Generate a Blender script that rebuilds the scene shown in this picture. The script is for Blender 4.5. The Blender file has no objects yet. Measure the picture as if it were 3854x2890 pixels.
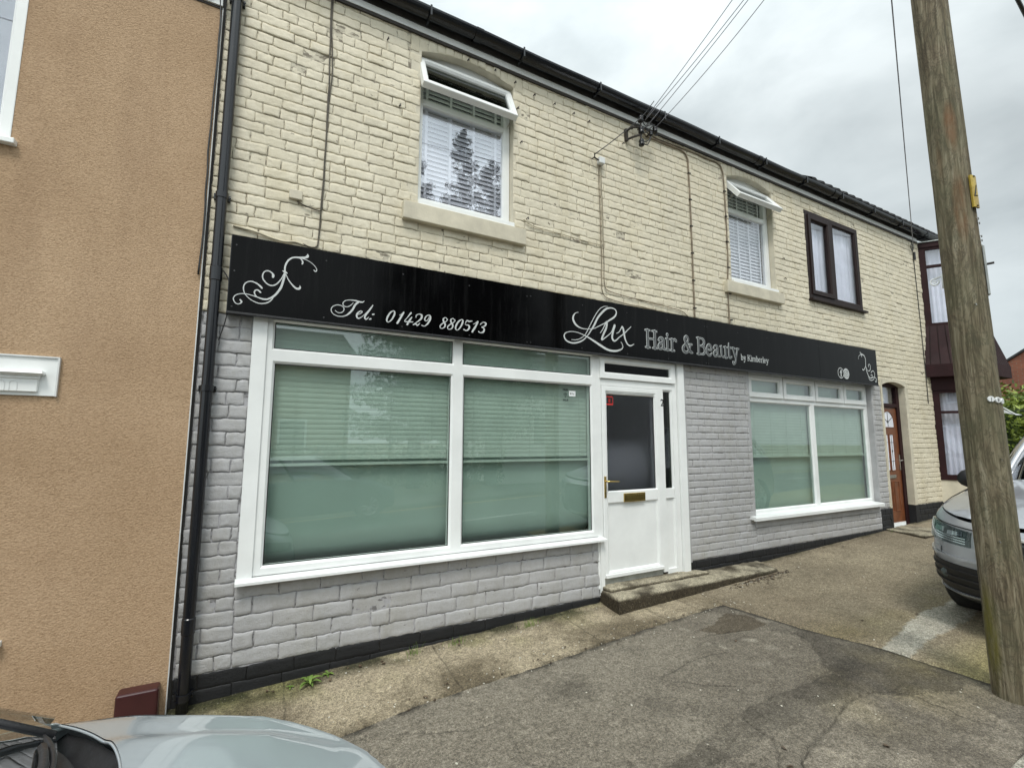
import bpy, math, random
import numpy as np
from mathutils import Vector, Matrix
random.seed(7)
rng = np.random.default_rng(7)
scene = bpy.context.scene
COL = scene.collection

# ------------------------------------------------------------------ camera
YAW, PIT, ROL = math.radians(28.80), math.radians(6.768), math.radians(0.18)
fw = Vector((math.sin(YAW) * math.cos(PIT), math.cos(YAW) * math.cos(PIT), math.sin(PIT)))
rt = Vector((math.cos(YAW), -math.sin(YAW), 0.0))
up = rt.cross(fw)
rt2 = rt * math.cos(ROL) + up * math.sin(ROL)
up2 = up * math.cos(ROL) - rt * math.sin(ROL)
cam = bpy.data.cameras.new('camera')
cam.sensor_width = 36.0
cam.lens = 1810.7 / 3854 * 36.0
cam.clip_start = 0.02
cam.clip_end = 2000
camo = bpy.data.objects.new('camera', cam)
COL.objects.link(camo)
M = Matrix((rt2, up2, -fw)).transposed().to_4x4()
M.translation = Vector((0, 0, 1.5))
camo.matrix_world = M
scene.camera = camo

# ------------------------------------------------------------------ light
SUN_EL, SUN_AZ = 58.0, 208.0          # azimuth clockwise from +Y: sun behind the street, to the left
world = bpy.data.worlds.new('World')
scene.world = world
world.use_nodes = True
nt = world.node_tree
nt.nodes.clear()
N = nt.nodes.new
L = nt.links.new
out = N('ShaderNodeOutputWorld')
bg = N('ShaderNodeBackground')
bg.inputs[1].default_value = 0.10
sky = N('ShaderNodeTexSky')
sky.sky_type = 'NISHITA'
sky.sun_disc = False
sky.sun_elevation = math.radians(SUN_EL)
sky.sun_rotation = math.radians(SUN_AZ)
tc = N('ShaderNodeTexCoord')
mp = N('ShaderNodeMapping')
mp.inputs['Scale'].default_value = (1.0, 1.0, 2.2)
mp.inputs['Location'].default_value = (3.1, 0.4, 0.9)
L(tc.outputs['Generated'], mp.inputs[0])
n1 = N('ShaderNodeTexNoise')
n1.inputs['Scale'].default_value = 2.3
n1.inputs['Detail'].default_value = 7
n1.inputs['Roughness'].default_value = 0.52
n1.inputs['Distortion'].default_value = 0.25
L(mp.outputs[0], n1.inputs['Vector'])
cr = N('ShaderNodeValToRGB')
cr.color_ramp.elements[0].position = 0.36
cr.color_ramp.elements[0].color = (4.6, 5.15, 5.3, 1)
cr.color_ramp.elements[1].position = 0.66
cr.color_ramp.elements[1].color = (7.3, 7.9, 8.0, 1)
L(n1.outputs['Fac'], cr.inputs[0])
# the cloud deck is brighter towards the hidden sun
sd = Vector((math.sin(math.radians(SUN_AZ)) * math.cos(math.radians(SUN_EL)), math.cos(math.radians(SUN_AZ)) * math.cos(math.radians(SUN_EL)), math.sin(math.radians(SUN_EL))))
dt = N('ShaderNodeVectorMath')
dt.operation = 'DOT_PRODUCT'
dt.inputs[1].default_value = sd
L(tc.outputs['Generated'], dt.inputs[0])
mr = N('ShaderNodeMapRange')
mr.inputs['From Min'].default_value = 0.05
mr.inputs['From Max'].default_value = 0.9
mr.inputs['To Min'].default_value = 0.68
mr.inputs['To Max'].default_value = 2.0
L(dt.outputs['Value'], mr.inputs['Value'])
vm = N('ShaderNodeVectorMath')
vm.operation = 'SCALE'
L(cr.outputs[0], vm.inputs[0])
L(mr.outputs[0], vm.inputs['Scale'])
# thinner, brighter places in the cloud
def lobe(az, el, power, gain, src):
    d = N('ShaderNodeVectorMath')
    d.operation = 'DOT_PRODUCT'
    d.inputs[1].default_value = (math.sin(math.radians(az)) * math.cos(math.radians(el)), math.cos(math.radians(az)) * math.cos(math.radians(el)), math.sin(math.radians(el)))
    L(tc.outputs['Generated'], d.inputs[0])
    m0 = N('ShaderNodeMath')
    m0.operation = 'MAXIMUM'
    m0.inputs[1].default_value = 0.0
    L(d.outputs['Value'], m0.inputs[0])
    p = N('ShaderNodeMath')
    p.operation = 'POWER'
    p.inputs[1].default_value = power
    L(m0.outputs[0], p.inputs[0])
    s_ = N('ShaderNodeMath')
    s_.operation = 'MULTIPLY_ADD'
    s_.inputs[1].default_value = gain
    s_.inputs[2].default_value = 1.0
    L(p.outputs[0], s_.inputs[0])
    v_ = N('ShaderNodeVectorMath')
    v_.operation = 'SCALE'
    L(src, v_.inputs[0])
    L(s_.outputs[0], v_.inputs['Scale'])
    return v_.outputs[0]
cl = lobe(36, 36, 14, 0.34, vm.outputs[0])
cl = lobe(60, 22, 60, 0.16, cl)
cl = lobe(77, 9, 90, 0.30, cl)
mx = N('ShaderNodeMix')
mx.data_type = 'RGBA'
mx.inputs['Factor'].default_value = 0.94
L(sky.outputs[0], mx.inputs['A'])
L(cl, mx.inputs['B'])
L(mx.outputs['Result'], bg.inputs[0])
L(bg.outputs[0], out.inputs[0])

sun = bpy.data.lights.new('sun', 'SUN')
sun.energy = 1.5
sun.angle = math.radians(16)
sun.color = (1.0, 0.965, 0.91)
suno = bpy.data.objects.new('sun', sun)
COL.objects.link(suno)
suno.rotation_euler = sd.to_track_quat('Z', 'Y').to_euler()
suno.location = (0, 0, 20)
scene.view_settings.view_transform = 'Standard'
scene.view_settings.look = 'None'
scene.view_settings.exposure = 0.5
scene.view_settings.gamma = 1.0
scene.cycles.max_bounces = 7
scene.cycles.transparent_max_bounces = 12

# ------------------------------------------------------------------ helpers
WO = {}      # world position of each object's origin

def tag(o, label=None, cat=None, group=None, kind=None):
    if label: o['label'] = label
    if cat: o['category'] = cat
    if group: o['group'] = group
    if kind: o['kind'] = kind
    return o

def thing(name, label, cat, loc=(0, 0, 0), group=None):
    o = bpy.data.objects.new(name, None)
    COL.objects.link(o)
    o.location = loc
    o.empty_display_size = 0.2
    WO[o.name] = Vector(loc)
    return tag(o, label, cat, group)

class MB:
    def __init__(s):
        s.v = []
        s.f = []
        s.smooth = False
    def poly(s, pts):
        n = len(s.v)
        s.v += [tuple(p) for p in pts]
        s.f.append(tuple(range(n, n + len(pts))))
        return s
    def box(s, x0, x1, y0, y1, z0, z1):
        n = len(s.v)
        s.v += [(x0, y0, z0), (x1, y0, z0), (x1, y1, z0), (x0, y1, z0), (x0, y0, z1), (x1, y0, z1), (x1, y1, z1), (x0, y1, z1)]
        for q in ((0, 3, 2, 1), (4, 5, 6, 7), (0, 1, 5, 4), (1, 2, 6, 5), (2, 3, 7, 6), (3, 0, 4, 7)):
            s.f.append(tuple(n + i for i in q))
        return s
    def tube(s, pts, r, k=8, cap=True):
        pts = [Vector(p) for p in pts]
        rr = r if isinstance(r, (list, tuple)) else [r] * len(pts)
        n = len(s.v)
        prev = None
        for i, p in enumerate(pts):
            a = pts[max(i - 1, 0)]
            b = pts[min(i + 1, len(pts) - 1)]
            t = (b - a).normalized()
            if prev is None:
                u = t.orthogonal().normalized()
            else:
                u = (prev - t * prev.dot(t))
                u = u.normalized() if u.length > 1e-6 else t.orthogonal().normalized()
            prev = u
            w = t.cross(u)
            for j in range(k):
                an = 2 * math.pi * j / k
                q = p + (u * math.cos(an) + w * math.sin(an)) * rr[i]
                s.v.append(tuple(q))
        for i in range(len(pts) - 1):
            for j in range(k):
                a = n + i * k + j
                b = n + i * k + (j + 1) % k
                s.f.append((a, b, b + k, a + k))
        if cap:
            s.f.append(tuple(n + j for j in reversed(range(k))))
            s.f.append(tuple(n + (len(pts) - 1) * k + j for j in range(k)))
        return s
    def grid(s, P, closed_u=False):
        """P: rows x cols of points"""
        P = np.asarray(P, float)
        nu, nv = P.shape[:2]
        n = len(s.v)
        s.v += [tuple(map(float, q)) for q in P.reshape(-1, 3)]
        for i in range(nu - 1 + (1 if closed_u else 0)):
            for j in range(nv - 1):
                a = n + i * nv + j
                b = n + ((i + 1) % nu) * nv + j
                s.f.append((a, b, b + 1, a + 1))
        return s
    def lathe(s, prof, c, axis='Z', k=24):
        """prof: (radius, height) along the axis"""
        P = []
        for j in range(k):
            an = 2 * math.pi * j / k
            row = []
            for r, h in prof:
                a, b = r * math.cos(an), r * math.sin(an)
                if axis == 'Z': q = (c[0] + a, c[1] + b, c[2] + h)
                elif axis == 'Y': q = (c[0] + a, c[1] + h, c[2] + b)
                else: q = (c[0] + h, c[1] + a, c[2] + b)
                row.append(q)
            P.append(row)
        return s.grid(P, closed_u=True)
    def ring(s, x0, x1, z0, z1, prof):
        """mitred rectangular frame in the XZ plane; prof: (inset, y) from the outer back edge to the inner back edge"""
        n = len(s.v)
        for d, y in prof:
            s.v += [(x0 + d, y, z0 + d), (x1 - d, y, z0 + d), (x1 - d, y, z1 - d), (x0 + d, y, z1 - d)]
        for i in range(len(prof) - 1):
            for j in range(4):
                a = n + 4 * i + j
                b = n + 4 * i + (j + 1) % 4
                s.f.append((a, b, b + 4, a + 4))
        return s
    def xf(s, mat):
        s.v = [tuple(mat @ Vector(p)) for p in s.v]
        return s
    def build(s, name, mat, parent=None, bevel=0, seg=2, smooth=False, label=None, kind=None, col=None, sub=0):
        o0 = WO[parent.name] if parent else Vector((0, 0, 0))
        me = bpy.data.meshes.new(name)
        vs = np.array(s.v, float).reshape(-1, 3) - np.array(o0)
        me.from_pydata([tuple(q) for q in vs], [], s.f)
        me.materials.append(mat)
        if smooth:
            me.polygons.foreach_set('use_smooth', [True] * len(me.polygons))
        me.update()
        o = bpy.data.objects.new(name, me)
        COL.objects.link(o)
        if parent: o.parent = parent
        WO[o.name] = o0.copy()
        if bevel:
            b = o.modifiers.new('bevel', 'BEVEL')
            b.width = bevel
            b.segments = seg
            b.limit_method = 'ANGLE'
            b.harden_normals = False
        if sub:
            b = o.modifiers.new('sub', 'SUBSURF')
            b.levels = sub
            b.render_levels = sub
        if label: o['label'] = label
        if kind: o['kind'] = kind
        return o

def np_mesh(name, V, F, mat, parent=None, smooth=True, color=None, kind=None, label=None):
    o0 = WO[parent.name] if parent else Vector((0, 0, 0))
    me = bpy.data.meshes.new(name)
    V = np.asarray(V, np.float32) - np.array(o0, np.float32)
    F = np.asarray(F, np.int32)
    me.vertices.add(len(V))
    me.vertices.foreach_set('co', V.ravel())
    me.loops.add(F.size)
    me.loops.foreach_set('vertex_index', F.ravel())
    me.polygons.add(len(F))
    me.polygons.foreach_set('loop_start', np.arange(len(F), dtype=np.int32) * F.shape[1])
    me.polygons.foreach_set('loop_total', np.full(len(F), F.shape[1], np.int32))
    me.polygons.foreach_set('use_smooth', np.full(len(F), smooth, bool))
    me.update(calc_edges=True)
    if color is not None:
        a = me.color_attributes.new('Col', 'FLOAT_COLOR', 'POINT')
        c4 = np.ones((len(V), 4), np.float32)
        c4[:, :3] = color
        a.data.foreach_set('color', c4.ravel())
    me.materials.append(mat)
    o = bpy.data.objects.new(name, me)
    COL.objects.link(o)
    if parent: o.parent = parent
    WO[o.name] = o0.copy()
    if kind: o['kind'] = kind
    if label: o['label'] = label
    return o

def hash2(ix, iy, seed):
    h = (ix.astype(np.int64) * 374761393 + iy.astype(np.int64) * 668265263 + seed * 1442695041) & 0xffffffff
    h = ((h ^ (h >> 13)) * 1274126177) & 0xffffffff
    h = h ^ (h >> 16)
    return (h & 0xffff) / 65535.0

def vnoise(x, y, seed=0):
    x = np.asarray(x, float)
    y = np.asarray(y, float)
    ix = np.floor(x)
    iy = np.floor(y)
    fx = x - ix
    fy = y - iy
    fx = fx * fx * (3 - 2 * fx)
    fy = fy * fy * (3 - 2 * fy)
    a = hash2(ix, iy, seed)
    b = hash2(ix + 1, iy, seed)
    c = hash2(ix, iy + 1, seed)
    d = hash2(ix + 1, iy + 1, seed)
    return (a * (1 - fx) + b * fx) * (1 - fy) + (c * (1 - fx) + d * fx) * fy - 0.5

def fbm(x, y, seed=0, oct=4):
    t = 0
    a = 1.0
    for i in range(oct):
        t = t + a * vnoise(x * 2 ** i, y * 2 ** i, seed + i * 17)
        a *= 0.5
    return t

def catmull(pts, n=6):
    P = [np.array(p, float) for p in pts]
    P = [2 * P[0] - P[1]] + P + [2 * P[-1] - P[-2]]
    o = []
    for i in range(1, len(P) - 2):
        for k in range(n):
            t = k / n
            o.append(0.5 * ((2 * P[i]) + (-P[i - 1] + P[i + 1]) * t + (2 * P[i - 1] - 5 * P[i] + 4 * P[i + 1] - P[i + 2]) * t * t + (-P[i - 1] + 3 * P[i] - 3 * P[i + 1] + P[i + 2]) * t ** 3))
    o.append(P[-2])
    return o

def gz(x, y):
    """street level: climbs to the right and falls gently to the kerb, levelling out far away"""
    x = np.clip(x, -14, 16)
    y2 = np.clip(y, -8, 4)
    return -0.15687 + 0.03974 * x - 0.02 * (3.8 - y2)

# ------------------------------------------------------------------ materials
def nodes(name):
    m = bpy.data.materials.new(name)
    m.use_nodes = True
    t = m.node_tree
    t.nodes.clear()
    o = t.nodes.new('ShaderNodeOutputMaterial')
    b = t.nodes.new('ShaderNodeBsdfPrincipled')
    t.links.new(b.outputs[0], o.inputs[0])
    return m, t, b, o

def noise(t, scale, detail=4, rough=0.55, vec=None, stretch=None, dist=0.0):
    n = t.nodes.new('ShaderNodeTexNoise')
    n.inputs['Scale'].default_value = scale
    n.inputs['Detail'].default_value = detail
    n.inputs['Roughness'].default_value = rough
    n.inputs['Distortion'].default_value = dist
    c = t.nodes.new('ShaderNodeTexCoord')
    src = c.outputs['Object']
    if stretch:
        mp = t.nodes.new('ShaderNodeMapping')
        mp.inputs['Scale'].default_value = stretch
        t.links.new(src, mp.inputs[0])
        src = mp.outputs[0]
    t.links.new(src, n.inputs['Vector'])
    return n.outputs['Fac']

def ramp(t, fac, stops):
    r = t.nodes.new('ShaderNodeValToRGB')
    e = r.color_ramp.elements
    while len(e) < len(stops): e.new(0.5)
    for i, (p, c) in enumerate(stops):
        e[i].position = p
        e[i].color = (c[0], c[1], c[2], 1) if isinstance(c, (tuple, list)) else (c, c, c, 1)
    t.links.new(fac, r.inputs[0])
    return r.outputs[0]

def mixc(t, fac, a, b, mode='MIX'):
    m = t.nodes.new('ShaderNodeMix')
    m.data_type = 'RGBA'
    m.blend_type = mode
    for k, v in (('Factor', fac), ('A', a), ('B', b)):
        if hasattr(v, 'links') or isinstance(v, bpy.types.NodeSocket): t.links.new(v, m.inputs[k])
        elif isinstance(v, (tuple, list)): m.inputs[k].default_value = (v[0], v[1], v[2], 1)
        else: m.inputs[k].default_value = v
    return m.outputs['Result']

def bump(t, b, h, strength=0.3, dist=0.01, prev=None):
    n = t.nodes.new('ShaderNodeBump')
    n.inputs['Strength'].default_value = strength
    n.inputs['Distance'].default_value = dist
    t.links.new(h, n.inputs['Height'])
    if prev is not None: t.links.new(prev, n.inputs['Normal'])
    t.links.new(n.outputs[0], b.inputs['Normal'])
    return n.outputs[0]

def pm(name, col, rough=0.55, var=0.08, scale=6, bmp=0.0, bscale=60, bdist=0.003, metal=0.0, coat=0.0, spec=0.5):
    m, t, b, o = nodes(name)
    c2 = tuple(max(0, x * (1 - var * 2)) for x in col)
    c3 = tuple(min(1, x * (1 + var)) for x in col)
    c = ramp(t, noise(t, scale, 6, 0.6), [(0.3, c2), (0.7, c3)])
    t.links.new(c, b.inputs['Base Color'])
    r = t.nodes.new('ShaderNodeMapRange')
    r.inputs['To Min'].default_value = max(0.02, rough - 0.08)
    r.inputs['To Max'].default_value = min(1, rough + 0.08)
    t.links.new(noise(t, scale * 3, 4), r.inputs['Value'])
    t.links.new(r.outputs[0], b.inputs['Roughness'])
    b.inputs['Metallic'].default_value = metal
    b.inputs['Coat Weight'].default_value = coat
    b.inputs['Coat Roughness'].default_value = 0.05
    b.inputs['Specular IOR Level'].default_value = spec
    if bmp: bump(t, b, noise(t, bscale, 5, 0.6), bmp, bdist)
    return m

def paint_brick(name, col, dirt, chip=0.66, rough=0.6):
    m, t, b, o = nodes(name)
    base = ramp(t, noise(t, 1.6, 6, 0.65), [(0.3, tuple(x * 0.9 for x in col)), (0.7, tuple(min(1, x * 1.07) for x in col))])
    fine = ramp(t, noise(t, 26, 5, 0.7), [(0.25, (0.88, 0.87, 0.84)), (0.6, (1, 1, 1))])
    c = mixc(t, 1.0, base, fine, 'MULTIPLY')
    grime = ramp(t, noise(t, 3.2, 8, 0.72, stretch=(1, 1, 0.35)), [(0.47, 0.0), (0.70, 0.6)])
    c = mixc(t, grime, c, tuple(x * y for x, y in zip(col, (0.78, 0.75, 0.66))))
    sp = ramp(t, noise(t, 17, 3, 0.5, stretch=(1, 1, 2.2)), [(chip, 0.0), (chip + 0.05, 0.85)])
    c = mixc(t, sp, c, dirt)
    t.links.new(c, b.inputs['Base Color'])
    b.inputs['Roughness'].default_value = rough
    h0 = bump(t, b, noise(t, 40, 5, 0.7, stretch=(0.5, 1, 3.0)), 0.35, 0.004)
    h1 = bump(t, b, noise(t, 60, 7, 0.7), 0.9, 0.0045, h0)
    bump(t, b, noise(t, 220, 3, 0.5), 0.35, 0.0015, h1)
    return m

MAT = {}
MAT['cream'] = paint_brick('cream_painted_brick', (0.70, 0.640, 0.500), (0.17, 0.14, 0.10), 0.69)
MAT['cream_plain'] = pm('cream_paint', (0.60, 0.55, 0.43), 0.6, 0.1, 5, 0.5, 50, 0.004)
MAT['grey_brick'] = paint_brick('grey_painted_brick', (0.43, 0.428, 0.432), (0.16, 0.15, 0.14), 0.70)
MAT['grey_plain'] = pm('grey_paint', (0.40, 0.398, 0.402), 0.6, 0.1, 5, 0.5, 50, 0.004)
MAT['black_brick'] = paint_brick('black_plinth_paint', (0.0085, 0.009, 0.0105), (0.05, 0.05, 0.03), 0.70, 0.7)
MAT['upvc'] = pm('white_upvc', (0.80, 0.815, 0.80), 0.33, 0.055, 2.2, 0.04, 300, 0.001)
MAT['upvc_dim'] = pm('weathered_white_board', (0.66, 0.67, 0.66), 0.5, 0.10, 3, 0.2, 80, 0.002)
MAT['brown_upvc'] = pm('brown_upvc', (0.020, 0.011, 0.010), 0.5, 0.12, 6, 0.05, 200, 0.001, spec=0.2)
MAT['rosewood'] = pm('rosewood_cladding', (0.026, 0.008, 0.009), 0.6, 0.15, 6, 0.08, 150, 0.001, spec=0.2)
MAT['black_plastic'] = pm('black_plastic', (0.008, 0.009, 0.012), 0.22, 0.1, 4, 0.1, 30, 0.002)
MAT['shade_grime'] = pm('shade_and_grime_board', (0.055, 0.052, 0.048), 0.7, 0.3, 4)  # tone holds both grime and the shade below the gutter
MAT['gasket'] = pm('black_gasket', (0.01, 0.01, 0.01), 0.5)
MAT['gold'] = pm('polished_brass', (0.50, 0.36, 0.12), 0.2, 0.08, 20, metal=1.0)
MAT['chrome'] = pm('satin_chrome', (0.62, 0.62, 0.60), 0.25, 0.05, 20, metal=1.0)
MAT['iron'] = pm('rusty_dark_iron', (0.035, 0.028, 0.022), 0.6, 0.3, 30, 0.3, 90)
MAT['insulator'] = pm('black_insulator', (0.006, 0.006, 0.007), 0.25)
MAT['cable_cream'] = pm('painted_cable', (0.50, 0.45, 0.33), 0.6, 0.15, 12)
MAT['cable_brown'] = pm('weathered_conduit', (0.24, 0.19, 0.13), 0.6, 0.25, 12, 0.3, 80)
MAT['cable_old'] = pm('old_brown_cable', (0.085, 0.07, 0.05), 0.6, 0.25, 12)
MAT['cable_dark'] = pm('dark_cable', (0.02, 0.02, 0.02), 0.5)
MAT['wire'] = pm('overhead_wire', (0.25, 0.25, 0.28), 0.5)
MAT['letter'] = pm('silver_vinyl', (0.56, 0.58, 0.57), 0.45, 0.05, 8)
MAT['letter_core'] = pm('dark_grey_vinyl', (0.06, 0.065, 0.07), 0.4, 0.1, 8)
MAT['black_vinyl'] = pm('black_vinyl', (0.01, 0.01, 0.01), 0.4)
MAT['white_vinyl'] = pm('white_vinyl', (0.75, 0.77, 0.77), 0.4)
MAT['red_vinyl'] = pm('red_vinyl', (0.62, 0.035, 0.03), 0.4)
MAT['slat'] = pm('white_blind_slat', (0.80, 0.81, 0.80), 0.45, 0.02)
MAT['slat_shop'] = pm('pale_blind_slat', (0.52, 0.58, 0.53), 0.5, 0.04)
MAT['net'] = pm('net_curtain', (0.74, 0.75, 0.80), 0.8, 0.06, 5)
MAT['film'] = pm('frosted_window_film', (0.41, 0.495, 0.455), 0.32, 0.05, 1.2)
MAT['backing'] = pm('pale_backing', (0.50, 0.50, 0.51), 0.5)
MAT['room'] = pm('room_lining', (0.12, 0.115, 0.11), 0.8)
MAT['interior_glow'] = pm('dark_room', (0.03, 0.035, 0.03), 0.8)
MAT['maroon'] = pm('maroon_plastic', (0.050, 0.012, 0.014), 0.33, 0.1, 8, 0.05, 100)
MAT['slate'] = pm('dark_roof_tile', (0.035, 0.035, 0.037), 0.7, 0.3, 9, 0.5, 40)
MAT['white_paint'] = pm('white_road_paint', (0.6, 0.6, 0.57), 0.6, 0.2, 9)
MAT['yellow_paint'] = pm('yellow_road_paint', (0.75, 0.5, 0.08), 0.6, 0.2, 9)
MAT['oak'] = pm('golden_oak_door', (0.175, 0.056, 0.020), 0.35, 0.22, 9, 0.1, 60)
MAT['steel_strip'] = pm('galvanised_strip', (0.42, 0.44, 0.42), 0.5, 0.15, 10, metal=0.5)

def glass(name, tint, refl, rough=0.0, bumpy=0.0, bscale=90):
    """clear coated pane: part mirror (rising with the viewing angle), part tinted see-through"""
    m, t, b, o = nodes(name)
    t.nodes.remove(b)
    tr = t.nodes.new('ShaderNodeBsdfTransparent')
    tr.inputs[0].default_value = (*tint, 1)
    gl = t.nodes.new('ShaderNodeBsdfGlossy')
    gl.inputs['Roughness'].default_value = rough
    gl.inputs['Color'].default_value = (0.96, 0.97, 1.0, 1)
    fr = t.nodes.new('ShaderNodeLayerWeight')      # facing term is the same from either side of the pane
    fr.inputs['Blend'].default_value = 0.5
    pw = t.nodes.new('ShaderNodeMath')
    pw.operation = 'POWER'
    pw.inputs[1].default_value = 4.5
    t.links.new(fr.outputs['Facing'], pw.inputs[0])
    mr = t.nodes.new('ShaderNodeMapRange')
    mr.inputs['To Min'].default_value = refl * 0.55
    mr.inputs['To Max'].default_value = 1.0
    t.links.new(pw.outputs[0], mr.inputs['Value'])
    mx = t.nodes.new('ShaderNodeMixShader')
    t.links.new(mr.outputs[0], mx.inputs[0])
    t.links.new(tr.outputs[0], mx.inputs[1])
    t.links.new(gl.outputs[0], mx.inputs[2])
    t.links.new(mx.outputs[0], o.inputs[0])
    n = t.nodes.new('ShaderNodeBump')
    n.inputs['Strength'].default_value = bumpy if bumpy else 0.02
    n.inputs['Distance'].default_value = 0.004 if bumpy else 0.01
    t.links.new(noise(t, bscale if bumpy else 1.3, 2), n.inputs['Height'])
    t.links.new(n.outputs[0], gl.inputs['Normal'])
    t.links.new(n.outputs[0], fr.inputs['Normal'])
    return m
MAT['glass_shop'] = glass('green_tinted_glass', (0.89, 0.935, 0.912), 0.15)
MAT['glass_up'] = glass('coated_window_glass', (0.95, 0.955, 0.985), 0.36)
MAT['glass_net'] = glass('window_glass_soft', (0.96, 0.965, 0.985), 0.14)
MAT['glass_door'] = glass('obscure_door_glass', (0.66, 0.67, 0.69), 0.10, 0.22, 0.9, 38)
_t = MAT['glass_door'].node_tree
_tr = [n for n in _t.nodes if n.type == 'BSDF_TRANSPARENT'][0]
_rf = _t.nodes.new('ShaderNodeBsdfRefraction')       # obscure glass scatters what is behind it
_rf.inputs['Color'].default_value = _tr.inputs[0].default_value
_rf.inputs['Roughness'].default_value = 0.30
_rf.inputs['IOR'].default_value = 1.18
_t.links.new(_rf.outputs[0], _tr.outputs[0].links[0].to_socket)
MAT['glass_dark'] = glass('dark_clear_glass', (0.35, 0.38, 0.34), 0.10)

def render_wall():
    m, t, b, o = nodes('terracotta_render')
    c = ramp(t, noise(t, 1.1, 5, 0.6), [(0.3, (0.405, 0.272, 0.162)), (0.7, (0.50, 0.348, 0.220))])
    pit = ramp(t, noise(t, 95, 3, 0.6, stretch=(1, 1, 1.4)), [(0.33, (0.74, 0.71, 0.66)), (0.56, (1, 1, 1))])
    c = mixc(t, 1.0, c, pit, 'MULTIPLY')
    st = ramp(t, noise(t, 2.0, 5, 0.6, stretch=(1, 1, 0.2)), [(0.5, 0.0), (0.72, 0.5)])
    c = mixc(t, st, c, (0.27, 0.17, 0.10))
    t.links.new(c, b.inputs['Base Color'])
    b.inputs['Roughness'].default_value = 0.9
    bump(t, b, noise(t, 85, 5, 0.65, stretch=(1, 1, 1.3)), 1.0, 0.007)
    return m
MAT['render'] = render_wall()

def sign_mat():
    m, t, b, o = nodes('gloss_black_sign_panel')
    st = noise(t, 3.0, 6, 0.75, stretch=(5.0, 1, 0.35))
    c = ramp(t, st, [(0.5, (0.002, 0.002, 0.0022)), (0.85, (0.012, 0.012, 0.012))])
    t.links.new(c, b.inputs['Base Color'])
    r = ramp(t, st, [(0.35, 0.07), (0.75, 0.22)])
    t.links.new(r, b.inputs['Roughness'])
    b.inputs['Specular IOR Level'].default_value = 0.09
    bump(t, b, noise(t, 1.4, 2), 0.25, 0.01)
    return m
MAT['sign'] = sign_mat()

def ground_mat(name, rough=0.9, g1=180, speck=0.5, light=(0.42, 0.38, 0.31)):
    m, t, b, o = nodes(name)
    a = t.nodes.new('ShaderNodeAttribute')
    a.attribute_name = 'Col'
    f = ramp(t, noise(t, g1, 3, 0.75), [(0.34, (0.42, 0.41, 0.39)), (0.5, (1, 1, 1)), (0.66, (1.55, 1.52, 1.45))])
    c = mixc(t, 1.0, a.outputs['Color'], f, 'MULTIPLY')
    f2 = ramp(t, noise(t, 24, 7, 0.75), [(0.36, (0.66, 0.65, 0.62)), (0.62, (1.16, 1.16, 1.14))])
    c = mixc(t, 1.0, c, f2, 'MULTIPLY')
    f3 = ramp(t, noise(t, 70, 2, 0.6), [(0.36, (0.70, 0.69, 0.67)), (0.5, (1, 1, 1)), (0.64, (1.28, 1.27, 1.24))])
    c = mixc(t, 1.0, c, f3, 'MULTIPLY')
    v = t.nodes.new('ShaderNodeTexVoronoi')
    v.inputs['Scale'].default_value = 75
    tcn = t.nodes.new('ShaderNodeTexCoord')
    t.links.new(tcn.outputs['Object'], v.inputs['Vector'])
    sp = ramp(t, v.outputs['Distance'], [(0.16, speck), (0.26, 0.0)])
    pick = ramp(t, noise(t, 60, 1), [(0.55, 0.0), (0.6, 1.0)])
    sp = mixc(t, 1.0, sp, pick, 'MULTIPLY')
    c = mixc(t, sp, c, light)
    t.links.new(c, b.inputs['Base Color'])
    b.inputs['Roughness'].default_value = rough
    b.inputs['Specular IOR Level'].default_value = 0.3
    h = bump(t, b, noise(t, 110, 5, 0.75), 0.8, 0.006)
    bump(t, b, noise(t, 14, 5, 0.6), 0.4, 0.02, h)
    return m
MAT['tarmac'] = ground_mat('worn_tarmac')
MAT['concrete'] = ground_mat('weathered_concrete', 0.88, 150, 0.4, (0.5, 0.46, 0.38))

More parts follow.
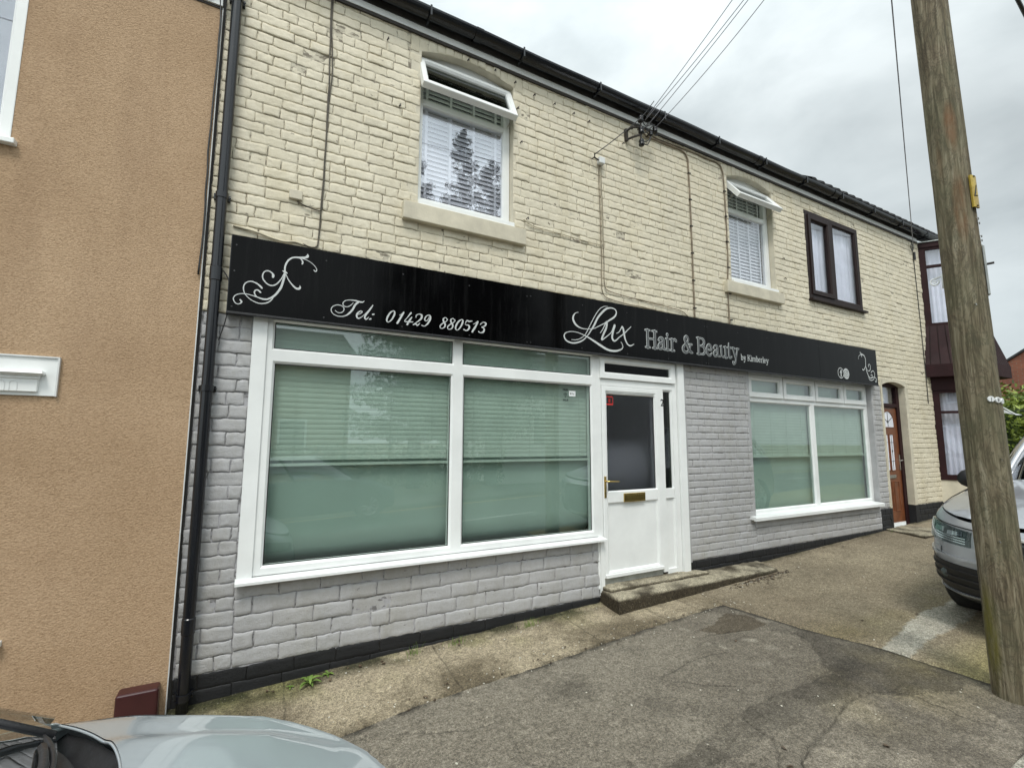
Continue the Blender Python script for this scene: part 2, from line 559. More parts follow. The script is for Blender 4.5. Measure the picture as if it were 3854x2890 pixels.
def wood_pole():
    m, t, b, o = nodes('weathered_pole_timber')
    s = noise(t, 7, 8, 0.72, stretch=(5, 5, 0.35), dist=0.6)
    c = ramp(t, s, [(0.30, (0.026, 0.019, 0.011)), (0.45, (0.125, 0.098, 0.058)), (0.56, (0.225, 0.19, 0.125)), (0.72, (0.36, 0.325, 0.24))])
    kn = noise(t, 3.0, 6, 0.7, stretch=(2.2, 2.2, 0.8), dist=2.5)
    c = mixc(t, ramp(t, kn, [(0.46, 0.0), (0.5, 0.7), (0.54, 0.0)]), c, (0.045, 0.035, 0.02))
    al = ramp(t, noise(t, 2.2, 5, 0.7), [(0.42, 0.0), (0.7, 0.6)])
    c = mixc(t, al, c, (0.095, 0.105, 0.055))
    # rust and moss marks, each at its own place on the timber
    tcn = t.nodes.new('ShaderNodeTexCoord')
    for (px, py, pz, sx, sz, colr, k) in ((-0.105, -0.025, 3.70, 0.045, 0.22, (0.17, 0.075, 0.028), 0.75), (-0.105, -0.03, 3.12, 0.045, 0.3, (0.16, 0.075, 0.028), 0.7), (-0.09, 0.05, 3.45, 0.03, 0.3, (0.2, 0.1, 0.04), 0.5), (-0.09, 0.06, 0.36, 0.06, 0.36, (0.13, 0.115, 0.015), 0.9)):
        mp = t.nodes.new('ShaderNodeMapping')
        mp.vector_type = 'POINT'
        mp.inputs['Scale'].default_value = (1 / sx, 1 / sx, 1 / sz)
        mp.inputs['Location'].default_value = (-px / sx, -py / sx, -pz / sz)
        t.links.new(tcn.outputs['Object'], mp.inputs[0])
        g = t.nodes.new('ShaderNodeTexGradient')
        g.gradient_type = 'SPHERICAL'
        t.links.new(mp.outputs[0], g.inputs[0])
        e = mixc(t, 1.0, ramp(t, g.outputs[0], [(0.0, 0.0), (0.5, k)]), ramp(t, noise(t, 22, 4, 0.7, stretch=(1, 1, 0.3)), [(0.3, 0.25), (0.6, 1.0)]), 'MULTIPLY')
        c = mixc(t, e, c, colr)
    t.links.new(c, b.inputs['Base Color'])
    b.inputs['Roughness'].default_value = 0.85
    h = bump(t, b, s, 0.8, 0.012)
    bump(t, b, noise(t, 30, 5, 0.7, stretch=(3, 3, 0.25)), 0.6, 0.006, h)
    return m
MAT['pole'] = wood_pole()

def car_paint(name, col, flake=0.6):
    m, t, b, o = nodes(name)
    b.inputs['Base Color'].default_value = (*col, 1)
    b.inputs['Metallic'].default_value = flake
    b.inputs['Roughness'].default_value = 0.38
    b.inputs['Coat Weight'].default_value = 1.0
    b.inputs['Coat Roughness'].default_value = 0.03
    d = ramp(t, noise(t, 3, 5, 0.6), [(0.4, 0.34), (0.7, 0.44)])
    t.links.new(d, b.inputs['Roughness'])
    bump(t, b, noise(t, 400, 2), 0.03, 0.0006)
    return m
MAT['silver_blue'] = car_paint('silver_blue_metallic_paint', (0.45, 0.50, 0.53), 0.45)
MAT['silver'] = car_paint('silver_metallic_paint', (0.37, 0.385, 0.41))
MAT['dark_car'] = car_paint('dark_metallic_paint', (0.05, 0.06, 0.07))
MAT['car_glass'] = glass('car_glass', (0.34, 0.41, 0.37), 0.72)
MAT['tyre'] = pm('tyre_rubber', (0.018, 0.018, 0.018), 0.75, 0.2, 20, 0.3, 60)
MAT['trim'] = pm('textured_black_trim', (0.02, 0.02, 0.022), 0.5, 0.2, 15, 0.3, 120)
MAT['lamp_inner'] = pm('headlamp_housing', (0.10, 0.12, 0.12), 0.25, 0.3, 12, metal=0.3)
MAT['lamp_chrome'] = pm('headlamp_reflector', (0.75, 0.78, 0.8), 0.12, 0.1, 12, metal=1.0)
MAT['lamp_lens'] = glass('headlamp_lens', (0.72, 0.78, 0.78), 0.08)

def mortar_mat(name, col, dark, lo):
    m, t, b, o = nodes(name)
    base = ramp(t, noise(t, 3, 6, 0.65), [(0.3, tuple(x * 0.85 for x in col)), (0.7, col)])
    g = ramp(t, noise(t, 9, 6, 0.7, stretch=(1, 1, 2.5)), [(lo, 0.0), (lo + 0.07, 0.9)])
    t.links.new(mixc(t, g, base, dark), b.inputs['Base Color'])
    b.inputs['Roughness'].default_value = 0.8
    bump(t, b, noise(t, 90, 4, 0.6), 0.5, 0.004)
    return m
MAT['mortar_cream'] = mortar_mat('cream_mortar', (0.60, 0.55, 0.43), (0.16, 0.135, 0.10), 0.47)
MAT['mortar_grey'] = mortar_mat('grey_mortar', (0.40, 0.395, 0.41), (0.13, 0.125, 0.12), 0.50)

def leafm(name, a, b_):
    m, t, b, o = nodes(name)
    oi = t.nodes.new('ShaderNodeNewGeometry')
    c = ramp(t, oi.outputs['Random Per Island'], [(0.0, a), (1.0, b_)])
    t.links.new(c, b.inputs['Base Color'])
    b.inputs['Roughness'].default_value = 0.55
    return m
MAT['hedge'] = leafm('hedge_leaf', (0.075, 0.12, 0.012), (0.26, 0.33, 0.045))
MAT['conifer'] = leafm('conifer_needle', (0.010, 0.020, 0.010), (0.03, 0.05, 0.02))
MAT['leafdark'] = leafm('tree_leaf', (0.03, 0.055, 0.015), (0.09, 0.13, 0.03))
MAT['weed'] = leafm('weed_leaf', (0.10, 0.17, 0.03), (0.20, 0.30, 0.06))
MAT['deadleaf'] = leafm('dead_leaf', (0.035, 0.022, 0.014), (0.17, 0.12, 0.075))
MAT['petal'] = pm('white_petal', (0.66, 0.63, 0.54), 0.7, 0.2, 40)
MAT['bark'] = pm('dark_bark', (0.05, 0.04, 0.03), 0.9, 0.3, 12, 0.5, 30)

def brick_mat(name, c1, c2, mortar, scale=1.0):
    m, t, b, o = nodes(name)
    tcn = t.nodes.new('ShaderNodeTexCoord')
    sx = t.nodes.new('ShaderNodeSeparateXYZ')
    t.links.new(tcn.outputs['Object'], sx.inputs[0])
    ad = t.nodes.new('ShaderNodeMath')
    t.links.new(sx.outputs[0], ad.inputs[0])
    t.links.new(sx.outputs[1], ad.inputs[1])
    cb = t.nodes.new('ShaderNodeCombineXYZ')
    t.links.new(ad.outputs[0], cb.inputs[0])
    t.links.new(sx.outputs[2], cb.inputs[1])
    br = t.nodes.new('ShaderNodeTexBrick')
    br.inputs['Color1'].default_value = (*c1, 1)
    br.inputs['Color2'].default_value = (*c2, 1)
    br.inputs['Mortar'].default_value = (*mortar, 1)
    br.inputs['Scale'].default_value = scale
    br.inputs['Brick Width'].default_value = 0.225
    br.inputs['Row Height'].default_value = 0.075
    br.inputs['Mortar Size'].default_value = 0.008
    t.links.new(cb.outputs[0], br.inputs['Vector'])
    c = mixc(t, 1.0, br.outputs['Color'], ramp(t, noise(t, 1.5, 6), [(0.3, (0.75, 0.75, 0.75)), (0.7, (1.1, 1.1, 1.1))]), 'MULTIPLY')
    t.links.new(c, b.inputs['Base Color'])
    b.inputs['Roughness'].default_value = 0.85
    bump(t, b, br.outputs['Fac'], -0.4, 0.01)
    return m
MAT['redbrick'] = brick_mat('red_brick', (0.27, 0.085, 0.045), (0.20, 0.06, 0.035), (0.2, 0.14, 0.1))
MAT['ochre'] = brick_mat('buff_brick', (0.45, 0.34, 0.17), (0.38, 0.28, 0.14), (0.35, 0.3, 0.2))
MAT['white_render'] = pm('white_house_render', (0.72, 0.73, 0.71), 0.8, 0.06, 2)
# ------------------------------------------------------------------ painted brickwork
WALL_Y = 3.80

def subtract(r, holes):
    """r and holes: (x0,x1,z0,z1); returns the pieces of r outside the holes"""
    out = [r]
    for h in holes:
        nx = []
        for a in out:
            if h[0] >= a[1] or h[1] <= a[0] or h[2] >= a[3] or h[3] <= a[2]:
                nx.append(a)
                continue
            if h[0] > a[0]: nx.append((a[0], h[0], a[2], a[3]))
            if h[1] < a[1]: nx.append((h[1], a[1], a[2], a[3]))
            m0, m1 = max(a[0], h[0]), min(a[1], h[1])
            if h[2] > a[2]: nx.append((m0, m1, a[2], h[2]))
            if h[3] < a[3]: nx.append((m0, m1, h[3], a[3]))
        out = nx
    return out

def rows(x0, x1, z0, z1, ch, bl, seed, joint=0.010, jit=0.10, hdr=5):
    """brick rectangles of an uneven old bond"""
    r = np.random.default_rng(seed)
    n = max(1, int(round((z1 - z0) / ch)))
    h = (z1 - z0) / n
    o = []
    for k in range(n):
        za, zb = z0 + k * h, z0 + (k + 1) * h
        header = hdr and (k % hdr == hdr - 1)
        L_ = bl * (0.52 if header else 1.0)
        x = x0 - L_ * (0.5 if k % 2 else 0.0) - r.uniform(0, 0.6 * jit * bl)
        while x < x1:
            w = L_ * r.uniform(1 - jit, 1 + jit)
            if not header and r.random() < 0.8 * jit: w *= 0.55
            a, b = max(x, x0), min(x + w, x1)
            if b - a > 0.03:
                o.append((a, b, za, zb))
            x += w
    return o

def brick_mesh(name, rects, mat, parent, depth=0.011, joint=0.010, seed=1, quads=None, Y=WALL_Y, wave=0.004, rough=1.0):
    """each rect becomes one rounded, uneven painted brick; all of them one skin"""
    C = []
    for a in rects:
        if a[1] - a[0] < 0.028 or a[3] - a[2] < 0.02: continue
        C.append(((a[0], a[2]), (a[1], a[2]), (a[1], a[3]), (a[0], a[3])))
    if quads: C += quads
    C = np.array(C, float)
    n = len(C)
    r = np.random.default_rng(seed)
    su = np.array([0, 0.45, 1.0, 1.0, 1.0, 1.0, 1.0, 1.0, 0.45, 0])
    eu = np.array([0, 0.0055, 0.013, None, None, None, None, 0.013, 0.0055, 0], dtype=object)
    w = np.linalg.norm(C[:, 1] - C[:, 0], axis=1)
    h = np.linalg.norm(C[:, 3] - C[:, 0], axis=1)
    jt = joint * r.uniform(0.25, 1.25, (n, 4)) * np.array([0.85, 0.85, 1, 1])
    def params(length, j0, j1, inner):
        d = [j0, j0 + 0.0015, j0 + 0.005]
        e = [length - j1 - 0.005, length - j1 - 0.0015, length - j1]
        mid = [d[2] + (e[0] - d[2]) * (k + 1) / (inner + 1) for k in range(inner)]
        P = np.stack(d + mid + e, 1) / length[:, None]
        return np.clip(P, 0, 1)
    U = params(w, jt[:, 0] / 2, jt[:, 1] / 2, 9)        # n x 15
    V = params(h, jt[:, 2] / 2, jt[:, 3] / 2, 3)        # n x 9
    fu = np.array([0, 0.8, 1] + [1] * 9 + [1, 0.8, 0.0])
    fv = np.array([0, 0.8, 1, 1, 1, 1, 1, 0.8, 0.0])
    nu, nv = 15, 9
    uu = U[:, :, None] * np.ones((1, 1, nv))
    vv = V[:, None, :] * np.ones((1, nu, 1))
    px = ((1 - uu) * (1 - vv))[..., None] * C[:, None, None, 0] + (uu * (1 - vv))[..., None] * C[:, None, None, 1] + (uu * vv)[..., None] * C[:, None, None, 2] + ((1 - uu) * vv)[..., None] * C[:, None, None, 3]
    X, Z = px[..., 0], px[..., 1]
    f = np.minimum(fu[None, :, None], fv[None, None, :]) * np.ones((n, 1, 1))
    lift = r.normal(0, 0.0013 * rough, (n, 1, 1)) + depth * (1.02 + 0.7 * fbm(X * 1.7, Z * 1.7, seed + 5, 2) + 0.35 * fbm(X * 11, Z * 15, seed + 7, 2))
    dx = wave * fbm(X * 26, Z * 30, seed + 11, 3) + wave * 1.3 * fbm(X * 1.5, Z * 1.5, seed + 13, 2)
    dz = wave * 1.1 * fbm(X * 30, Z * 24, seed + 23, 3) + 0.010 * fbm(X * 0.9, Z * 0.5, seed + 29, 2)
    surf = 0.0022 * rough * fbm(X * 26, Z * 34, seed + 31, 3)
    Yv = Y + 0.0035 - f * (lift + 0.0035) + surf * f
    V3 = np.stack([X + dx, Yv, Z + dz], -1).reshape(-1, 3)
    idx = np.arange(n * nu * nv).reshape(n, nu, nv)
    F = np.stack([idx[:, :-1, :-1], idx[:, 1:, :-1], idx[:, 1:, 1:], idx[:, :-1, 1:]], -1).reshape(-1, 4)
    return np_mesh(name, V3, F, mat, parent)

shop = thing('brick_terrace', 'cream painted brick terrace with a pale grey shopfront and a brown bay', 'building', (4.0, 3.8, 0.0))

SOL = (-0.31, 12.6)                 # ends of the facade
W1 = (1.165, 2.094, 3.50, 5.03)
W2 = (5.235, 6.158, 3.49, 5.01)
W3 = (6.93, 8.345, 3.53, 4.85)
BAY = (10.46, 12.35)
SHOP = (0.0, 4.275, 0.56, 2.40)
DOOR = (3.05, 4.275, 0.05, 2.40)
RWIN = (5.455, 8.395, 0.585, 2.40)
BDOOR = (8.735, 9.475, 0.08, 2.47)
HOLES = [W1, W2, W3, SHOP, DOOR, RWIN, BDOOR, (BAY[0], BAY[1], 0.9, 5.2)]
SIGNR = (-0.14, 8.40, 2.39, 2.90)

# mortar skin (the plane between the bricks) with true openings
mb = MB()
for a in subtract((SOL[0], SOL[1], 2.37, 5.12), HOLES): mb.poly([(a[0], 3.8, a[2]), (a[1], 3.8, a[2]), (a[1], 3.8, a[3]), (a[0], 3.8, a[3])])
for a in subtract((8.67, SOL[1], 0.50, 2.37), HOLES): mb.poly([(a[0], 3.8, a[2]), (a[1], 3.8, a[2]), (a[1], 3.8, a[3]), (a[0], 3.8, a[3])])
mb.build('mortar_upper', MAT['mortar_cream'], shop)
mb = MB()
for a in subtract((SOL[0], 8.67, 0.02, 2.37), HOLES + [(4.27, 8.7, 0, 0.213), (8.40, 8.7, 0, 0.505)]): mb.poly([(a[0], 3.8, a[2]), (a[1], 3.8, a[2]), (a[1], 3.8, a[3]), (a[0], 3.8, a[3])])
mb.build('mortar_lower', MAT['mortar_grey'], shop)
mb = MB()
for a in subtract((SOL[0], SOL[1], -0.5, 0.02), HOLES) + subtract((8.40, SOL[1], 0.02, 0.5), HOLES) + [(4.275, 8.40, 0.02, 0.213)]: mb.poly([(a[0], 3.801, a[2]), (a[1], 3.801, a[2]), (a[1], 3.801, a[3]), (a[0], 3.801, a[3])])
mb.build('plinth_backing', MAT['black_plastic'], shop)

def cut(rects, holes):
    o = []
    for a in rects: o += subtract(a, holes)
    return o

arch1 = (W1[0] - 0.10, W1[1] + 0.10, 4.90, 5.13)
arch2 = (W2[0] - 0.06, W2[1] + 0.06, 4.88, 5.13)
def soldiers(W, rect, spring, rise):
    """upright bricks of a shallow arch"""
    q = []
    x0, x1 = rect[0], rect[1]
    n = int(round((x1 - x0) / 0.078))
    cx, hw = (W[0] + W[1]) / 2, (W[1] - W[0]) / 2
    def bot(x):
        t = min(1, abs((x - cx) / hw))
        return spring + rise * (1 - t * t)
    for i in range(n):
        a, b = x0 + (x1 - x0) * i / n, x0 + (x1 - x0) * (i + 1) / n
        if b < W[0] + 0.02 or a > W[1] - 0.02: zb0 = zb1 = rect[2]
        else: zb0, zb1 = bot(a), bot(b)
        q.append(((a, zb0), (b, zb1), (b, rect[3]), (a, rect[3])))
    return q, bot
q1, bot1 = soldiers(W1, arch1, 4.925, 0.075)
q2, bot2 = soldiers(W2, arch2, 4.905, 0.075)
dcx, dhw = (BDOOR[0] + BDOOR[1]) / 2, (BDOOR[1] - BDOOR[0]) / 2

upper = rows(SOL[0], BAY[0] + 0.02, 2.37, 5.125, 0.0805, 0.213, 3)
upper = cut(upper, [W1, W2, W3, BDOOR, arch1, arch2, SIGNR, (-0.01, 8.4, 2.3, 2.40)])
up2_ = rows(8.68, BAY[0] + 0.02, 0.51, 2.37, 0.0805, 0.213, 4)
up2_ = cut(up2_, [BDOOR])
up3 = rows(BAY[0] + 0.02, SOL[1], 0.50, 0.9, 0.0805, 0.213, 5)
brick_mesh('upper_wall', upper + up2_ + up3, MAT['cream'], shop, depth=0.0062, joint=0.0070, seed=11, quads=q1 + q2, wave=0.008, rough=1.7)

low = rows(SOL[0], 0.0, 0.03, 2.37, 0.0885, 0.22, 6)
low += rows(0.0, 3.05, 0.03, 0.565, 0.107, 0.265, 7, jit=0.12, hdr=0)
r1_ = rows(4.30, 5.455, 0.215, 2.37, 0.078, 0.214, 8, jit=0.03, hdr=0) + rows(8.395, 8.675, 0.51, 2.37, 0.078, 0.214, 9, jit=0.03, hdr=0)
r1_ += rows(5.455, 8.395, 0.215, 0.475, 0.0865, 0.232, 10, jit=0.05, hdr=0)
brick_mesh('shopfront_wall', cut(low, [SHOP, DOOR]), MAT['grey_brick'], shop, depth=0.0062, joint=0.0075, seed=21, wave=0.009, rough=2.0)
brick_mesh('shopfront_wall', r1_, MAT['grey_brick'], shop, depth=0.0065, joint=0.008, seed=25, wave=0.004, rough=1.0)
pl = rows(SOL[0], 3.06, -0.34, 0.028, 0.092, 0.3, 12) + rows(4.28, 8.40, -0.10, 0.212, 0.085, 0.235, 13) + cut(rows(8.40, SOL[1], 0.0, 0.505, 0.085, 0.235, 14), [BDOOR])
pla = [a for a in pl if a[0] < 3.06]
pl = [a for a in pl if a[0] >= 3.06]
brick_mesh('plinth', pla, MAT['black_brick'], shop, depth=0.006, joint=0.004, seed=33, wave=0.006, rough=1.4)
brick_mesh('plinth', pl, MAT['black_brick'], shop, depth=0.006, joint=0.004, seed=31, wave=0.006, rough=1.4)

# reveals, arch soffits and the wall's thickness
mb = MB()
def reveal(mb, W, bot=None, y1=3.99, top=True):
    y0 = 3.7985
    mb.box(W[1], W[1] + 0.09, y0, y1, W[2], W[3] + 0.05)
    mb.box(W[0] - 0.09, W[0], y0, y1, W[2], W[3] + 0.05)
    if bot:
        n = 16
        P = [[(W[0] + (W[1] - W[0]) * i / n, y, bot(W[0] + (W[1] - W[0]) * i / n)) for y in (3.7945, 3.95)] for i in range(n + 1)]
        mb.grid(P)
        P = [[(W[0] + (W[1] - W[0]) * i / n, 3.7992, z) for z in (bot(W[0] + (W[1] - W[0]) * i / n), 5.14)] for i in range(n + 1)]
        mb.grid(P)
    elif top:
        mb.box(W[0] - 0.09, W[1] + 0.09, y0, y1, W[3], W[3] + 0.06)
reveal(mb, W1, bot1)
mb.build('window_reveal', MAT['cream_plain'], shop)
mb = MB()
reveal(mb, W2, bot2)
mb.build('window_reveal', MAT['cream_plain'], shop)
mb = MB()
def botd(x): return 2.405 + 0.06 * (1 - min(1, abs((x - dcx) / dhw)) ** 2)
n = 14
mb.grid([[(BDOOR[0] + (BDOOR[1] - BDOOR[0]) * i / n, y, botd(BDOOR[0] + (BDOOR[1] - BDOOR[0]) * i / n)) for y in (3.785, 3.93)] for i in range(n + 1)])
mb.grid([[(BDOOR[0] + (BDOOR[1] - BDOOR[0]) * i / n, 3.787, z) for z in (botd(BDOOR[0] + (BDOOR[1] - BDOOR[0]) * i / n), 2.50)] for i in range(n + 1)])
mb.build('door_arch', MAT['cream_plain'], shop)
MB().box(BDOOR[1], BDOOR[1] + 0.09, 3.789, 3.99, 0.505, 2.5).build('door_reveal', MAT['cream_plain'], shop)
MB().box(BDOOR[0] - 0.05, BDOOR[0], 3.789, 3.99, 0.505, 2.5).build('door_reveal', MAT['cream_plain'], shop)
for x in (W3[0] - 0.03, W3[1]): MB().box(x, x + 0.03, 3.7935, 3.95, W3[2], W3[3]).build('window_reveal', MAT['cream_plain'], shop)
mb = MB()
mb.box(RWIN[1], RWIN[1] + 0.05, 3.793, 3.97, RWIN[2], 2.45)
mb.box(RWIN[0] - 0.05, RWIN[0], 3.793, 3.97, RWIN[2], 2.45)
mb.box(4.284, 4.33, 3.7925, 3.97, 0.2, 2.45)
mb.box(5.43, 8.33, 3.777, 3.82, 0.478, 0.572)
mb.build('window_reveal', MAT['grey_plain'], shop, bevel=0.004)
mb = MB()
for x, w in ((BDOOR[1], 0.09), (BDOOR[0] - 0.05, 0.05)): MB().box(x, x + w, 3.7895, 3.99, 0.0, 0.503).build('door_reveal', MAT['black_brick'], shop)

# carcass: inner rooms, end walls, back
mb = MB()
mb.box(SOL[0], SOL[1], 7.6, 7.8, -0.6, 5.2)
mb.box(SOL[0] - 0.02, SOL[0] + 0.2, 3.82, 7.6, -0.6, 5.1)
mb.box(SOL[1] - 0.2, SOL[1], 3.82, 7.6, -0.6, 5.1)
mb.box(SOL[0] + 0.2, SOL[1] - 0.2, 3.99, 7.6, 2.62, 2.86)
mb.box(SOL[0] + 0.2, SOL[1] - 0.2, 4.05, 7.6, -0.3, -0.2)
mb.box(SOL[0] + 0.2, SOL[1] - 0.2, 3.9, 7.6, 5.12, 5.2)
for x in (3.06, 4.4, 8.60, 9.75):
    mb.box(x, x + 0.1, 4.02, 7.6, -0.2, 2.62)
for x in (3.6, 6.6, 9.4): mb.box(x, x + 0.1, 4.0, 7.6, 2.86, 5.12)
mb.build('room_shell', MAT['room'], shop)

# roof, fascia board, gutter
mb = MB()
mb.poly([(SOL[0], 3.68, 5.262), (SOL[1] + 0.1, 3.68, 5.262), (SOL[1] + 0.1, 5.8, 6.75), (SOL[0], 5.8, 6.75)])
mb.poly([(SOL[0], 5.8, 6.75), (SOL[1] + 0.1, 5.8, 6.75), (SOL[1] + 0.1, 8.0, 5.26), (SOL[0], 8.0, 5.26)])
mb.poly([(SOL[1] + 0.1, 3.82, 5.1), (SOL[1] + 0.1, 7.8, 5.1), (SOL[1] + 0.1, 5.8, 6.74)])
mb.poly([(SOL[0], 3.82, 5.1), (SOL[0], 7.8, 5.1), (SOL[0], 5.8, 6.74)])
# pantile noses showing over the gutter on the far part of the roof
P = []
x = 6.9
k = 0
while x < SOL[1] + 0.1:
    P.append(x)
    x += 0.022
rowA = [(x, 3.625 - 0.01 * max(0, math.sin(x * 30)), 5.262 + 0.016 * abs(math.sin(x * 15.2))) for x in P]
rowB = [(x, 4.1, 5.60 + 0.016 * abs(math.sin(x * 15.2))) for x in P]
rowC = [(x, 3.628, 5.238 + 0.010 * abs(math.sin(x * 15.2))) for x in P]
mb.grid([rowC, rowA, rowB])
mb.build('roof', MAT['slate'], shop)
mb = MB()
mb.box(SOL[0], 10.40, 3.772, 3.797, 5.088, 5.148)
mb.build('fascia_board', MAT['upvc'], shop, bevel=0.002)
MB().box(SOL[0], 10.40, 3.768, 3.797, 5.149, 5.25).box(SOL[0], 10.40, 3.675, 3.767, 5.252, 5.258).build('shaded_eaves_board', MAT['shade_grime'], shop)  # dark colour stands for shade behind the gutter as well as grime
mb = MB()
mb.box(SOL[0], 10.43, 3.776, 3.7925, 5.060, 5.086)
mb.build('fascia_shadow_gap', MAT['iron'], shop)  # dark strip standing in for the shadow gap below the fascia
mb = MB()
prof = []
R_ = 0.068
for i in range(13):
    an = math.pi + math.pi * i / 12
    prof.append((R_ * math.cos(an), R_ * math.sin(an)))
prof2 = [(a * 0.93, b * 0.93) for a, b in reversed(prof)]
loop = prof + prof2
xs = [SOL[0] - 0.02, 3.2, 6.4, 9.6, 12.7]
P = []
for x in np.linspace(SOL[0] - 0.02, 12.65, 60):
    sag = 0.004 * math.sin(x * 1.9) + 0.003 * math.sin(x * 4.7)
    P.append([(x, 3.697 + a, 5.235 + b + sag) for a, b in loop + [loop[0]]])
mb.grid(P)
gut = mb.build('gutter', MAT['black_plastic'], shop, smooth=False)
for x in np.arange(0.25, 12.5, 0.93):
    MB().box(x, x + 0.016, 3.632, 3.772, 5.150, 5.166).box(x, x + 0.016, 3.622, 3.630, 5.15, 5.245).build('gutter_bracket', MAT['black_plastic'], gut)
for x in (1.62, 3.9, 5.7, 7.5, 9.3, 11.1):
    P = [[(xx, 3.697 + a * 1.1, 5.235 + b * 1.1) for a, b in prof] for xx in (x, x + 0.07)]
    MB().grid(P).build('gutter_union', MAT['black_plastic'], gut)

# stone sills
def stone_sill(x0, x1, z0, z1, y0=3.738):
    mb = MB()
    mb.box(x0, x1, y0, 3.90, z0, z1)
    o = mb.build('stone_sill', MAT['cream_plain'], shop, bevel=0.006, seg=2)
    return o
stone_sill(1.03, 2.207, 3.330, 3.484)
stone_sill(5.075, 6.230, 3.333, 3.479)
# ------------------------------------------------------------------ windows and doors
def up_prof(face, back, w, bead=0.012):
    """uPVC section: outer back edge, face, glazing bead slope, inner back edge"""
    return [(0, back), (0, face + 0.003), (0.003, face), (w - bead - 0.003, face), (w - bead, face + 0.002), (w, face + 0.016), (w, back)]

def pane(mb_name, x0, x1, z0, z1, y, mat, parent):
    mb = MB()
    mb.box(x0, x1, y, y + 0.006, z0, z1)
    return mb.build(mb_name, mat, parent)

def venetian(x0, x1, z0, z1, y, pitch, mat, parent, tilt=0.9, wid=0.05, cords=4, tape=False, sag=0.0):
    mb = MB()
    n = int((z1 - z0) / pitch)
    for i in range(n):
        z = z1 - pitch * (i + 0.5)
        dy, dz = wid / 2 * math.cos(tilt), wid / 2 * math.sin(tilt)
        jz = random.uniform(-0.0012, 0.0012)
        P = []
        for s in (0, 1):
            x = x0 if s == 0 else x1
            zz = z + jz + random.uniform(-0.001, 0.001)
            P.append([(x, y - dy, zz - dz), (x, y - dy * 0.35 - 0.001, zz - dz * 0.3 + 0.003), (x, y + dy * 0.35, zz + dz * 0.3 + 0.003), (x, y + dy, zz + dz)])
        mb.grid(P)
    for k in range(cords):
        x = x0 + (x1 - x0) * (k + 0.5) / cords
        if tape:
            mb.box(x - 0.012, x + 0.012, y - wid / 2 - 0.006, y - wid / 2 - 0.004, z0, z1)
            mb.box(x - 0.012, x + 0.012, y + wid / 2 + 0.004, y + wid / 2 + 0.006, z0, z1)
        else:
            mb.box(x - 0.0022, x + 0.0022, y - wid / 2 - 0.003, y - wid / 2 - 0.001, z0, z1)
    mb.box(x0, x1, y - 0.022, y + 0.022, z0 - 0.02, z0)
    return mb.build('blind', mat, parent)

def bool_rect_frame(name, mat, parent, x0, x1, z0, z1, face, back, members, bevel=0.003):
    """outer ring plus straight members (x0,x1,z0,z1)"""
    mb = MB()
    for m_ in members: mb.box(m_[0], m_[1], face, back, m_[2], m_[3])
    return mb.build(name, mat, parent, bevel=bevel)

# --- big shop window -------------------------------------------------
o = MB().box(0.092, 3.037, 3.788, 3.86, 0.592, 0.62).box(0.0921, 3.0369, 3.788, 3.86, 2.335, 2.40)
sw = MB()
for (a, b, c, d) in ((0.092, 1.558, 0.592, 2.107), (1.558, 3.037, 0.592, 2.107)):
    sw.ring(a, b, c, d, [(0, 3.86), (0, 3.788), (0.044, 3.788), (0.046, 3.790), (0.060, 3.806), (0.060, 3.86)])
for (a, b, c, d) in ((0.092, 1.558, 2.107, 2.395), (1.558, 3.037, 2.107, 2.395)):
    sw.ring(a, b, c, d, [(0, 3.86), (0, 3.788), (0.034, 3.788), (0.036, 3.790), (0.048, 3.806), (0.048, 3.86)])
win = sw.build('shop_window', MAT['upvc'], shop, label='wide four-pane white shop window with pale green blinds')
for i, (a, b, c, d) in enumerate(((0.152, 1.508, 0.652, 2.047), (1.618, 2.977, 0.652, 2.047), (0.14, 1.51, 2.155, 2.347), (1.606, 2.989, 2.155, 2.347))):
    pane('pane', a, b, c, d, 3.812, MAT['glass_shop'], win)
gk = MB()
for (a, b, c, d) in ((0.152, 1.498, 0.652, 2.047), (1.618, 2.977, 0.652, 2.047), (0.14, 1.51, 2.155, 2.347), (1.606, 2.989, 2.155, 2.347)):
    gk.ring(a, b, c, d, [(0, 3.8115), (0, 3.8065), (0.006, 3.8065), (0.006, 3.8115)])
gk.build('seal', MAT['gasket'], win)
venetian(0.13, 1.53, 1.335, 2.36, 3.875, 0.0385, MAT['slat_shop'], win, tilt=1.50, wid=0.042, cords=4)
venetian(1.59, 3.02, 1.335, 2.36, 3.875, 0.0385, MAT['slat_shop'], win, tilt=1.50, wid=0.042, cords=5)
mb = MB()
scr = [(3.907, 2.38), (3.907, 0.84), (3.910, 0.79), (3.920, 0.75), (3.930, 0.715), (3.944, 0.685), (3.965, 0.655), (3.99, 0.63)]  # foot shaped to curve back so the bottom of the window darkens
mb.grid([[(x, y, z) for y, z in scr] for x in (0.11, 3.03)])
mb.build('frosted_screen', MAT['film'], win, smooth=True)
mb = MB()
mb.box(-0.001, 0.0915, 3.772, 3.84, 0.575, 2.395)
mb.build('trim_board', MAT['upvc'], shop, bevel=0.002)
def drip_sill(x0, x1, z0, z1, y0=3.715, y1=3.86, mat='upvc'):
    mb = MB()
    P = []
    for x in (x0, x1): P.append([(x, y1, z0), (x, y0 + 0.03, z0), (x, y0 + 0.028, z0 - 0.012), (x, y0, z0 - 0.012), (x, y0, z1 - 0.020), (x, y0 + 0.008, z1 - 0.012), (x, y1, z1)])
    mb.grid(P)
    mb.poly(P[0][::-1])
    mb.poly(P[1])
    return mb.build('window_sill', MAT[mat], shop)
drip_sill(-0.007, 3.085, 0.566, 0.5915)
mb = MB().box(-0.02, 4.28, 3.80, 3.99, 2.396, 2.45)
mb.build('lintel', MAT['grey_plain'], shop)

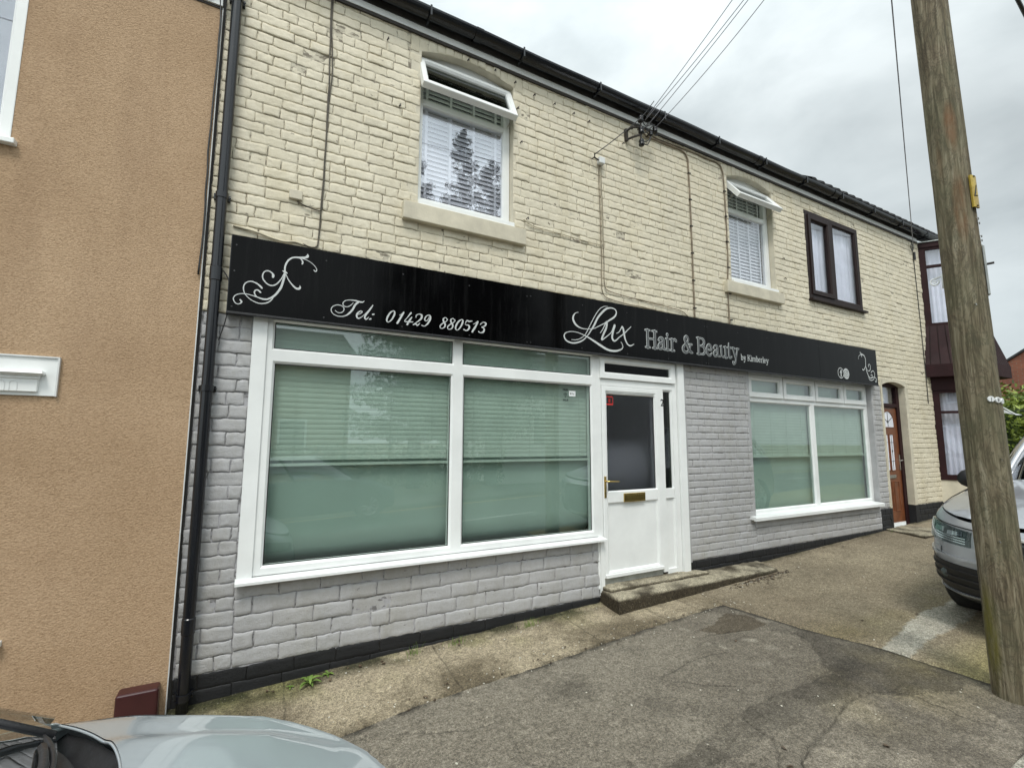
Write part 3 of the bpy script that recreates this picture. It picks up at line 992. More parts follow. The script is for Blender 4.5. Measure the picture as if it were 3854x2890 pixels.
# stickers inside the right pane
stk = MB()
def text_mesh(s, size, x, z, y, mat, parent, name='lettering', align='LEFT', bold=0.0, shear=0.0):
    cu = bpy.data.curves.new(name, 'FONT')
    cu.body = s
    cu.size = size
    cu.align_x = align
    cu.offset = bold
    cu.shear = shear
    cu.resolution_u = 4
    t_ = bpy.data.objects.new(name, cu)
    COL.objects.link(t_)
    dg = bpy.context.evaluated_depsgraph_get()
    dg.update()
    me = bpy.data.meshes.new_from_object(t_.evaluated_get(dg))
    bpy.data.objects.remove(t_)
    me.name = name
    o0 = WO[parent.name]
    for v in me.vertices:
        a, b = v.co.x, v.co.y
        v.co = (x + a - o0.x, y - o0.y, z + b - o0.z)
    me.materials.clear()
    me.materials.append(mat)
    o = bpy.data.objects.new(name, me)
    COL.objects.link(o)
    o.parent = parent
    WO[o.name] = o0.copy()
    return o
st = thing('wifi_sticker', 'black and white free wireless internet sticker at the top right of the shop window', 'sticker', (2.69, 3.8105, 1.95))
text_mesh('FREE', 0.030, 2.684, 1.985, 3.8095, MAT['black_vinyl'], st, align='CENTER', bold=0.0012)
text_mesh('Wi-Fi', 0.028, 2.686, 1.885, 3.8095, MAT['black_vinyl'], st, align='CENTER', bold=0.0012)
mb = MB()
mb.lathe([(0.0, 0), (0.005, 0)], (2.684, 3.8095, 1.925), 'Y', 12)
for r in (0.015, 0.026, 0.036):
    P = []
    for i in range(11):
        an = math.radians(45 + 9 * i)
        P.append([(2.684 + q * math.cos(an) * 0.85, 3.8095, 1.925 + q * math.sin(an)) for q in (r - 0.0025, r + 0.0025)])
    mb.grid(P)
mb.build('wifi_symbol', MAT['black_vinyl'], st)
st2 = thing('payment_sticker', 'small white mobile payment sticker beside the wireless sticker on the shop window', 'sticker', (2.765, 3.8105, 1.96))
MB().box(2.727, 2.803, 3.8098, 3.8104, 1.935, 1.988).build('sticker_face', MAT['white_vinyl'], st2)
text_mesh('Pay', 0.024, 2.757, 1.953, 3.8092, MAT['black_vinyl'], st2)
mb = MB().lathe([(0, 0), (0.0068, 0)], (2.746, 3.8092, 1.960), 'Y', 14)
mb.poly([(2.746, 3.8091, 1.968), (2.750, 3.8091, 1.969), (2.751, 3.8091, 1.974), (2.747, 3.8091, 1.972)])
mb.build('fruit_mark', MAT['black_vinyl'], st2)

# --- shop door set ---------------------------------------------------
mb = MB()
F0, F1 = 3.790, 3.86
for m_ in ((3.038, 3.104, 0.10, 2.395), (4.105, 4.172, 0.095, 2.395), (3.104, 4.105, 2.362, 2.395), (3.104, 4.105, 2.062, 2.130), (3.898, 3.962, 0.15, 2.062)):
    mb.box(m_[0], m_[1], F0, F1, m_[2], m_[3])
frame = mb.build('door_frame', MAT['upvc'], shop, bevel=0.003)
mb = MB().ring(3.962, 4.105, 0.905, 2.062, up_prof(3.796, 3.86, 0.020, 0.010)).ring(3.962, 4.105, 0.12, 0.995, up_prof(3.796, 3.86, 0.020, 0.010))
mb.box(3.962, 4.105, 3.797, 3.86, 0.900, 1.004)
mb.box(3.962, 4.105, 3.797, 3.86, 0.10, 0.175)
mb.box(3.97, 4.10, 3.815, 3.84, 0.17, 0.91)
mb.build('side_panel', MAT['upvc'], frame, bevel=0.002)
pane('side_glass', 3.98, 4.088, 1.0, 2.05, 3.818, MAT['glass_dark'], frame)
mb = MB().ring(3.087, 4.140, 2.133, 2.360, [(0, 3.80), (0, 3.772), (0.004, 3.768), (0.052, 3.768), (0.068, 3.786), (0.068, 3.82)])
tl = mb.build('fanlight', MAT['upvc'], frame)
pane('pane', 3.15, 4.076, 2.196, 2.298, 3.800, MAT['glass_dark'], frame)
mb = MB().box(4.176, 4.272, 3.765, 3.86, 0.085, 2.39)
mb.build('trim_board', MAT['upvc'], shop, bevel=0.002)
mb = MB().box(3.055, 3.10, 3.772, 3.80, 0.04, 0.55)
mb.build('trim_board', MAT['upvc'], shop, bevel=0.002)

DZ0, DZ1 = 0.190, 2.058
door = MB().ring(3.108, 3.893, DZ0, DZ1, [(0, 3.86), (0, 3.784), (0.004, 3.780), (0.044, 3.780), (0.047, 3.782), (0.060, 3.797), (0.060, 3.86)])
door.box(3.16, 3.84, 3.7815, 3.85, 0.902, 1.002)
door.box(3.16, 3.84, 3.802, 3.84, 0.24, 0.905)
door.box(3.116, 3.888, 3.766, 3.782, 0.192, 0.222)
dr = door.build('shop_door', MAT['upvc'], shop, bevel=0.0015, label='white half-glazed shop door')
mb = MB().ring(3.160, 3.842, 0.225, 0.905, [(0.0, 3.802), (0.0, 3.7825), (0.006, 3.7825), (0.018, 3.799), (0.018, 3.802)])
mb.ring(3.160, 3.842, 0.998, 1.99, [(0.0, 3.82), (0.0, 3.7825), (0.004, 3.7825), (0.014, 3.799), (0.014, 3.82)])
mb.build('glazing_bead', MAT['upvc'], dr)
pane('door_glass', 3.165, 3.838, 1.0, 1.988, 3.808, MAT['glass_door'], dr)
mb = MB().ring(3.173, 3.829, 1.011, 1.977, [(0, 3.8075), (0, 3.802), (0.005, 3.802), (0.005, 3.8075)])
mb.build('seal', MAT['gasket'], dr)
mb = MB().box(3.116, 3.140, 3.772, 3.781, 0.950, 1.158)
mb.lathe([(0, -0.022), (0.007, -0.022), (0.009, 0.0), (0.0, 0.0)], (3.128, 3.773, 1.112), 'Y', 12)
mb.tube([(3.128, 3.762, 1.112), (3.128, 3.738, 1.112), (3.140, 3.731, 1.112), (3.20, 3.730, 1.110), (3.268, 3.732, 1.106)], [0.007, 0.007, 0.0075, 0.007, 0.0055], 10)
mb.build('handle', MAT['gold'], dr, bevel=0.0015)
mb = MB().box(3.125, 3.131, 3.7705, 3.773, 0.990, 1.006)
mb.build('keyhole', MAT['gasket'], dr)
mb = MB().ring(3.363, 3.648, 0.896, 0.983, [(0, 3.782), (0, 3.772), (0.003, 3.769), (0.012, 3.769), (0.014, 3.773), (0.014, 3.782)])
mb.box(3.378, 3.633, 3.7665, 3.776, 0.912, 0.968)
mb.build('letter_plate', MAT['gold'], dr, bevel=0.0012)
rc = thing('gradient_backing', 'pale curved backing added for the soft gradient in the frosted shop door glass', 'backing', (3.5, 4.25, 1.2))  # invented shape, added behind the glass for its pale gradient
MB().grid([[(x, 4.30 - 0.30 * math.cos(a), 1.16 + 0.36 * math.sin(a)) for a in np.linspace(-1.5, 1.5, 17)] for x in (3.17, 4.38)]).build('backing_curve', MAT['backing'], rc, smooth=True)
MB().box(3.18, 4.38, 4.30, 4.42, -0.2, 1.10).build('backing_base', MAT['room'], rc)
MB().box(3.106, 3.895, 3.80, 3.85, 0.13, 0.188).build('threshold', MAT['steel_strip'], frame)
MB().box(3.06, 4.17, 3.87, 3.9, 0.0, 0.6).build('threshold_back', MAT['gasket'], frame)
text_mesh('2', 0.105, 3.922, 1.884, 3.7885, MAT['black_vinyl'], frame, name='house_number', bold=0.002)
st = thing('contactless_sticker', 'red contactless card sticker at the top left of the shop door glass', 'sticker', (3.22, 3.806, 1.91))
mb = MB()
for (a, b, c, d) in ((3.172, 3.272, 1.945, 1.958), (3.172, 3.272, 1.868, 1.882), (3.166, 3.172, 1.868, 1.958), (3.266, 3.273, 1.876, 1.95)):
    mb.box(a, b, 3.8055, 3.8065, c, d)
for k, r in enumerate((0.010, 0.018, 0.026)):
    P = []
    for i in range(9):
        an = math.radians(-60 + 15 * i)
        P.append([(3.205 + q * math.cos(an), 3.8058, 1.914 + q * math.sin(an)) for q in (r - 0.002, r + 0.002)])
    mb.grid(P)
mb.tube([(3.236, 3.8058, 1.892), (3.230, 3.8058, 1.905), (3.236, 3.8058, 1.925)], 0.0025, 6)
mb.build('card_symbol', MAT['red_vinyl'], st)

# --- right shop window ----------------------------------------------
RY = 3.870
mb = MB()
X0, X1, ZB, ZT = 5.47, 8.395, 0.590, 2.395
for (a, b, c, d) in ((X0, X0 + 0.06, ZB, ZT), (X1 - 0.062, X1, ZB, ZT), (X0 + 0.06, X1 - 0.062, ZB, 0.655), (X0 + 0.06, X1 - 0.062, 2.012, 2.066), (X0 + 0.06, X1 - 0.062, 2.355, ZT), (6.892, 6.972, 0.655, 2.012), (6.235, 6.262, 2.066, 2.355), (6.982, 7.008, 2.066, 2.355), (7.715, 7.742, 2.066, 2.355)):
    mb.box(a, b, RY, RY + 0.06, c, d)
rw = mb.build('shop_window', MAT['upvc'], shop, bevel=0.003, label='white shop window with four small top lights over two large panes')
for (a, b) in ((5.53, 6.237), (6.26, 6.984), (7.006, 7.717), (7.740, 8.355)):
    MB().ring(a, b, 2.066, 2.352, [(0, RY + 0.02), (0, RY - 0.018), (0.004, RY - 0.022), (0.054, RY - 0.022), (0.070, RY - 0.004), (0.070, RY + 0.02)]).build('top_light', MAT['upvc'], rw)
    pane('pane', a + 0.064, b - 0.064, 2.13, 2.288, RY + 0.008, MAT['glass_shop'], rw)
for (a, b) in ((5.53, 6.89), (6.973, 8.335)):
    MB().ring(a, b, 0.655, 2.012, [(0, RY + 0.03), (0, RY + 0.002), (0.012, RY + 0.018), (0.012, RY + 0.03)]).build('glazing_bead', MAT['upvc'], rw)
    pane('pane', a + 0.01, b - 0.01, 0.665, 2.002, RY + 0.022, MAT['glass_shop'], rw)
    venetian(a, b, 1.32, 2.36, RY + 0.075, 0.0385, MAT['slat_shop'], rw, tilt=1.50, wid=0.042, cords=4)
MB().box(5.5, 8.39, RY + 0.105, RY + 0.109, 0.60, 2.38).build('frosted_screen', MAT['film'], rw)
drip_sill(5.342, 8.345, 0.578, 0.622, 3.715, 3.88)
MB().box(5.42, 8.44, 3.80, 3.99, 2.396, 2.45).build('lintel', MAT['grey_plain'], shop)

# --- upper windows ----------------------------------------------------
def sash(x0, x1, h, hinge, ang, parent, wd=0.058):
    """top-hung light swung outwards"""
    m = Matrix.Translation(Vector((0, hinge[0], hinge[1]))) @ Matrix.Rotation(-ang, 4, 'X')
    a = MB().ring(x0, x1, -h, 0, [(0, 0.028), (0, -0.026), (0.004, -0.030), (wd - 0.015, -0.030), (wd, -0.012), (wd, 0.028), (0.012, 0.030), (0, 0.028)]).xf(m)
    s_ = a.build('top_sash', MAT['upvc'], parent)
    a = MB().box(x0 + wd - 0.005, x1 - wd + 0.005, 0.004, 0.010, -h + wd - 0.005, -wd + 0.005).xf(m)
    a.build('pane', MAT['glass_dark'], parent)
    for x in (x0 + 0.012, x1 - 0.012):
        q = m @ Vector((x, 0.02, -h * 0.75))
        MB().tube([(x, hinge[0] + 0.01, hinge[1] - h * 0.9), q], 0.004, 6).build('stay', MAT['chrome'], parent)
    return s_

# window 1
Y1 = 3.870
mb = MB()
for (a, b, c, d) in ((1.140, 1.212, 3.535, 4.905), (2.022, 2.090, 3.535, 4.905), (1.212, 2.022, 3.535, 3.605), (1.212, 2.022, 4.482, 4.536), (1.212, 2.022, 4.86, 4.905)):
    mb.box(a, b, Y1, Y1 + 0.06, c, d)
w1 = mb.build('upper_window', MAT['upvc'], shop, bevel=0.003, label='large white upper window with its top light open and slatted blind')
MB().ring(1.206, 2.028, 3.599, 4.488, [(0, Y1 + 0.03), (0, Y1 + 0.001), (0.010, Y1 + 0.016), (0.010, Y1 + 0.03)]).build('glazing_bead', MAT['upvc'], w1)
pane('pane', 1.212, 2.022, 3.605, 4.482, Y1 + 0.022, MAT['glass_up'], w1)
sash(1.155, 2.085, 0.385, (Y1 - 0.004, 4.900), math.radians(24), w1)
venetian(1.15, 2.08, 3.57, 4.90, Y1 + 0.085, 0.046, MAT['slat'], w1, tilt=1.25, wid=0.052, cords=4, tape=True)
mb = MB().box(1.14, 2.10, Y1 + 0.002, Y1 + 0.03, 4.905, 5.05)
mb.build('head_board', MAT['upvc_dim'], w1)
MB().box(1.165, 2.095, 3.768, 3.93, 3.484, 3.534).build('inner_sill', MAT['upvc'], w1, bevel=0.003)
# window 2
mb = MB()
for (a, b, c, d) in ((5.245, 5.33, 3.525, 4.88), (6.075, 6.152, 3.525, 4.88), (5.33, 6.075, 3.525, 3.600), (5.33, 6.075, 4.475, 4.535), (5.33, 6.075, 4.84, 4.88)):
    mb.box(a, b, Y1, Y1 + 0.06, c, d)
w2 = mb.build('upper_window', MAT['upvc'], shop, bevel=0.003, label='smaller white upper window with its top light propped wide open')
MB().ring(5.324, 6.081, 3.594, 4.481, [(0, Y1 + 0.03), (0, Y1 + 0.001), (0.010, Y1 + 0.016), (0.010, Y1 + 0.03)]).build('glazing_bead', MAT['upvc'], w2)
pane('pane', 5.33, 6.075, 3.600, 4.475, Y1 + 0.022, MAT['glass_net'], w2)
sash(5.26, 6.145, 0.355, (Y1 - 0.004, 4.872), math.radians(37), w2)
venetian(5.26, 6.14, 3.57, 4.86, Y1 + 0.085, 0.046, MAT['slat'], w2, tilt=1.25, wid=0.052, cords=4, tape=True)
MB().box(5.24, 6.16, Y1 + 0.002, Y1 + 0.03, 4.88, 5.03).build('head_board', MAT['upvc'], w2)
MB().box(5.24, 6.158, 3.765, 3.93, 3.479, 3.523).build('inner_sill', MAT['upvc'], w2, bevel=0.003)
# window 3, brown
mb = MB()
YB = 3.784
for (a, b, c, d) in ((6.915, 6.985, 3.53, 4.86), (8.275, 8.350, 3.53, 4.86), (6.985, 8.275, 4.785, 4.86), (6.985, 8.275, 3.53, 3.615), (7.535, 7.640, 3.615, 4.785)):
    mb.box(a, b, YB, YB + 0.07, c, d)
w3 = mb.build('upper_window', MAT['brown_upvc'], shop, bevel=0.004, label='dark brown two-pane upper window')
MB().ring(6.975, 7.545, 3.60, 4.80, [(0, YB + 0.05), (0, YB - 0.014), (0.004, YB - 0.018), (0.060, YB - 0.018), (0.075, YB), (0.075, YB + 0.05)]).build('opening_sash', MAT['brown_upvc'], w3)
MB().ring(7.635, 8.28, 3.61, 4.79, [(0, YB + 0.05), (0, YB + 0.002), (0.02, YB + 0.02), (0.02, YB + 0.05)]).build('glazing_bead', MAT['brown_upvc'], w3)
pane('pane', 7.045, 7.475, 3.67, 4.73, YB + 0.02, MAT['glass_net'], w3)
pane('pane', 7.652, 8.262, 3.627, 4.773, YB + 0.028, MAT['glass_net'], w3)
mb = MB()
P = []
for i in range(121):
    x = 6.95 + 1.38 * i / 120
    P.append([(x, 3.885 + 0.008 * math.sin(x * 55) + 0.008 * math.sin(x * 23 + 1), z) for z in (3.56, 4.84)])
mb.grid(P)
mb.build('net_curtain', MAT['net'], w3, smooth=True)
mb = MB().box(6.90, 8.40, 3.735, 3.80, 3.500, 3.530)
mb.build('window_sill', MAT['brown_upvc'], shop, bevel=0.004)

# --- brown front door ----------------------------------------------------
DY = 3.895
fr = MB()
for (a, b, c, d) in ((8.735, 8.80, 0.15, 2.46), (9.385, 9.475, 0.15, 2.46), (8.80, 9.385, 2.065, 2.125), (8.80, 9.385, 2.40, 2.46)):
    fr.box(a, b, DY - 0.01, DY + 0.06, c, d)
bf = fr.build('door_frame', MAT['rosewood'], shop, bevel=0.004)
pane('transom_light', 8.80, 9.385, 2.125, 2.40, DY + 0.02, MAT['glass_net'], bf)
MB().box(8.80, 9.385, DY + 0.10, DY + 0.11, 2.1, 2.42).build('transom_net', MAT['net'], bf)
text_mesh('2', 0.15, 9.0, 2.17, DY + 0.016, MAT['white_vinyl'], bf, name='house_number')
MB().box(8.74, 9.47, 3.80, 3.96, 0.150, 0.190).build('threshold', MAT['upvc'], bf, bevel=0.004)
bd = MB()
bd.box(8.802, 9.383, DY + 0.012, DY + 0.05, 0.195, 2.06)
bdo = bd.build('front_door', MAT['oak'], shop, bevel=0.002, label='golden brown front door with an arched glass light')
MB().box(8.81, 9.375, DY + 0.004, DY + 0.014, 0.195, 0.245).build('weather_bar', MAT['upvc'], bdo)
def moulding(x0, x1, z0, z1, arch=False, w=0.016):
    pts = [(x0, z0), (x1, z0)]
    if arch:
        cx, rx = (x0 + x1) / 2, (x1 - x0) / 2
        pts += [(cx + rx * math.cos(a), z1 - (z1 - z0) * 0.75 + (z1 - z0) * 0.75 * math.sin(a)) for a in [math.pi * i / 14 for i in range(15)]]
    else: pts += [(x1, z1), (x0, z1)]
    n = len(pts)
    m_ = MB()
    P = []
    for i in range(n + 1):
        p, q, r = pts[(i - 1) % n], pts[i % n], pts[(i + 1) % n]
        cx, cz = (x0 + x1) / 2, (z0 + z1) / 2
        d = Vector((q[0] - cx, q[1] - cz))
        d = Vector((math.copysign(1, d.x) if abs(d.x) > 1e-4 else 0, math.copysign(1, d.y) if abs(d.y) > 1e-4 else 0)) if not arch else d.normalized() * 1.2
        P.append([(q[0] + d.x * w * s, DY + 0.012 - h, q[1] + d.y * w * s) for s, h in ((1.0, 0), (0.75, 0.010), (0.25, 0.010), (0.0, 0.0))])
    m_.grid(P)
    return m_, pts
m_, pts = moulding(8.905, 9.265, 1.745, 1.995, True)
m_.build('arch_moulding', MAT['oak'], bdo)
MB().poly([(x, DY + 0.0105, z) for x, z in pts][::-1]).build('arched_light', MAT['net'], bdo)
lead = MB()
lead.tube([(9.085, DY + 0.009, 1.75), (9.085, DY + 0.009, 1.98)], 0.004, 6)
lead.tube([(8.95, DY + 0.009, 1.90), (9.085, DY + 0.009, 1.82), (9.22, DY + 0.009, 1.90)], 0.004, 6)
lead.lathe([(0, 0), (0.022, 0)], (9.085, DY + 0.007, 1.83), 'Y', 10)
for x0, x1 in ((8.925, 9.035), (9.095, 9.205)):
    m_, pts = moulding(x0, x1, 1.06, 1.62)
    m_.build('panel_moulding', MAT['oak'], bdo)
    MB().poly([(x, DY + 0.0105, z) for x, z in pts][::-1]).build('narrow_light', MAT['net'], bdo)
    cx = (x0 + x1) / 2
    lead.tube([(cx, DY + 0.009, 1.07), (cx, DY + 0.009, 1.61)], 0.0035, 6)
    lead.lathe([(0, 0), (0.018, 0)], (cx, DY + 0.007, 1.36), 'Y', 10)
    lead.tube([(x0, DY + 0.009, 1.20), (x1, DY + 0.009, 1.20)], 0.003, 6)
    lead.tube([(x0, DY + 0.009, 1.50), (x1, DY + 0.009, 1.50)], 0.003, 6)
lead.build('leading', MAT['gasket'], bdo)
for x0, x1 in ((8.925, 9.045), (9.125, 9.26)):
    m_, pts = moulding(x0, x1, 0.43, 0.87)
    m_.build('panel_moulding', MAT['oak'], bdo)
MB().box(8.97, 9.185, DY - 0.002, DY + 0.013, 0.935, 0.985).build('letter_plate', MAT['chrome'], bdo, bevel=0.003)
MB().box(9.335, 9.357, DY - 0.002, DY + 0.012, 1.06, 1.30).tube([(9.346, DY, 1.215), (9.346, DY - 0.045, 1.215), (9.30, DY - 0.05, 1.212), (9.26, DY - 0.048, 1.205)], 0.006, 8).build('handle', MAT['chrome'], bdo, bevel=0.001)

# --- bay --------------------------------------------------------------
bx0, bx1 = 10.46, 11.99
def bay_out(x0, x1, yf, sx):
    return [(x0, 3.81), (x0 + sx, yf), (x1 - sx, yf), (x1, 3.81)]
def prism(mb, o0, z0, o1, z1, cap=True):
    P = [[(x, y, z0) for x, y in o0], [(x, y, z1) for x, y in o1]]
    mb.grid(P)
    if cap:
        mb.poly([(x, y, z1) for x, y in o1])
        mb.poly([(x, y, z0) for x, y in o0][::-1])
    return mb
upb = bay_out(bx0, bx1, 3.30, 0.345)
wide = bay_out(bx0 - 0.02, bx1 + 0.02, 3.27, 0.36)
flr = bay_out(bx0 - 0.17, bx1 + 0.17, 3.12, 0.40)
lowb = bay_out(bx0, bx1, 3.30, 0.345)
mb = MB()
prism(mb, wide, 4.985, wide, 5.075)
bay = mb.build('bay_window', MAT['rosewood'], shop, label='two-storey dark brown angled bay')
mb = MB()
prism(mb, bay_out(bx0 - 0.04, bx1 + 0.04, 3.25, 0.365), 5.075, bay_out(bx0 - 0.04, bx1 + 0.04, 3.25, 0.365), 5.09)
mb.build('bay_roof_edge', MAT['steel_strip'], bay)
mb = MB()
prism(mb, flr, 2.84, bay_out(bx0 - 0.0, bx1, 3.295, 0.35), 3.545)
mb.build('flared_skirt', MAT['rosewood'], bay)
# vertical boards on the skirt
mb = MB()
a0, a1, b0, b1 = flr[0], flr[1], (bx0, 3.81), (bx0 + 0.35, 3.295)
for t_ in np.linspace(0.12, 0.95, 6):
    p = Vector((a0[0] + (a1[0] - a0[0]) * t_, a0[1] + (a1[1] - a0[1]) * t_, 2.84))
    q = Vector((b0[0] + (b1[0] - b0[0]) * t_, b0[1] + (b1[1] - b0[1]) * t_, 3.545))
    mb.tube([p, q], 0.006, 6)
for t_ in np.linspace(0.03, 0.97, 12):
    p = Vector((flr[1][0] + (flr[2][0] - flr[1][0]) * t_, flr[1][1], 2.84))
    q = Vector((bx0 + 0.35 + (bx1 - bx0 - 0.7) * t_, 3.295, 3.545))
    mb.tube([p, q], 0.006, 6)
mb.build('board_joint', MAT['brown_upvc'], bay)
mb = MB()
prism(mb, bay_out(bx0 - 0.175, bx1 + 0.175, 3.115, 0.40), 2.625, bay_out(bx0 - 0.175, bx1 + 0.175, 3.115, 0.40), 2.84)
mb.build('skirt_fascia', MAT['rosewood'], bay)
mb = MB()
prism(mb, bay_out(bx0 - 0.02, bx1 + 0.02, 3.27, 0.35), 2.40, bay_out(bx0 - 0.02, bx1 + 0.02, 3.27, 0.35), 2.625)
prism(mb, bay_out(bx0 - 0.015, bx1 + 0.015, 3.28, 0.35), 0.865, bay_out(bx0 - 0.015, bx1 + 0.015, 3.28, 0.35), 0.905)
mb.build('bay_head', MAT['rosewood'], bay)
mb = MB()
prism(mb, lowb, -0.1, lowb, 0.865)
mb.build('bay_base_wall', MAT['cream_plain'], bay)
mb = MB()
prism(mb, bay_out(bx0 - 0.01, bx1 + 0.01, 3.29, 0.345), -0.1, bay_out(bx0 - 0.01, bx1 + 0.01, 3.29, 0.345), 0.49)
mb.build('bay_plinth', MAT['black_brick'], bay)
def bay_lights(z0, z1, zt):
    faces = [(upb[0], upb[1], 1), (upb[1], upb[2], 3), (upb[2], upb[3], 1)]
    for p, q, n in faces:
        p, q = Vector((p[0], p[1], 0)), Vector((q[0], q[1], 0))
        d = (q - p)
        ln = d.length
        d.normalize()
        nrm = Vector((d.y, -d.x, 0))
        m = Matrix.Translation(p) @ Matrix(((d.x, -nrm.x, 0, 0), (d.y, -nrm.y, 0, 0), (0, 0, 1, 0), (0, 0, 0, 1)))
        f_ = MB()
        wL = 0.115
        f_.box(0, wL, 0.0, 0.06, z0, z1).box(ln - wL, ln, 0.0, 0.06, z0, z1).box(wL, ln - wL, 0, 0.06, z0, z0 + 0.05).box(wL, ln - wL, 0, 0.06, z1 - 0.045, z1).box(wL, ln - wL, 0, 0.06, zt - 0.022, zt + 0.022)
        for k in range(1, n): f_.box(ln * k / n - 0.03, ln * k / n + 0.03, 0.002, 0.06, z0 + 0.05, zt - 0.022).box(ln * k / n - 0.03, ln * k / n + 0.03, 0.002, 0.06, zt + 0.022, z1 - 0.045)
        f_.xf(m).build('window_frame', MAT['rosewood'], bay)
        MB().box(wL, ln - wL, 0.03, 0.035, z0 + 0.04, z1 - 0.04).xf(m).build('pane', MAT['glass_net'], bay)
        P = []
        for i in range(81):
            x = 0.06 + (ln - 0.12) * i / 80
            P.append([(x, 0.13 + 0.014 * math.sin(i * 0.55) * (1.2 - 0.5 * z_) + 0.008 * math.sin(i * 0.21), z0 + (z1 - z0) * z_) for z_ in (0, 0.5, 1)])
        MB().grid(P).xf(m).build('net_curtain', MAT['net'], bay, smooth=True)
bay_lights(3.545, 4.985, 4.63)
bay_lights(0.905, 2.40, 2.02)
# sign strokes: (x, z, width) in metres on the sign face
SWIRL = [
  [(.319, 2.863, .0022), (.321, 2.847, .0182), (.307, 2.834, .0164), (.275, 2.826, .0152), (.24, 2.822, .0108), (.215, 2.812, .0108), (.194, 2.79, .0114), (.181, 2.763, .0114), (.175, 2.733, .0114), (.176, 2.697, .0113)],
  [(.269, 2.821, .0036), (.282, 2.811, .008), (.29, 2.794, .0109), (.287, 2.781, .0094)],
  [(.279, 2.823, .0065), (.308, 2.818, .0051), (.341, 2.805, .0044), (.369, 2.784, .0044), (.385, 2.763, .0044), (.387, 2.747, .0058), (.379, 2.74, .0073), (.369, 2.747, .008)],
  [(.164, 2.706, .0088), (.177, 2.701, .0149), (.189, 2.694, .0099)],
  [(.176, 2.697, .012), (.176, 2.672, .0127), (.169, 2.635, .0141), (.158, 2.587, .0147), (.138, 2.545, .014), (.116, 2.514, .0125), (.086, 2.49, .0117), (.063, 2.482, .0117), (.039, 2.483, .0103), (.014, 2.49, .0082), (-0.016, 2.497, .0061), (-0.045, 2.502, .0054), (-0.066, 2.503, .0054), (-0.086, 2.5, .0054), (-0.108, 2.492, .006), (-0.124, 2.478, .006), (-0.13, 2.458, .006), (-0.123, 2.439, .006), (-0.111, 2.427, .006), (-0.096, 2.426, .006), (-0.083, 2.435, .0081), (-0.081, 2.445, .0108), (-0.089, 2.456, .0094)],
  [(.17, 2.685, .0057), (.16, 2.655, .0071), (.143, 2.624, .0077), (.123, 2.599, .0084), (.099, 2.587, .0084), (.075, 2.591, .0083), (.053, 2.609, .0083), (.039, 2.631, .0083), (.037, 2.655, .0083), (.046, 2.678, .0083), (.063, 2.689, .0084), (.081, 2.687, .0084), (.096, 2.676, .0098), (.103, 2.663, .0161), (.102, 2.65, .014)],
  [(.184, 2.684, .005), (.198, 2.654, .0064), (.218, 2.626, .0085), (.242, 2.601, .0114), (.261, 2.59, .0142), (.276, 2.593, .0157), (.282, 2.604, .0114), (.278, 2.617, .0014)],
  [(.113, 2.506, .0056), (.102, 2.484, .0069), (.082, 2.463, .0076), (.055, 2.451, .0075), (.026, 2.448, .0068), (-0.007, 2.457, .0061), (-0.038, 2.475, .0054), (-0.063, 2.502, .0054), (-0.074, 2.533, .0068), (-0.073, 2.56, .0075), (-0.062, 2.581, .0075), (-0.039, 2.595, .0075), (-0.015, 2.594, .0082), (.009, 2.584, .0096), (.026, 2.571, .0117), (.037, 2.559, .0117)],
  [(.015, 2.488, .0062), (.0, 2.503, .0075), (-0.007, 2.521, .0082), (-0.003, 2.535, .0082), (.009, 2.541, .0082), (.021, 2.536, .0096), (.03, 2.527, .011)],
]
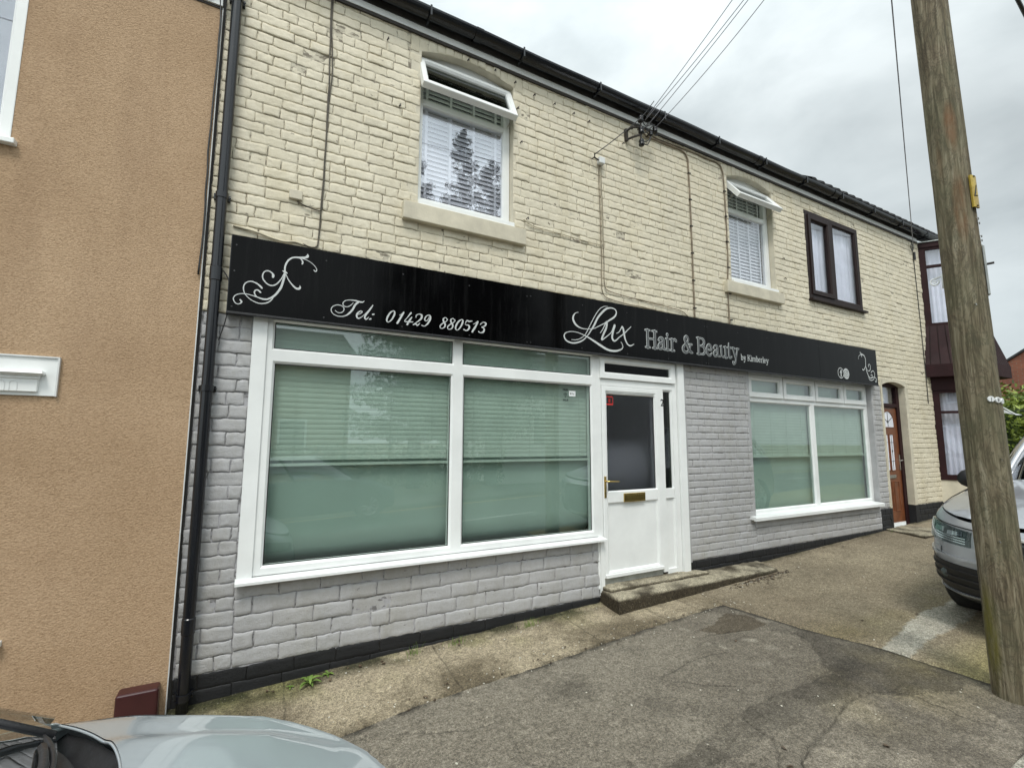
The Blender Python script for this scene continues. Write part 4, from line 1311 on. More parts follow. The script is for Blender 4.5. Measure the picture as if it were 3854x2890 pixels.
TEL = [
  [(.74, 2.57, .0024), (.729, 2.559, .0085), (.706, 2.557, .0121), (.672, 2.562, .0096), (.632, 2.561, .006), (.604, 2.553, .0054), (.586, 2.537, .0059), (.584, 2.519, .0059), (.596, 2.506, .0059), (.618, 2.506, .0059), (.64, 2.521, .006), (.658, 2.543, .0036)],
  [(.695, 2.553, .0132), (.673, 2.529, .0144), (.655, 2.49, .0143), (.631, 2.457, .0131), (.604, 2.435, .0083), (.571, 2.425, .0059), (.532, 2.43, .0059), (.507, 2.449, .0058), (.502, 2.475, .0058), (.516, 2.497, .0059), (.543, 2.51, .0059), (.573, 2.508, .0059), (.591, 2.493, .0059), (.589, 2.469, .0059), (.57, 2.453, .0059), (.548, 2.453, .0059), (.53, 2.465, .0047)],
  [(.682, 2.454, .0048), (.704, 2.46, .0054), (.724, 2.477, .0072), (.723, 2.487, .006), (.709, 2.483, .0084), (.69, 2.462, .012), (.687, 2.44, .012), (.7, 2.427, .0096), (.722, 2.439, .0054), (.745, 2.463, .0042)],
  [(.745, 2.463, .0042), (.772, 2.497, .0049), (.806, 2.547, .0049), (.784, 2.508, .0122), (.756, 2.464, .0133), (.747, 2.439, .012), (.758, 2.427, .0096), (.777, 2.446, .0036)],
  [(.784, 2.431, .0109), (.793, 2.435, .0109)],
  [(.806, 2.471, .0109), (.815, 2.474, .011)],
  [(.968, 2.522, .0062), (.945, 2.507, .0112), (.922, 2.467, .0136), (.916, 2.436, .0098), (.929, 2.426, .0062), (.953, 2.447, .0099), (.973, 2.487, .0137), (.976, 2.515, .01), (.964, 2.522, .0062)],
  [(1.016, 2.492, .0038), (1.034, 2.504, .0063), (1.051, 2.523, .0101), (1.026, 2.475, .015), (1.0, 2.426, .0149)],
  [(1.109, 2.523, .0139), (1.082, 2.485, .0063), (1.058, 2.449, .0063), (1.089, 2.448, .0101), (1.127, 2.451, .0063)],
  [(1.117, 2.489, .0089), (1.098, 2.459, .0139), (1.081, 2.426, .0151)],
  [(1.152, 2.491, .0051), (1.154, 2.51, .0076), (1.177, 2.523, .0064), (1.199, 2.516, .0141), (1.194, 2.487, .0141), (1.159, 2.453, .0076), (1.128, 2.427, .0076), (1.147, 2.439, .0114), (1.166, 2.429, .0114), (1.185, 2.45, .0038)],
  [(1.265, 2.512, .0052), (1.249, 2.481, .0064), (1.23, 2.475, .0077), (1.226, 2.494, .0103), (1.245, 2.52, .0077), (1.271, 2.522, .009), (1.272, 2.493, .0142), (1.25, 2.452, .0128), (1.224, 2.429, .0064), (1.202, 2.433, .0089)],
  [(1.423, 2.509, .0079), (1.406, 2.523, .0066), (1.386, 2.511, .0105), (1.389, 2.488, .0144), (1.403, 2.464, .0144), (1.394, 2.437, .0091), (1.367, 2.427, .0065), (1.358, 2.445, .0091), (1.376, 2.467, .0091), (1.406, 2.487, .0066), (1.424, 2.509, .0066)],
  [(1.491, 2.509, .008), (1.473, 2.524, .0066), (1.453, 2.512, .0106), (1.456, 2.489, .0145), (1.471, 2.464, .0145), (1.461, 2.437, .0092), (1.434, 2.427, .0066), (1.424, 2.445, .0092), (1.443, 2.467, .0092), (1.474, 2.488, .0066), (1.492, 2.509, .0066)],
  [(1.551, 2.525, .0067), (1.525, 2.507, .012), (1.501, 2.468, .0146), (1.497, 2.439, .0106), (1.512, 2.429, .0066), (1.535, 2.45, .0106), (1.557, 2.493, .0147), (1.561, 2.52, .0107), (1.548, 2.525, .0067)],
  [(1.648, 2.524, .0068), (1.619, 2.518, .0121), (1.598, 2.52, .0094), (1.584, 2.486, .004), (1.616, 2.482, .0121), (1.62, 2.457, .0148), (1.596, 2.434, .0094), (1.571, 2.441, .0107)],
  [(1.659, 2.498, .0041), (1.681, 2.51, .0068), (1.703, 2.528, .0109), (1.678, 2.477, .0162), (1.649, 2.43, .0161)],
  [(1.725, 2.503, .0082), (1.75, 2.525, .0068), (1.779, 2.52, .0137), (1.769, 2.495, .0123), (1.736, 2.48, .0041), (1.762, 2.47, .0123), (1.755, 2.442, .015), (1.729, 2.43, .0068), (1.709, 2.438, .0108)],
]
LUX = [
  [(2.78, 2.754, .0046), (2.745, 2.74, .0081), (2.721, 2.71, .0161), (2.717, 2.676, .0207), (2.737, 2.638, .0207), (2.774, 2.611, .015), (2.83, 2.597, .0092), (2.9, 2.6, .007), (2.972, 2.615, .007), (3.031, 2.645, .0083), (3.106, 2.683, .0107), (3.174, 2.725, .0169), (3.236, 2.766, .0182), (3.264, 2.812, .0146), (3.246, 2.846, .0122), (3.193, 2.854, .0134), (3.132, 2.836, .0193), (3.071, 2.786, .0215), (3.018, 2.726, .0202), (2.973, 2.649, .0188), (2.929, 2.586, .0128), (2.885, 2.529, .0093), (2.828, 2.479, .0126), (2.758, 2.449, .0148), (2.696, 2.441, .0147), (2.636, 2.456, .0146), (2.609, 2.493, .0135), (2.623, 2.528, .0102), (2.677, 2.549, .0068), (2.746, 2.553, .0069), (2.815, 2.541, .0081), (2.885, 2.52, .0127), (2.97, 2.485, .0198), (3.056, 2.447, .0235), (3.143, 2.415, .0213), (3.233, 2.411, .0203), (3.303, 2.43, .0144), (3.338, 2.457, .0097), (3.331, 2.493, .0085), (3.314, 2.512, .006)],
  [(3.151, 2.863, .0048), (3.103, 2.857, .006), (3.05, 2.825, .0072), (3.005, 2.774, .0083), (2.96, 2.706, .0082), (2.915, 2.631, .0082), (2.879, 2.568, .0081), (2.843, 2.524, .0069), (2.786, 2.488, .0069), (2.738, 2.474, .0068), (2.693, 2.471, .0045)],
  [(3.048, 2.577, .0059), (3.078, 2.615, .0083), (3.105, 2.659, .0107), (3.129, 2.701, .0144), (3.136, 2.687, .0216), (3.123, 2.632, .0227), (3.088, 2.568, .0213), (3.065, 2.513, .0189), (3.094, 2.525, .0118), (3.147, 2.563, .0095), (3.193, 2.604, .0096), (3.23, 2.674, .0169), (3.237, 2.672, .0205), (3.213, 2.612, .0216), (3.2, 2.551, .0215), (3.214, 2.52, .0203), (3.244, 2.52, .0144), (3.291, 2.558, .0109), (3.346, 2.597, .0097)],
  [(3.258, 2.596, .006), (3.293, 2.615, .0085), (3.317, 2.648, .0109), (3.337, 2.675, .0171), (3.352, 2.646, .022), (3.362, 2.593, .0219), (3.376, 2.54, .0183), (3.406, 2.497, .0146), (3.444, 2.486, .0134), (3.491, 2.508, .0061)],
  [(3.457, 2.689, .0074), (3.411, 2.65, .0098), (3.362, 2.608, .011), (3.291, 2.558, .0097)],
]
SWIRLR = [
  [(7.994, 2.846, .0111), (8.006, 2.82, .0189), (8.055, 2.811, .019), (8.104, 2.793, .0168), (8.129, 2.751, .0145), (8.129, 2.691, .0134), (8.124, 2.624, .0133), (8.136, 2.57, .0144), (8.164, 2.517, .0144), (8.209, 2.471, .0144), (8.26, 2.466, .0134), (8.338, 2.485, .0123), (8.389, 2.472, .0124), (8.411, 2.445, .0112), (8.384, 2.41, .0112), (8.366, 2.434, .0134)],
  [(8.044, 2.804, .0111), (7.97, 2.789, .0078), (7.936, 2.762, .0066), (7.926, 2.731, .0088)],
  [(8.045, 2.807, .0123), (8.021, 2.772, .0111)],
  [(8.122, 2.646, .0089), (8.084, 2.599, .0122), (8.044, 2.572, .0143), (8.02, 2.583, .0165)],
  [(8.134, 2.625, .0078), (8.164, 2.583, .0089), (8.214, 2.57, .0112), (8.251, 2.601, .0123), (8.259, 2.651, .0112), (8.236, 2.674, .0101), (8.203, 2.661, .0112), (8.204, 2.636, .0145)],
  [(8.172, 2.501, .0089), (8.204, 2.443, .01), (8.255, 2.431, .0111), (8.315, 2.445, .0112), (8.353, 2.481, .0112), (8.367, 2.531, .0113), (8.352, 2.569, .0113), (8.31, 2.579, .0124), (8.264, 2.552, .0157)],
  [(8.272, 2.472, .0089), (8.297, 2.499, .0101), (8.285, 2.517, .0112), (8.257, 2.51, .0145)],
]
# ------------------------------------------------------------------ shop sign
sign = thing('shop_sign', 'long glossy black shop sign with silver script lettering across the front of the salon', 'sign', (4.15, 3.76, 2.64))
SX0, SX1, SZ0, SZ1, SY = -0.163, 8.455, 2.366, 2.912, 3.7155
seams = [SX0, 2.218, 4.612, 6.905, SX1]
for a, b in zip(seams[:-1], seams[1:]):
    MB().box(a + 0.0012, b - 0.0012, SY, SY + 0.012, SZ0 + 0.004, SZ1).build('sign_panel', MAT['sign'], sign, bevel=0.0012)
mb = MB().box(SX0, SX1, SY + 0.0125, 3.796, SZ0, SZ1 - 0.003)
mb.box(SX0 - 0.004, SX0, SY - 0.001, 3.796, SZ0, SZ1)
mb.box(SX1, SX1 + 0.004, SY - 0.001, 3.796, SZ0, SZ1)
mb.build('sign_box', MAT['black_plastic'], sign)
mb = MB().box(SX0 - 0.004, SX1 + 0.004, SY - 0.010, SY + 0.02, SZ0 - 0.012, SZ0 + 0.003)
mb.build('bottom_trim', MAT['trim'], sign, bevel=0.002)
for x, z in [(-.133, 2.84), (-.136, 2.655), (-.137, 2.404), (.452, 2.836), (.454, 2.402), (1.037, 2.834), (1.04, 2.403), (1.618, 2.833), (1.625, 2.397), (2.198, 2.827), (2.198, 2.396), (2.237, 2.833), (2.237, 2.398), (2.833, 2.833), (2.819, 2.401), (3.408, 2.831), (3.405, 2.398), (3.989, 2.828), (3.988, 2.397), (4.59, 2.828), (4.63, 2.828), (4.59, 2.396), (4.63, 2.396), (5.181, 2.82), (5.192, 2.397), (5.752, 2.815), (5.744, 2.39), (6.88, 2.819), (6.925, 2.819), (6.895, 2.39), (7.524, 2.827), (7.485, 2.39), (8.2, 2.82), (8.2, 2.40)]:
    MB().lathe([(0, -0.0015), (0.0045, -0.001), (0.006, 0.0)], (x, SY - 0.0005, z), 'Y', 10).build('screw_cap', MAT['trim'], sign)

stroke_k = [0]
def stroke(mb, pts, extra=0.0, scale=1.0, off=0.0):
    """a ribbon of changing width laid on the sign face"""
    y0 = SY - 0.0012 - off - 0.00025 * (stroke_k[0] % 9)
    stroke_k[0] += 1
    if len(pts) == 2:
        Q = [np.array(pts[0]), (np.array(pts[0]) + np.array(pts[1])) / 2, np.array(pts[1])]
    else: Q = catmull(pts, 5)
    Q = [q for i, q in enumerate(Q) if i == 0 or np.hypot(*(q[:2] - Q[i - 1][:2])) > 1e-5]
    n = len(Q)
    Lp, Rp = [], []
    for i, q in enumerate(Q):
        a, b = Q[max(i - 1, 0)], Q[min(i + 1, n - 1)]
        t = b[:2] - a[:2]
        t = t / (np.hypot(*t) + 1e-9)
        w = max(0.001, q[2] * scale + extra) / 2
        y = y0 - 0.0018 * i / n
        nx, nz = -t[1], t[0]
        Lp.append((q[0] + nx * w, y, q[1] + nz * w))
        Rp.append((q[0] - nx * w, y, q[1] - nz * w))
    mb.grid([[l, r] for l, r in zip(Lp, Rp)])
    for e, s in ((0, -1), (n - 1, 1)):
        q = Q[e]
        a, b = Q[max(e - 1, 0)], Q[min(e + 1, n - 1)]
        t = b[:2] - a[:2]
        an = math.atan2(t[1], t[0])
        w = max(0.001, q[2] * scale + extra) / 2
        y = y0 - 0.0018 * e / n
        c = [(q[0] + w * math.cos(an + s * (math.pi / 2 - math.pi * k / 6) + (math.pi if s < 0 else 0) * 0), y, q[1] + w * math.sin(an + s * (math.pi / 2 - math.pi * k / 6))) for k in range(7)]
        if s < 0:
            c = [(q[0] - w * math.cos(an + (math.pi / 2 - math.pi * k / 6)), y, q[1] - w * math.sin(an + (math.pi / 2 - math.pi * k / 6))) for k in range(7)]
        mb.poly(c)

for nm, S_ in (('scroll_ornament', SWIRL), ('phone_number', TEL), ('script_name', LUX), ('scroll_ornament', SWIRLR)):
    mb = MB()
    for p in S_: stroke(mb, p)
    mb.build(nm, MAT['letter'], sign)

# upright serif letters, drawn as strokes in a unit box (x 0..1, z 0..1 = cap height, x-height 0.68)
V_, H_ = 0.125, 0.05      # stem and hairline widths
G = {
 'H': [[(.22, .02, V_), (.22, .98, V_)], [(.80, .02, V_), (.80, .98, V_)], [(.22, .52, H_), (.80, .52, H_)], [(.04, .02, H_), (.40, .02, H_)], [(.62, .02, H_), (.98, .02, H_)], [(.04, .98, H_), (.40, .98, H_)], [(.62, .98, H_), (.98, .98, H_)]],
 'B': [[(.25, .02, V_), (.25, .98, V_)], [(.06, .98, H_), (.50, .98, H_), (.78, .93, .09), (.88, .76, V_), (.76, .59, .09), (.50, .53, H_), (.25, .53, H_)], [(.50, .53, H_), (.82, .48, .09), (.95, .28, V_), (.82, .08, .09), (.50, .02, H_), (.06, .02, H_)]],
 'a': [[(.15, .52, .10), (.28, .64, .07), (.48, .67, .07), (.66, .58, V_), (.68, .40, V_), (.68, .12, V_), (.80, .03, .07), (.98, .04, H_)], [(.68, .40, .06), (.35, .36, .08), (.14, .20, V_), (.24, .04, .09), (.46, .04, .07), (.68, .16, .06)]],
 'i': [[(.52, .02, V_), (.52, .66, V_)], [(.12, .66, H_), (.52, .66, H_)], [(.08, .02, H_), (.96, .02, H_)], [(.50, .88, .13), (.50, .90, .13)]],
 'r': [[(.34, .02, V_), (.34, .66, V_)], [(.08, .66, H_), (.34, .66, H_)], [(.08, .02, H_), (.66, .02, H_)], [(.36, .46, .06), (.52, .62, .07), (.74, .67, .08), (.90, .60, .11)]],
 '&': [[(.98, .52, H_), (.66, .52, H_)], [(.84, .51, .06), (.72, .26, .07), (.52, .06, .08), (.28, .02, .10), (.10, .12, V_), (.10, .30, V_), (.30, .48, .08), (.54, .66, .07), (.60, .84, .10), (.46, .97, .08), (.30, .90, .10), (.28, .74, V_), (.48, .44, V_), (.76, .10, V_), (.98, .04, H_)]],
 'e': [[(.16, .36, H_), (.86, .36, H_), (.84, .54, .11), (.60, .67, .07), (.34, .62, .09), (.16, .40, V_), (.18, .18, V_), (.38, .04, .09), (.64, .03, .07), (.90, .16, .06)]],
 'u': [[(.04, .66, H_), (.22, .66, H_)], [(.22, .66, V_), (.22, .20, V_), (.34, .05, .09), (.54, .05, .07), (.76, .18, .06)], [(.56, .66, H_), (.76, .66, H_)], [(.76, .66, V_), (.76, .02, V_)], [(.76, .02, H_), (.98, .02, H_)]],
 't': [[(.42, .92, .05), (.42, .60, V_), (.42, .18, V_), (.56, .03, .08), (.92, .10, H_)], [(.04, .66, H_), (.90, .66, H_)]],
 'y': [[(.20, .66, V_), (.54, .04, V_)], [(.84, .66, .06), (.56, .06, .07), (.40, -.24, .08), (.20, -.32, .09), (.10, -.24, .12)], [(.02, .66, H_), (.42, .66, H_)], [(.66, .66, H_), (1.0, .66, H_)]],
 'b': [[(.22, .02, V_), (.22, .98, V_)], [(.04, .98, H_), (.22, .98, H_)], [(.24, .50, .06), (.50, .67, .08), (.84, .54, V_), (.88, .30, V_), (.68, .06, .09), (.42, .03, .07), (.24, .14, .06)]],
 'K': [[(.20, .02, V_), (.20, .98, V_)], [(.20, .42, .06), (.84, .98, .06)], [(.42, .60, V_), (.88, .02, V_)], [(.04, .02, H_), (.38, .02, H_)], [(.04, .98, H_), (.38, .98, H_)], [(.70, .98, H_), (.98, .98, H_)], [(.70, .02, H_), (1.0, .02, H_)]],
 'm': [[(.12, .02, V_), (.12, .66, V_)], [(.50, .02, V_), (.50, .52, V_), (.40, .67, .08), (.12, .52, .06)], [(.86, .02, V_), (.86, .52, V_), (.76, .67, .08), (.50, .52, .06)], [(.02, .66, H_), (.12, .66, H_)]],
 'l': [[(.5, .02, V_), (.5, .98, V_)], [(.1, .98, H_), (.5, .98, H_)], [(.08, .02, H_), (.95, .02, H_)]],
}
def glyph(mb, ch, x0, x1, zb, cap, extra, scale, off):
    for s_ in G[ch]:
        stroke(mb, [(x0 + (x1 - x0) * p[0], zb + cap * p[1], p[2] * cap) for p in s_], extra, scale, off)
big = [('H', 3.648, 3.826), ('a', 3.832, 3.950), ('i', 3.948, 4.008), ('r', 4.012, 4.120), ('&', 4.206, 4.370), ('B', 4.436, 4.583), ('e', 4.590, 4.703), ('a', 4.712, 4.836), ('u', 4.838, 4.968), ('t', 4.964, 5.052), ('y', 5.050, 5.176)]
mb, mc = MB(), MB()
for ch, a, b in big:
    glyph(mb, ch, a, b, 2.490, 0.193, 0.0125, 1.0, 0.0)
    glyph(mc, ch, a, b, 2.490, 0.193, -0.001, 0.95, 0.0045)
mb.build('serif_name', MAT['letter'], sign)
mc.build('serif_name_core', MAT['letter_core'], sign)
mb = MB()
for ch, a, b in [('b', 5.213, 5.258), ('y', 5.262, 5.309), ('K', 5.337, 5.400), ('i', 5.402, 5.426), ('m', 5.428, 5.502), ('b', 5.506, 5.549), ('e', 5.551, 5.594), ('r', 5.597, 5.633), ('l', 5.635, 5.656), ('e', 5.658, 5.701), ('y', 5.704, 5.758)]:
    glyph(mb, ch, a, b, 2.487, 0.071, 0.0015, 1.0, 0.0)
mb.build('owner_line', MAT['letter'], sign)
# round media marks
def disc(mb, x, z, rx, rz, y, k=28):
    mb.poly([(x + rx * math.cos(2 * math.pi * i / k), y, z + rz * math.sin(2 * math.pi * i / k)) for i in range(k)])
def annulus(mb, x, z, r0, r1, y, sx=1.0, k=32, sq=0):
    P = []
    for i in range(k + 1):
        a = 2 * math.pi * i / k
        c, s_ = math.cos(a), math.sin(a)
        if sq:
            e = 2.0 / sq
            c = math.copysign(abs(c) ** e, c)
            s_ = math.copysign(abs(s_) ** e, s_)
        P.append([(x + r * sx * c, y, z + r * s_) for r in (r0, r1)])
    mb.grid(P)
yy = SY - 0.0014
mb = MB()
annulus(mb, 7.423, 2.485, 0.068, 0.078, yy)
disc(mb, 7.566, 2.484, 0.078, 0.078, yy)
mb.box(7.415, 7.437, yy - 0.0004, yy, 2.430, 2.510)
mb.box(7.398, 7.455, yy - 0.0006, yy - 0.0002, 2.486, 2.504)
P = []
for i in range(9):
    a = math.radians(180 - 100 * i / 8)
    P.append([(7.445 + r * math.cos(a), yy - 0.0008, 2.508 + r * 0.9 * math.sin(a)) for r in (0.009, 0.030)])
mb.grid(P)
mb.build('media_symbol', MAT['letter'], sign)
mb = MB()
annulus(mb, 7.566, 2.484, 0.040, 0.049, yy - 0.0006, sq=5)
annulus(mb, 7.566, 2.484, 0.016, 0.024, yy - 0.0006)
disc(mb, 7.591, 2.509, 0.006, 0.006, yy - 0.0006, 10)
mb.build('media_symbol', MAT['letter_core'], sign)

# ------------------------------------------------------------------ downpipe
dp = thing('downpipe', 'tall black plastic rainwater downpipe between the tan rendered house and the painted brick terrace', 'drainpipe', (-0.243, 3.74, -0.2))
PX, PY = -0.243, 3.738
mb = MB()
pr_ = 0.034
mb.tube([(PX, PY, z) for z in np.linspace(-0.22, 5.20, 24)], pr_, 20)
mb.build('pipe', MAT['black_plastic'], dp, smooth=True)
for z in (4.70, 3.18, 1.84, -0.065):
    mb = MB().lathe([(pr_, -0.022), (pr_ + 0.006, -0.020), (pr_ + 0.006, 0.020), (pr_, 0.022)], (PX, PY, z), 'Z', 24)
    mb.box(PX - 0.05, PX + 0.05, PY + 0.02, 3.80, z - 0.018, z + 0.018)
    mb.lathe([(0, -0.006), (0.008, -0.004), (0.008, 0.0)], (PX + 0.047, PY + 0.018, z), 'Y', 8)
    mb.build('pipe_clip', MAT['black_plastic'], dp)
for z in (2.62, 0.35):
    MB().lathe([(pr_, -0.05), (pr_ + 0.004, -0.045), (pr_ + 0.004, 0.045), (pr_, 0.05)], (PX, PY, z), 'Z', 24).build('pipe_socket', MAT['black_plastic'], dp, smooth=False)

# ------------------------------------------------------------------ cables and boxes on the wall
def cable(name, pts, r, mat, label, cat='cable', group=None, n=6, kind=None, k=6, wob=0.0):
    P = catmull(pts, n) if len(pts) > 2 else [np.array(pts[0]), np.array(pts[1])]
    if wob: P = [p + np.array([wob * vnoise(p[2] * 6, p[0] * 6, 3), 0, wob * vnoise(p[0] * 6, p[2] * 2, 9)]) for p in P]
    o = MB().tube(P, r, k).build(name, MAT[mat], smooth=True)
    return tag(o, label, cat, group, kind)
CY = 3.783
cable('wall_cable', [(.400, CY, 5.09), (.404, CY, 4.7), (.414, CY, 4.23), (.412, CY, 3.8), (.404, CY, 3.35), (.398, CY, 3.02), (.385, CY, 2.955), (.34, CY, 2.945), (.29, CY, 2.96)], 0.0055, 'cable_old', 'thicker brown cable hanging down the cream wall left of the large upper window', n=8, wob=0.008)
cable('wall_cable', [(.412, CY, 5.09), (.410, CY, 4.8), (.432, CY, 4.45), (.424, CY, 4.23), (.414, CY, 3.8), (.409, CY, 3.35), (.400, CY, 3.25), (.30, CY, 3.26), (.235, CY, 3.285)], 0.005, 'cable_old', 'thinner cable running beside the brown one and bending to the small cream junction box', n=8, wob=0.008)
jb = MB().box(.175, .268, 3.768, 3.80, 3.292, 3.366).build('junction_box', MAT['cream_plain'], bevel=0.006)
tag(jb, 'small square cream junction box on the wall above the left end of the sign', 'junction box')
cable('wall_cable', [(-.16, CY, 3.00), (-.05, CY - .004, 2.985), (.06, CY, 2.965), (.16, CY - .003, 2.955), (.24, CY, 2.965), (.30, CY, 2.95)], 0.008, 'cable_cream', 'cream painted cable lying along the wall just above the left end of the sign', n=6, wob=0.01)
tb = thing('telephone_box', 'small pale grey telephone box high on the cream wall beside the insulators', 'junction box', (3.14, 3.78, 4.46))
MB().box(3.105, 3.18, 3.735, 3.79, 4.425, 4.50).build('cover', MAT['upvc_dim'], tb, bevel=0.010, seg=3)
MB().tube([(3.04, 3.79, 4.47), (3.04, 3.74, 4.47), (3.03, 3.73, 4.50)], 0.006, 6).tube([(3.04, 3.75, 4.47), (3.10, 3.75, 4.455)], 0.008, 6).build('hook', MAT['iron'], tb)
cable('wall_cable', [(3.125, CY, 4.42), (3.130, CY, 4.0), (3.138, CY, 3.5), (3.140, CY, 3.15), (3.143, CY, 3.05), (3.19, CY, 2.985), (3.35, CY, 2.962), (3.6, CY, 2.952), (3.9, CY, 2.945)], 0.0045, 'cable_brown', 'thin brown cable dropping from the pale telephone box and turning right above the sign', n=8, wob=0.006)
cable('wall_cable', [(3.150, CY, 4.42), (3.154, CY, 4.0), (3.158, CY, 3.62), (3.150, CY, 3.55), (3.09, CY, 3.535), (2.7, CY, 3.545), (2.32, CY, 3.56), (2.20, CY, 3.60)], 0.0045, 'cable_cream', 'cream cable dropping from the telephone box and turning left to the large window sill', n=8, wob=0.006)
cable('wall_cable', [(3.158, CY, 4.42), (3.166, CY, 3.9), (3.170, CY, 3.3), (3.178, CY, 3.14), (3.22, CY, 3.06), (3.5, CY, 3.035), (3.95, CY, 3.01), (4.28, CY, 2.99), (4.40, CY, 2.94)], 0.0045, 'cable_brown', 'brown cable looping from under the telephone box to the foot of the thicker conduit', n=8, wob=0.008)
cond1 = cable('conduit', [(3.66, 3.74, 4.985), (3.9, CY, 4.985), (4.2, CY, 4.988), (4.42, CY, 4.985), (4.495, CY, 4.93), (4.515, CY, 4.80), (4.520, CY, 4.2), (4.518, CY, 3.5), (4.512, CY, 2.90)], 0.010, 'cable_brown', 'brown conduit dropping between the two white upper windows, nearer the telephone box', n=8, wob=0.004)
cond2 = cable('conduit', [(3.72, 3.74, 5.015), (4.0, CY, 5.012), (4.45, CY, 5.022), (4.9, CY, 5.022), (5.08, CY, 5.010), (5.140, CY, 4.94), (5.158, CY, 4.80), (5.166, CY, 4.2), (5.160, CY, 3.75), (5.135, CY, 3.45), (5.130, CY, 3.2), (5.134, CY, 2.90)], 0.009, 'cable_brown', 'brown conduit dropping close beside the left edge of the smaller white upper window', n=8, wob=0.005)
for x, z0, par in ((4.520, 4.72, cond1), (5.163, 4.66, cond2)):
    for i in range(6): MB().box(x - 0.018, x + 0.018, 3.770, 3.79, z0 - i * 0.335, z0 - i * 0.335 + 0.014).build('clip', MAT['iron'], par)
cable('wall_cable', [(10.23, 3.79, 5.06), (10.235, CY, 4.8), (10.25, CY, 4.0), (10.262, CY, 3.2), (10.268, CY, 2.6), (10.262, CY, 2.35), (10.255, CY, 2.16)], 0.006, 'cable_dark', 'thin dark cable hanging down the cream wall just left of the brown bay', n=6)
cn = thing('cable_connector', 'small dark cable connector with a wire loop, high beside the brown bay', 'connector', (10.23, 3.77, 4.78))
MB().tube([(10.236, 3.765, 4.86), (10.238, 3.765, 4.72)], 0.018, 8).build('connector_body', MAT['cable_dark'], cn)
MB().tube([(10.17 + 0.05 * math.cos(a), 3.765, 4.94 + 0.06 * math.sin(a)) for a in np.linspace(0, 6.28, 20)], 0.005, 6, cap=False).build('wire_loop', MAT['cable_dark'], cn)
# insulator cluster under the gutter
ins = thing('insulator_bracket', 'cluster of black insulators on an iron rod just under the gutter', 'insulators', (3.62, 3.70, 4.93))
IX, IY = 3.635, 3.665
mb = MB().tube([(IX, IY, 4.74), (IX, IY, 5.10)], 0.010, 8)
mb.box(IX - 0.13, IX - 0.10, 3.76, 3.795, 4.82, 4.96)
mb.tube([(IX - 0.115, 3.785, 4.94), (IX - 0.09, 3.70, 4.95), (IX, IY, 4.955)], 0.012, 8)
mb.tube([(IX - 0.115, 3.785, 4.84), (IX - 0.06, 3.70, 4.85), (IX, IY, 4.87)], 0.012, 8)
mb.tube([(IX + 0.20, 3.79, 4.98), (IX + 0.20, 3.67, 4.99)], 0.010, 8)
mb.build('iron_rod', MAT['iron'], ins)
def insulator(x, z, s=1.0, y=IY):
    m_ = MB().lathe([(0, 0.030 * s), (0.020 * s, 0.028 * s), (0.026 * s, 0.012 * s), (0.016 * s, 0.0), (0.026 * s, -0.012 * s), (0.024 * s, -0.026 * s), (0.012 * s, -0.034 * s), (0, -0.036 * s)], (x, y, z), 'Z', 14)
    m_.build('insulator', MAT['insulator'], ins, smooth=True)
for x, z, s in ((IX, 5.055, 1.25), (IX + 0.003, 4.92, 1.25), (IX + 0.004, 4.775, 1.25), (IX + 0.215, 5.00, 1.1), (IX + 0.15, 4.93, 0.85)): insulator(x, z, s)
mb = MB()
for pts in ([(IX + 0.03, IY, 4.95), (IX + 0.10, IY - .02, 5.0), (IX + 0.19, IY, 5.05), (IX + 0.235, IY, 5.0), (IX + 0.24, IY, 4.94), (IX + 0.2, IY, 4.93)],
            [(IX + 0.02, IY, 5.05), (IX + 0.07, IY, 5.0), (IX + 0.13, IY, 5.06), (IX + 0.2, IY, 5.04)],
            [(IX + 0.03, IY, 4.79), (IX + 0.10, IY, 4.83), (IX + 0.15, IY, 4.90)],
            [(IX + 0.03, IY, 4.78), (IX + 0.085, IY, 4.775), (IX + 0.13, IY, 4.84), (IX + 0.16, IY, 4.93)],
            [(IX, IY, 4.93), (IX + 0.06, IY, 4.91), (IX + 0.12, IY, 4.97), (IX + 0.21, IY, 5.06)],
            [(IX - 0.09, IY + .05, 4.93), (IX - 0.05, IY, 4.98), (IX, IY, 4.95), (IX + 0.05, IY, 4.90)]):
    mb.tube(catmull(pts, 5), 0.0055, 6)
mb.build('wire_tail', MAT['cable_dark'], ins, smooth=True)
cable('drop_wire', [(3.035, 3.73, 4.49), (3.3, 3.70, 4.735), (IX - 0.02, 3.63, 5.05), (3.70, 3.52, 5.20)], 0.005, 'cable_dark', 'dark wire slanting from the telephone box up to the insulators', 'wire')

# old iron spikes and marks on the wall
for x, z in ((1.60, 5.01), (1.88, 5.02), (2.10, 4.98), (2.13, 4.72), (2.17, 4.38), (2.32, 4.93), (2.56, 4.92), (2.80, 4.90), (.98, 4.33), (3.47, 4.78), (2.24, 3.62), (0.86, 4.90), (3.0, 4.88), (6.32, 4.0), (6.33, 3.72)):
    tag(MB().tube([(x, 3.80, z), (x + 0.004, 3.765, z + 0.004), (x + 0.002, 3.762, z - 0.016)], 0.0055, 6).build('wall_nail', MAT['iron']), 'small rusty nail left sticking out of the cream painted brickwork', 'nail', 'rusty nails in the cream wall')

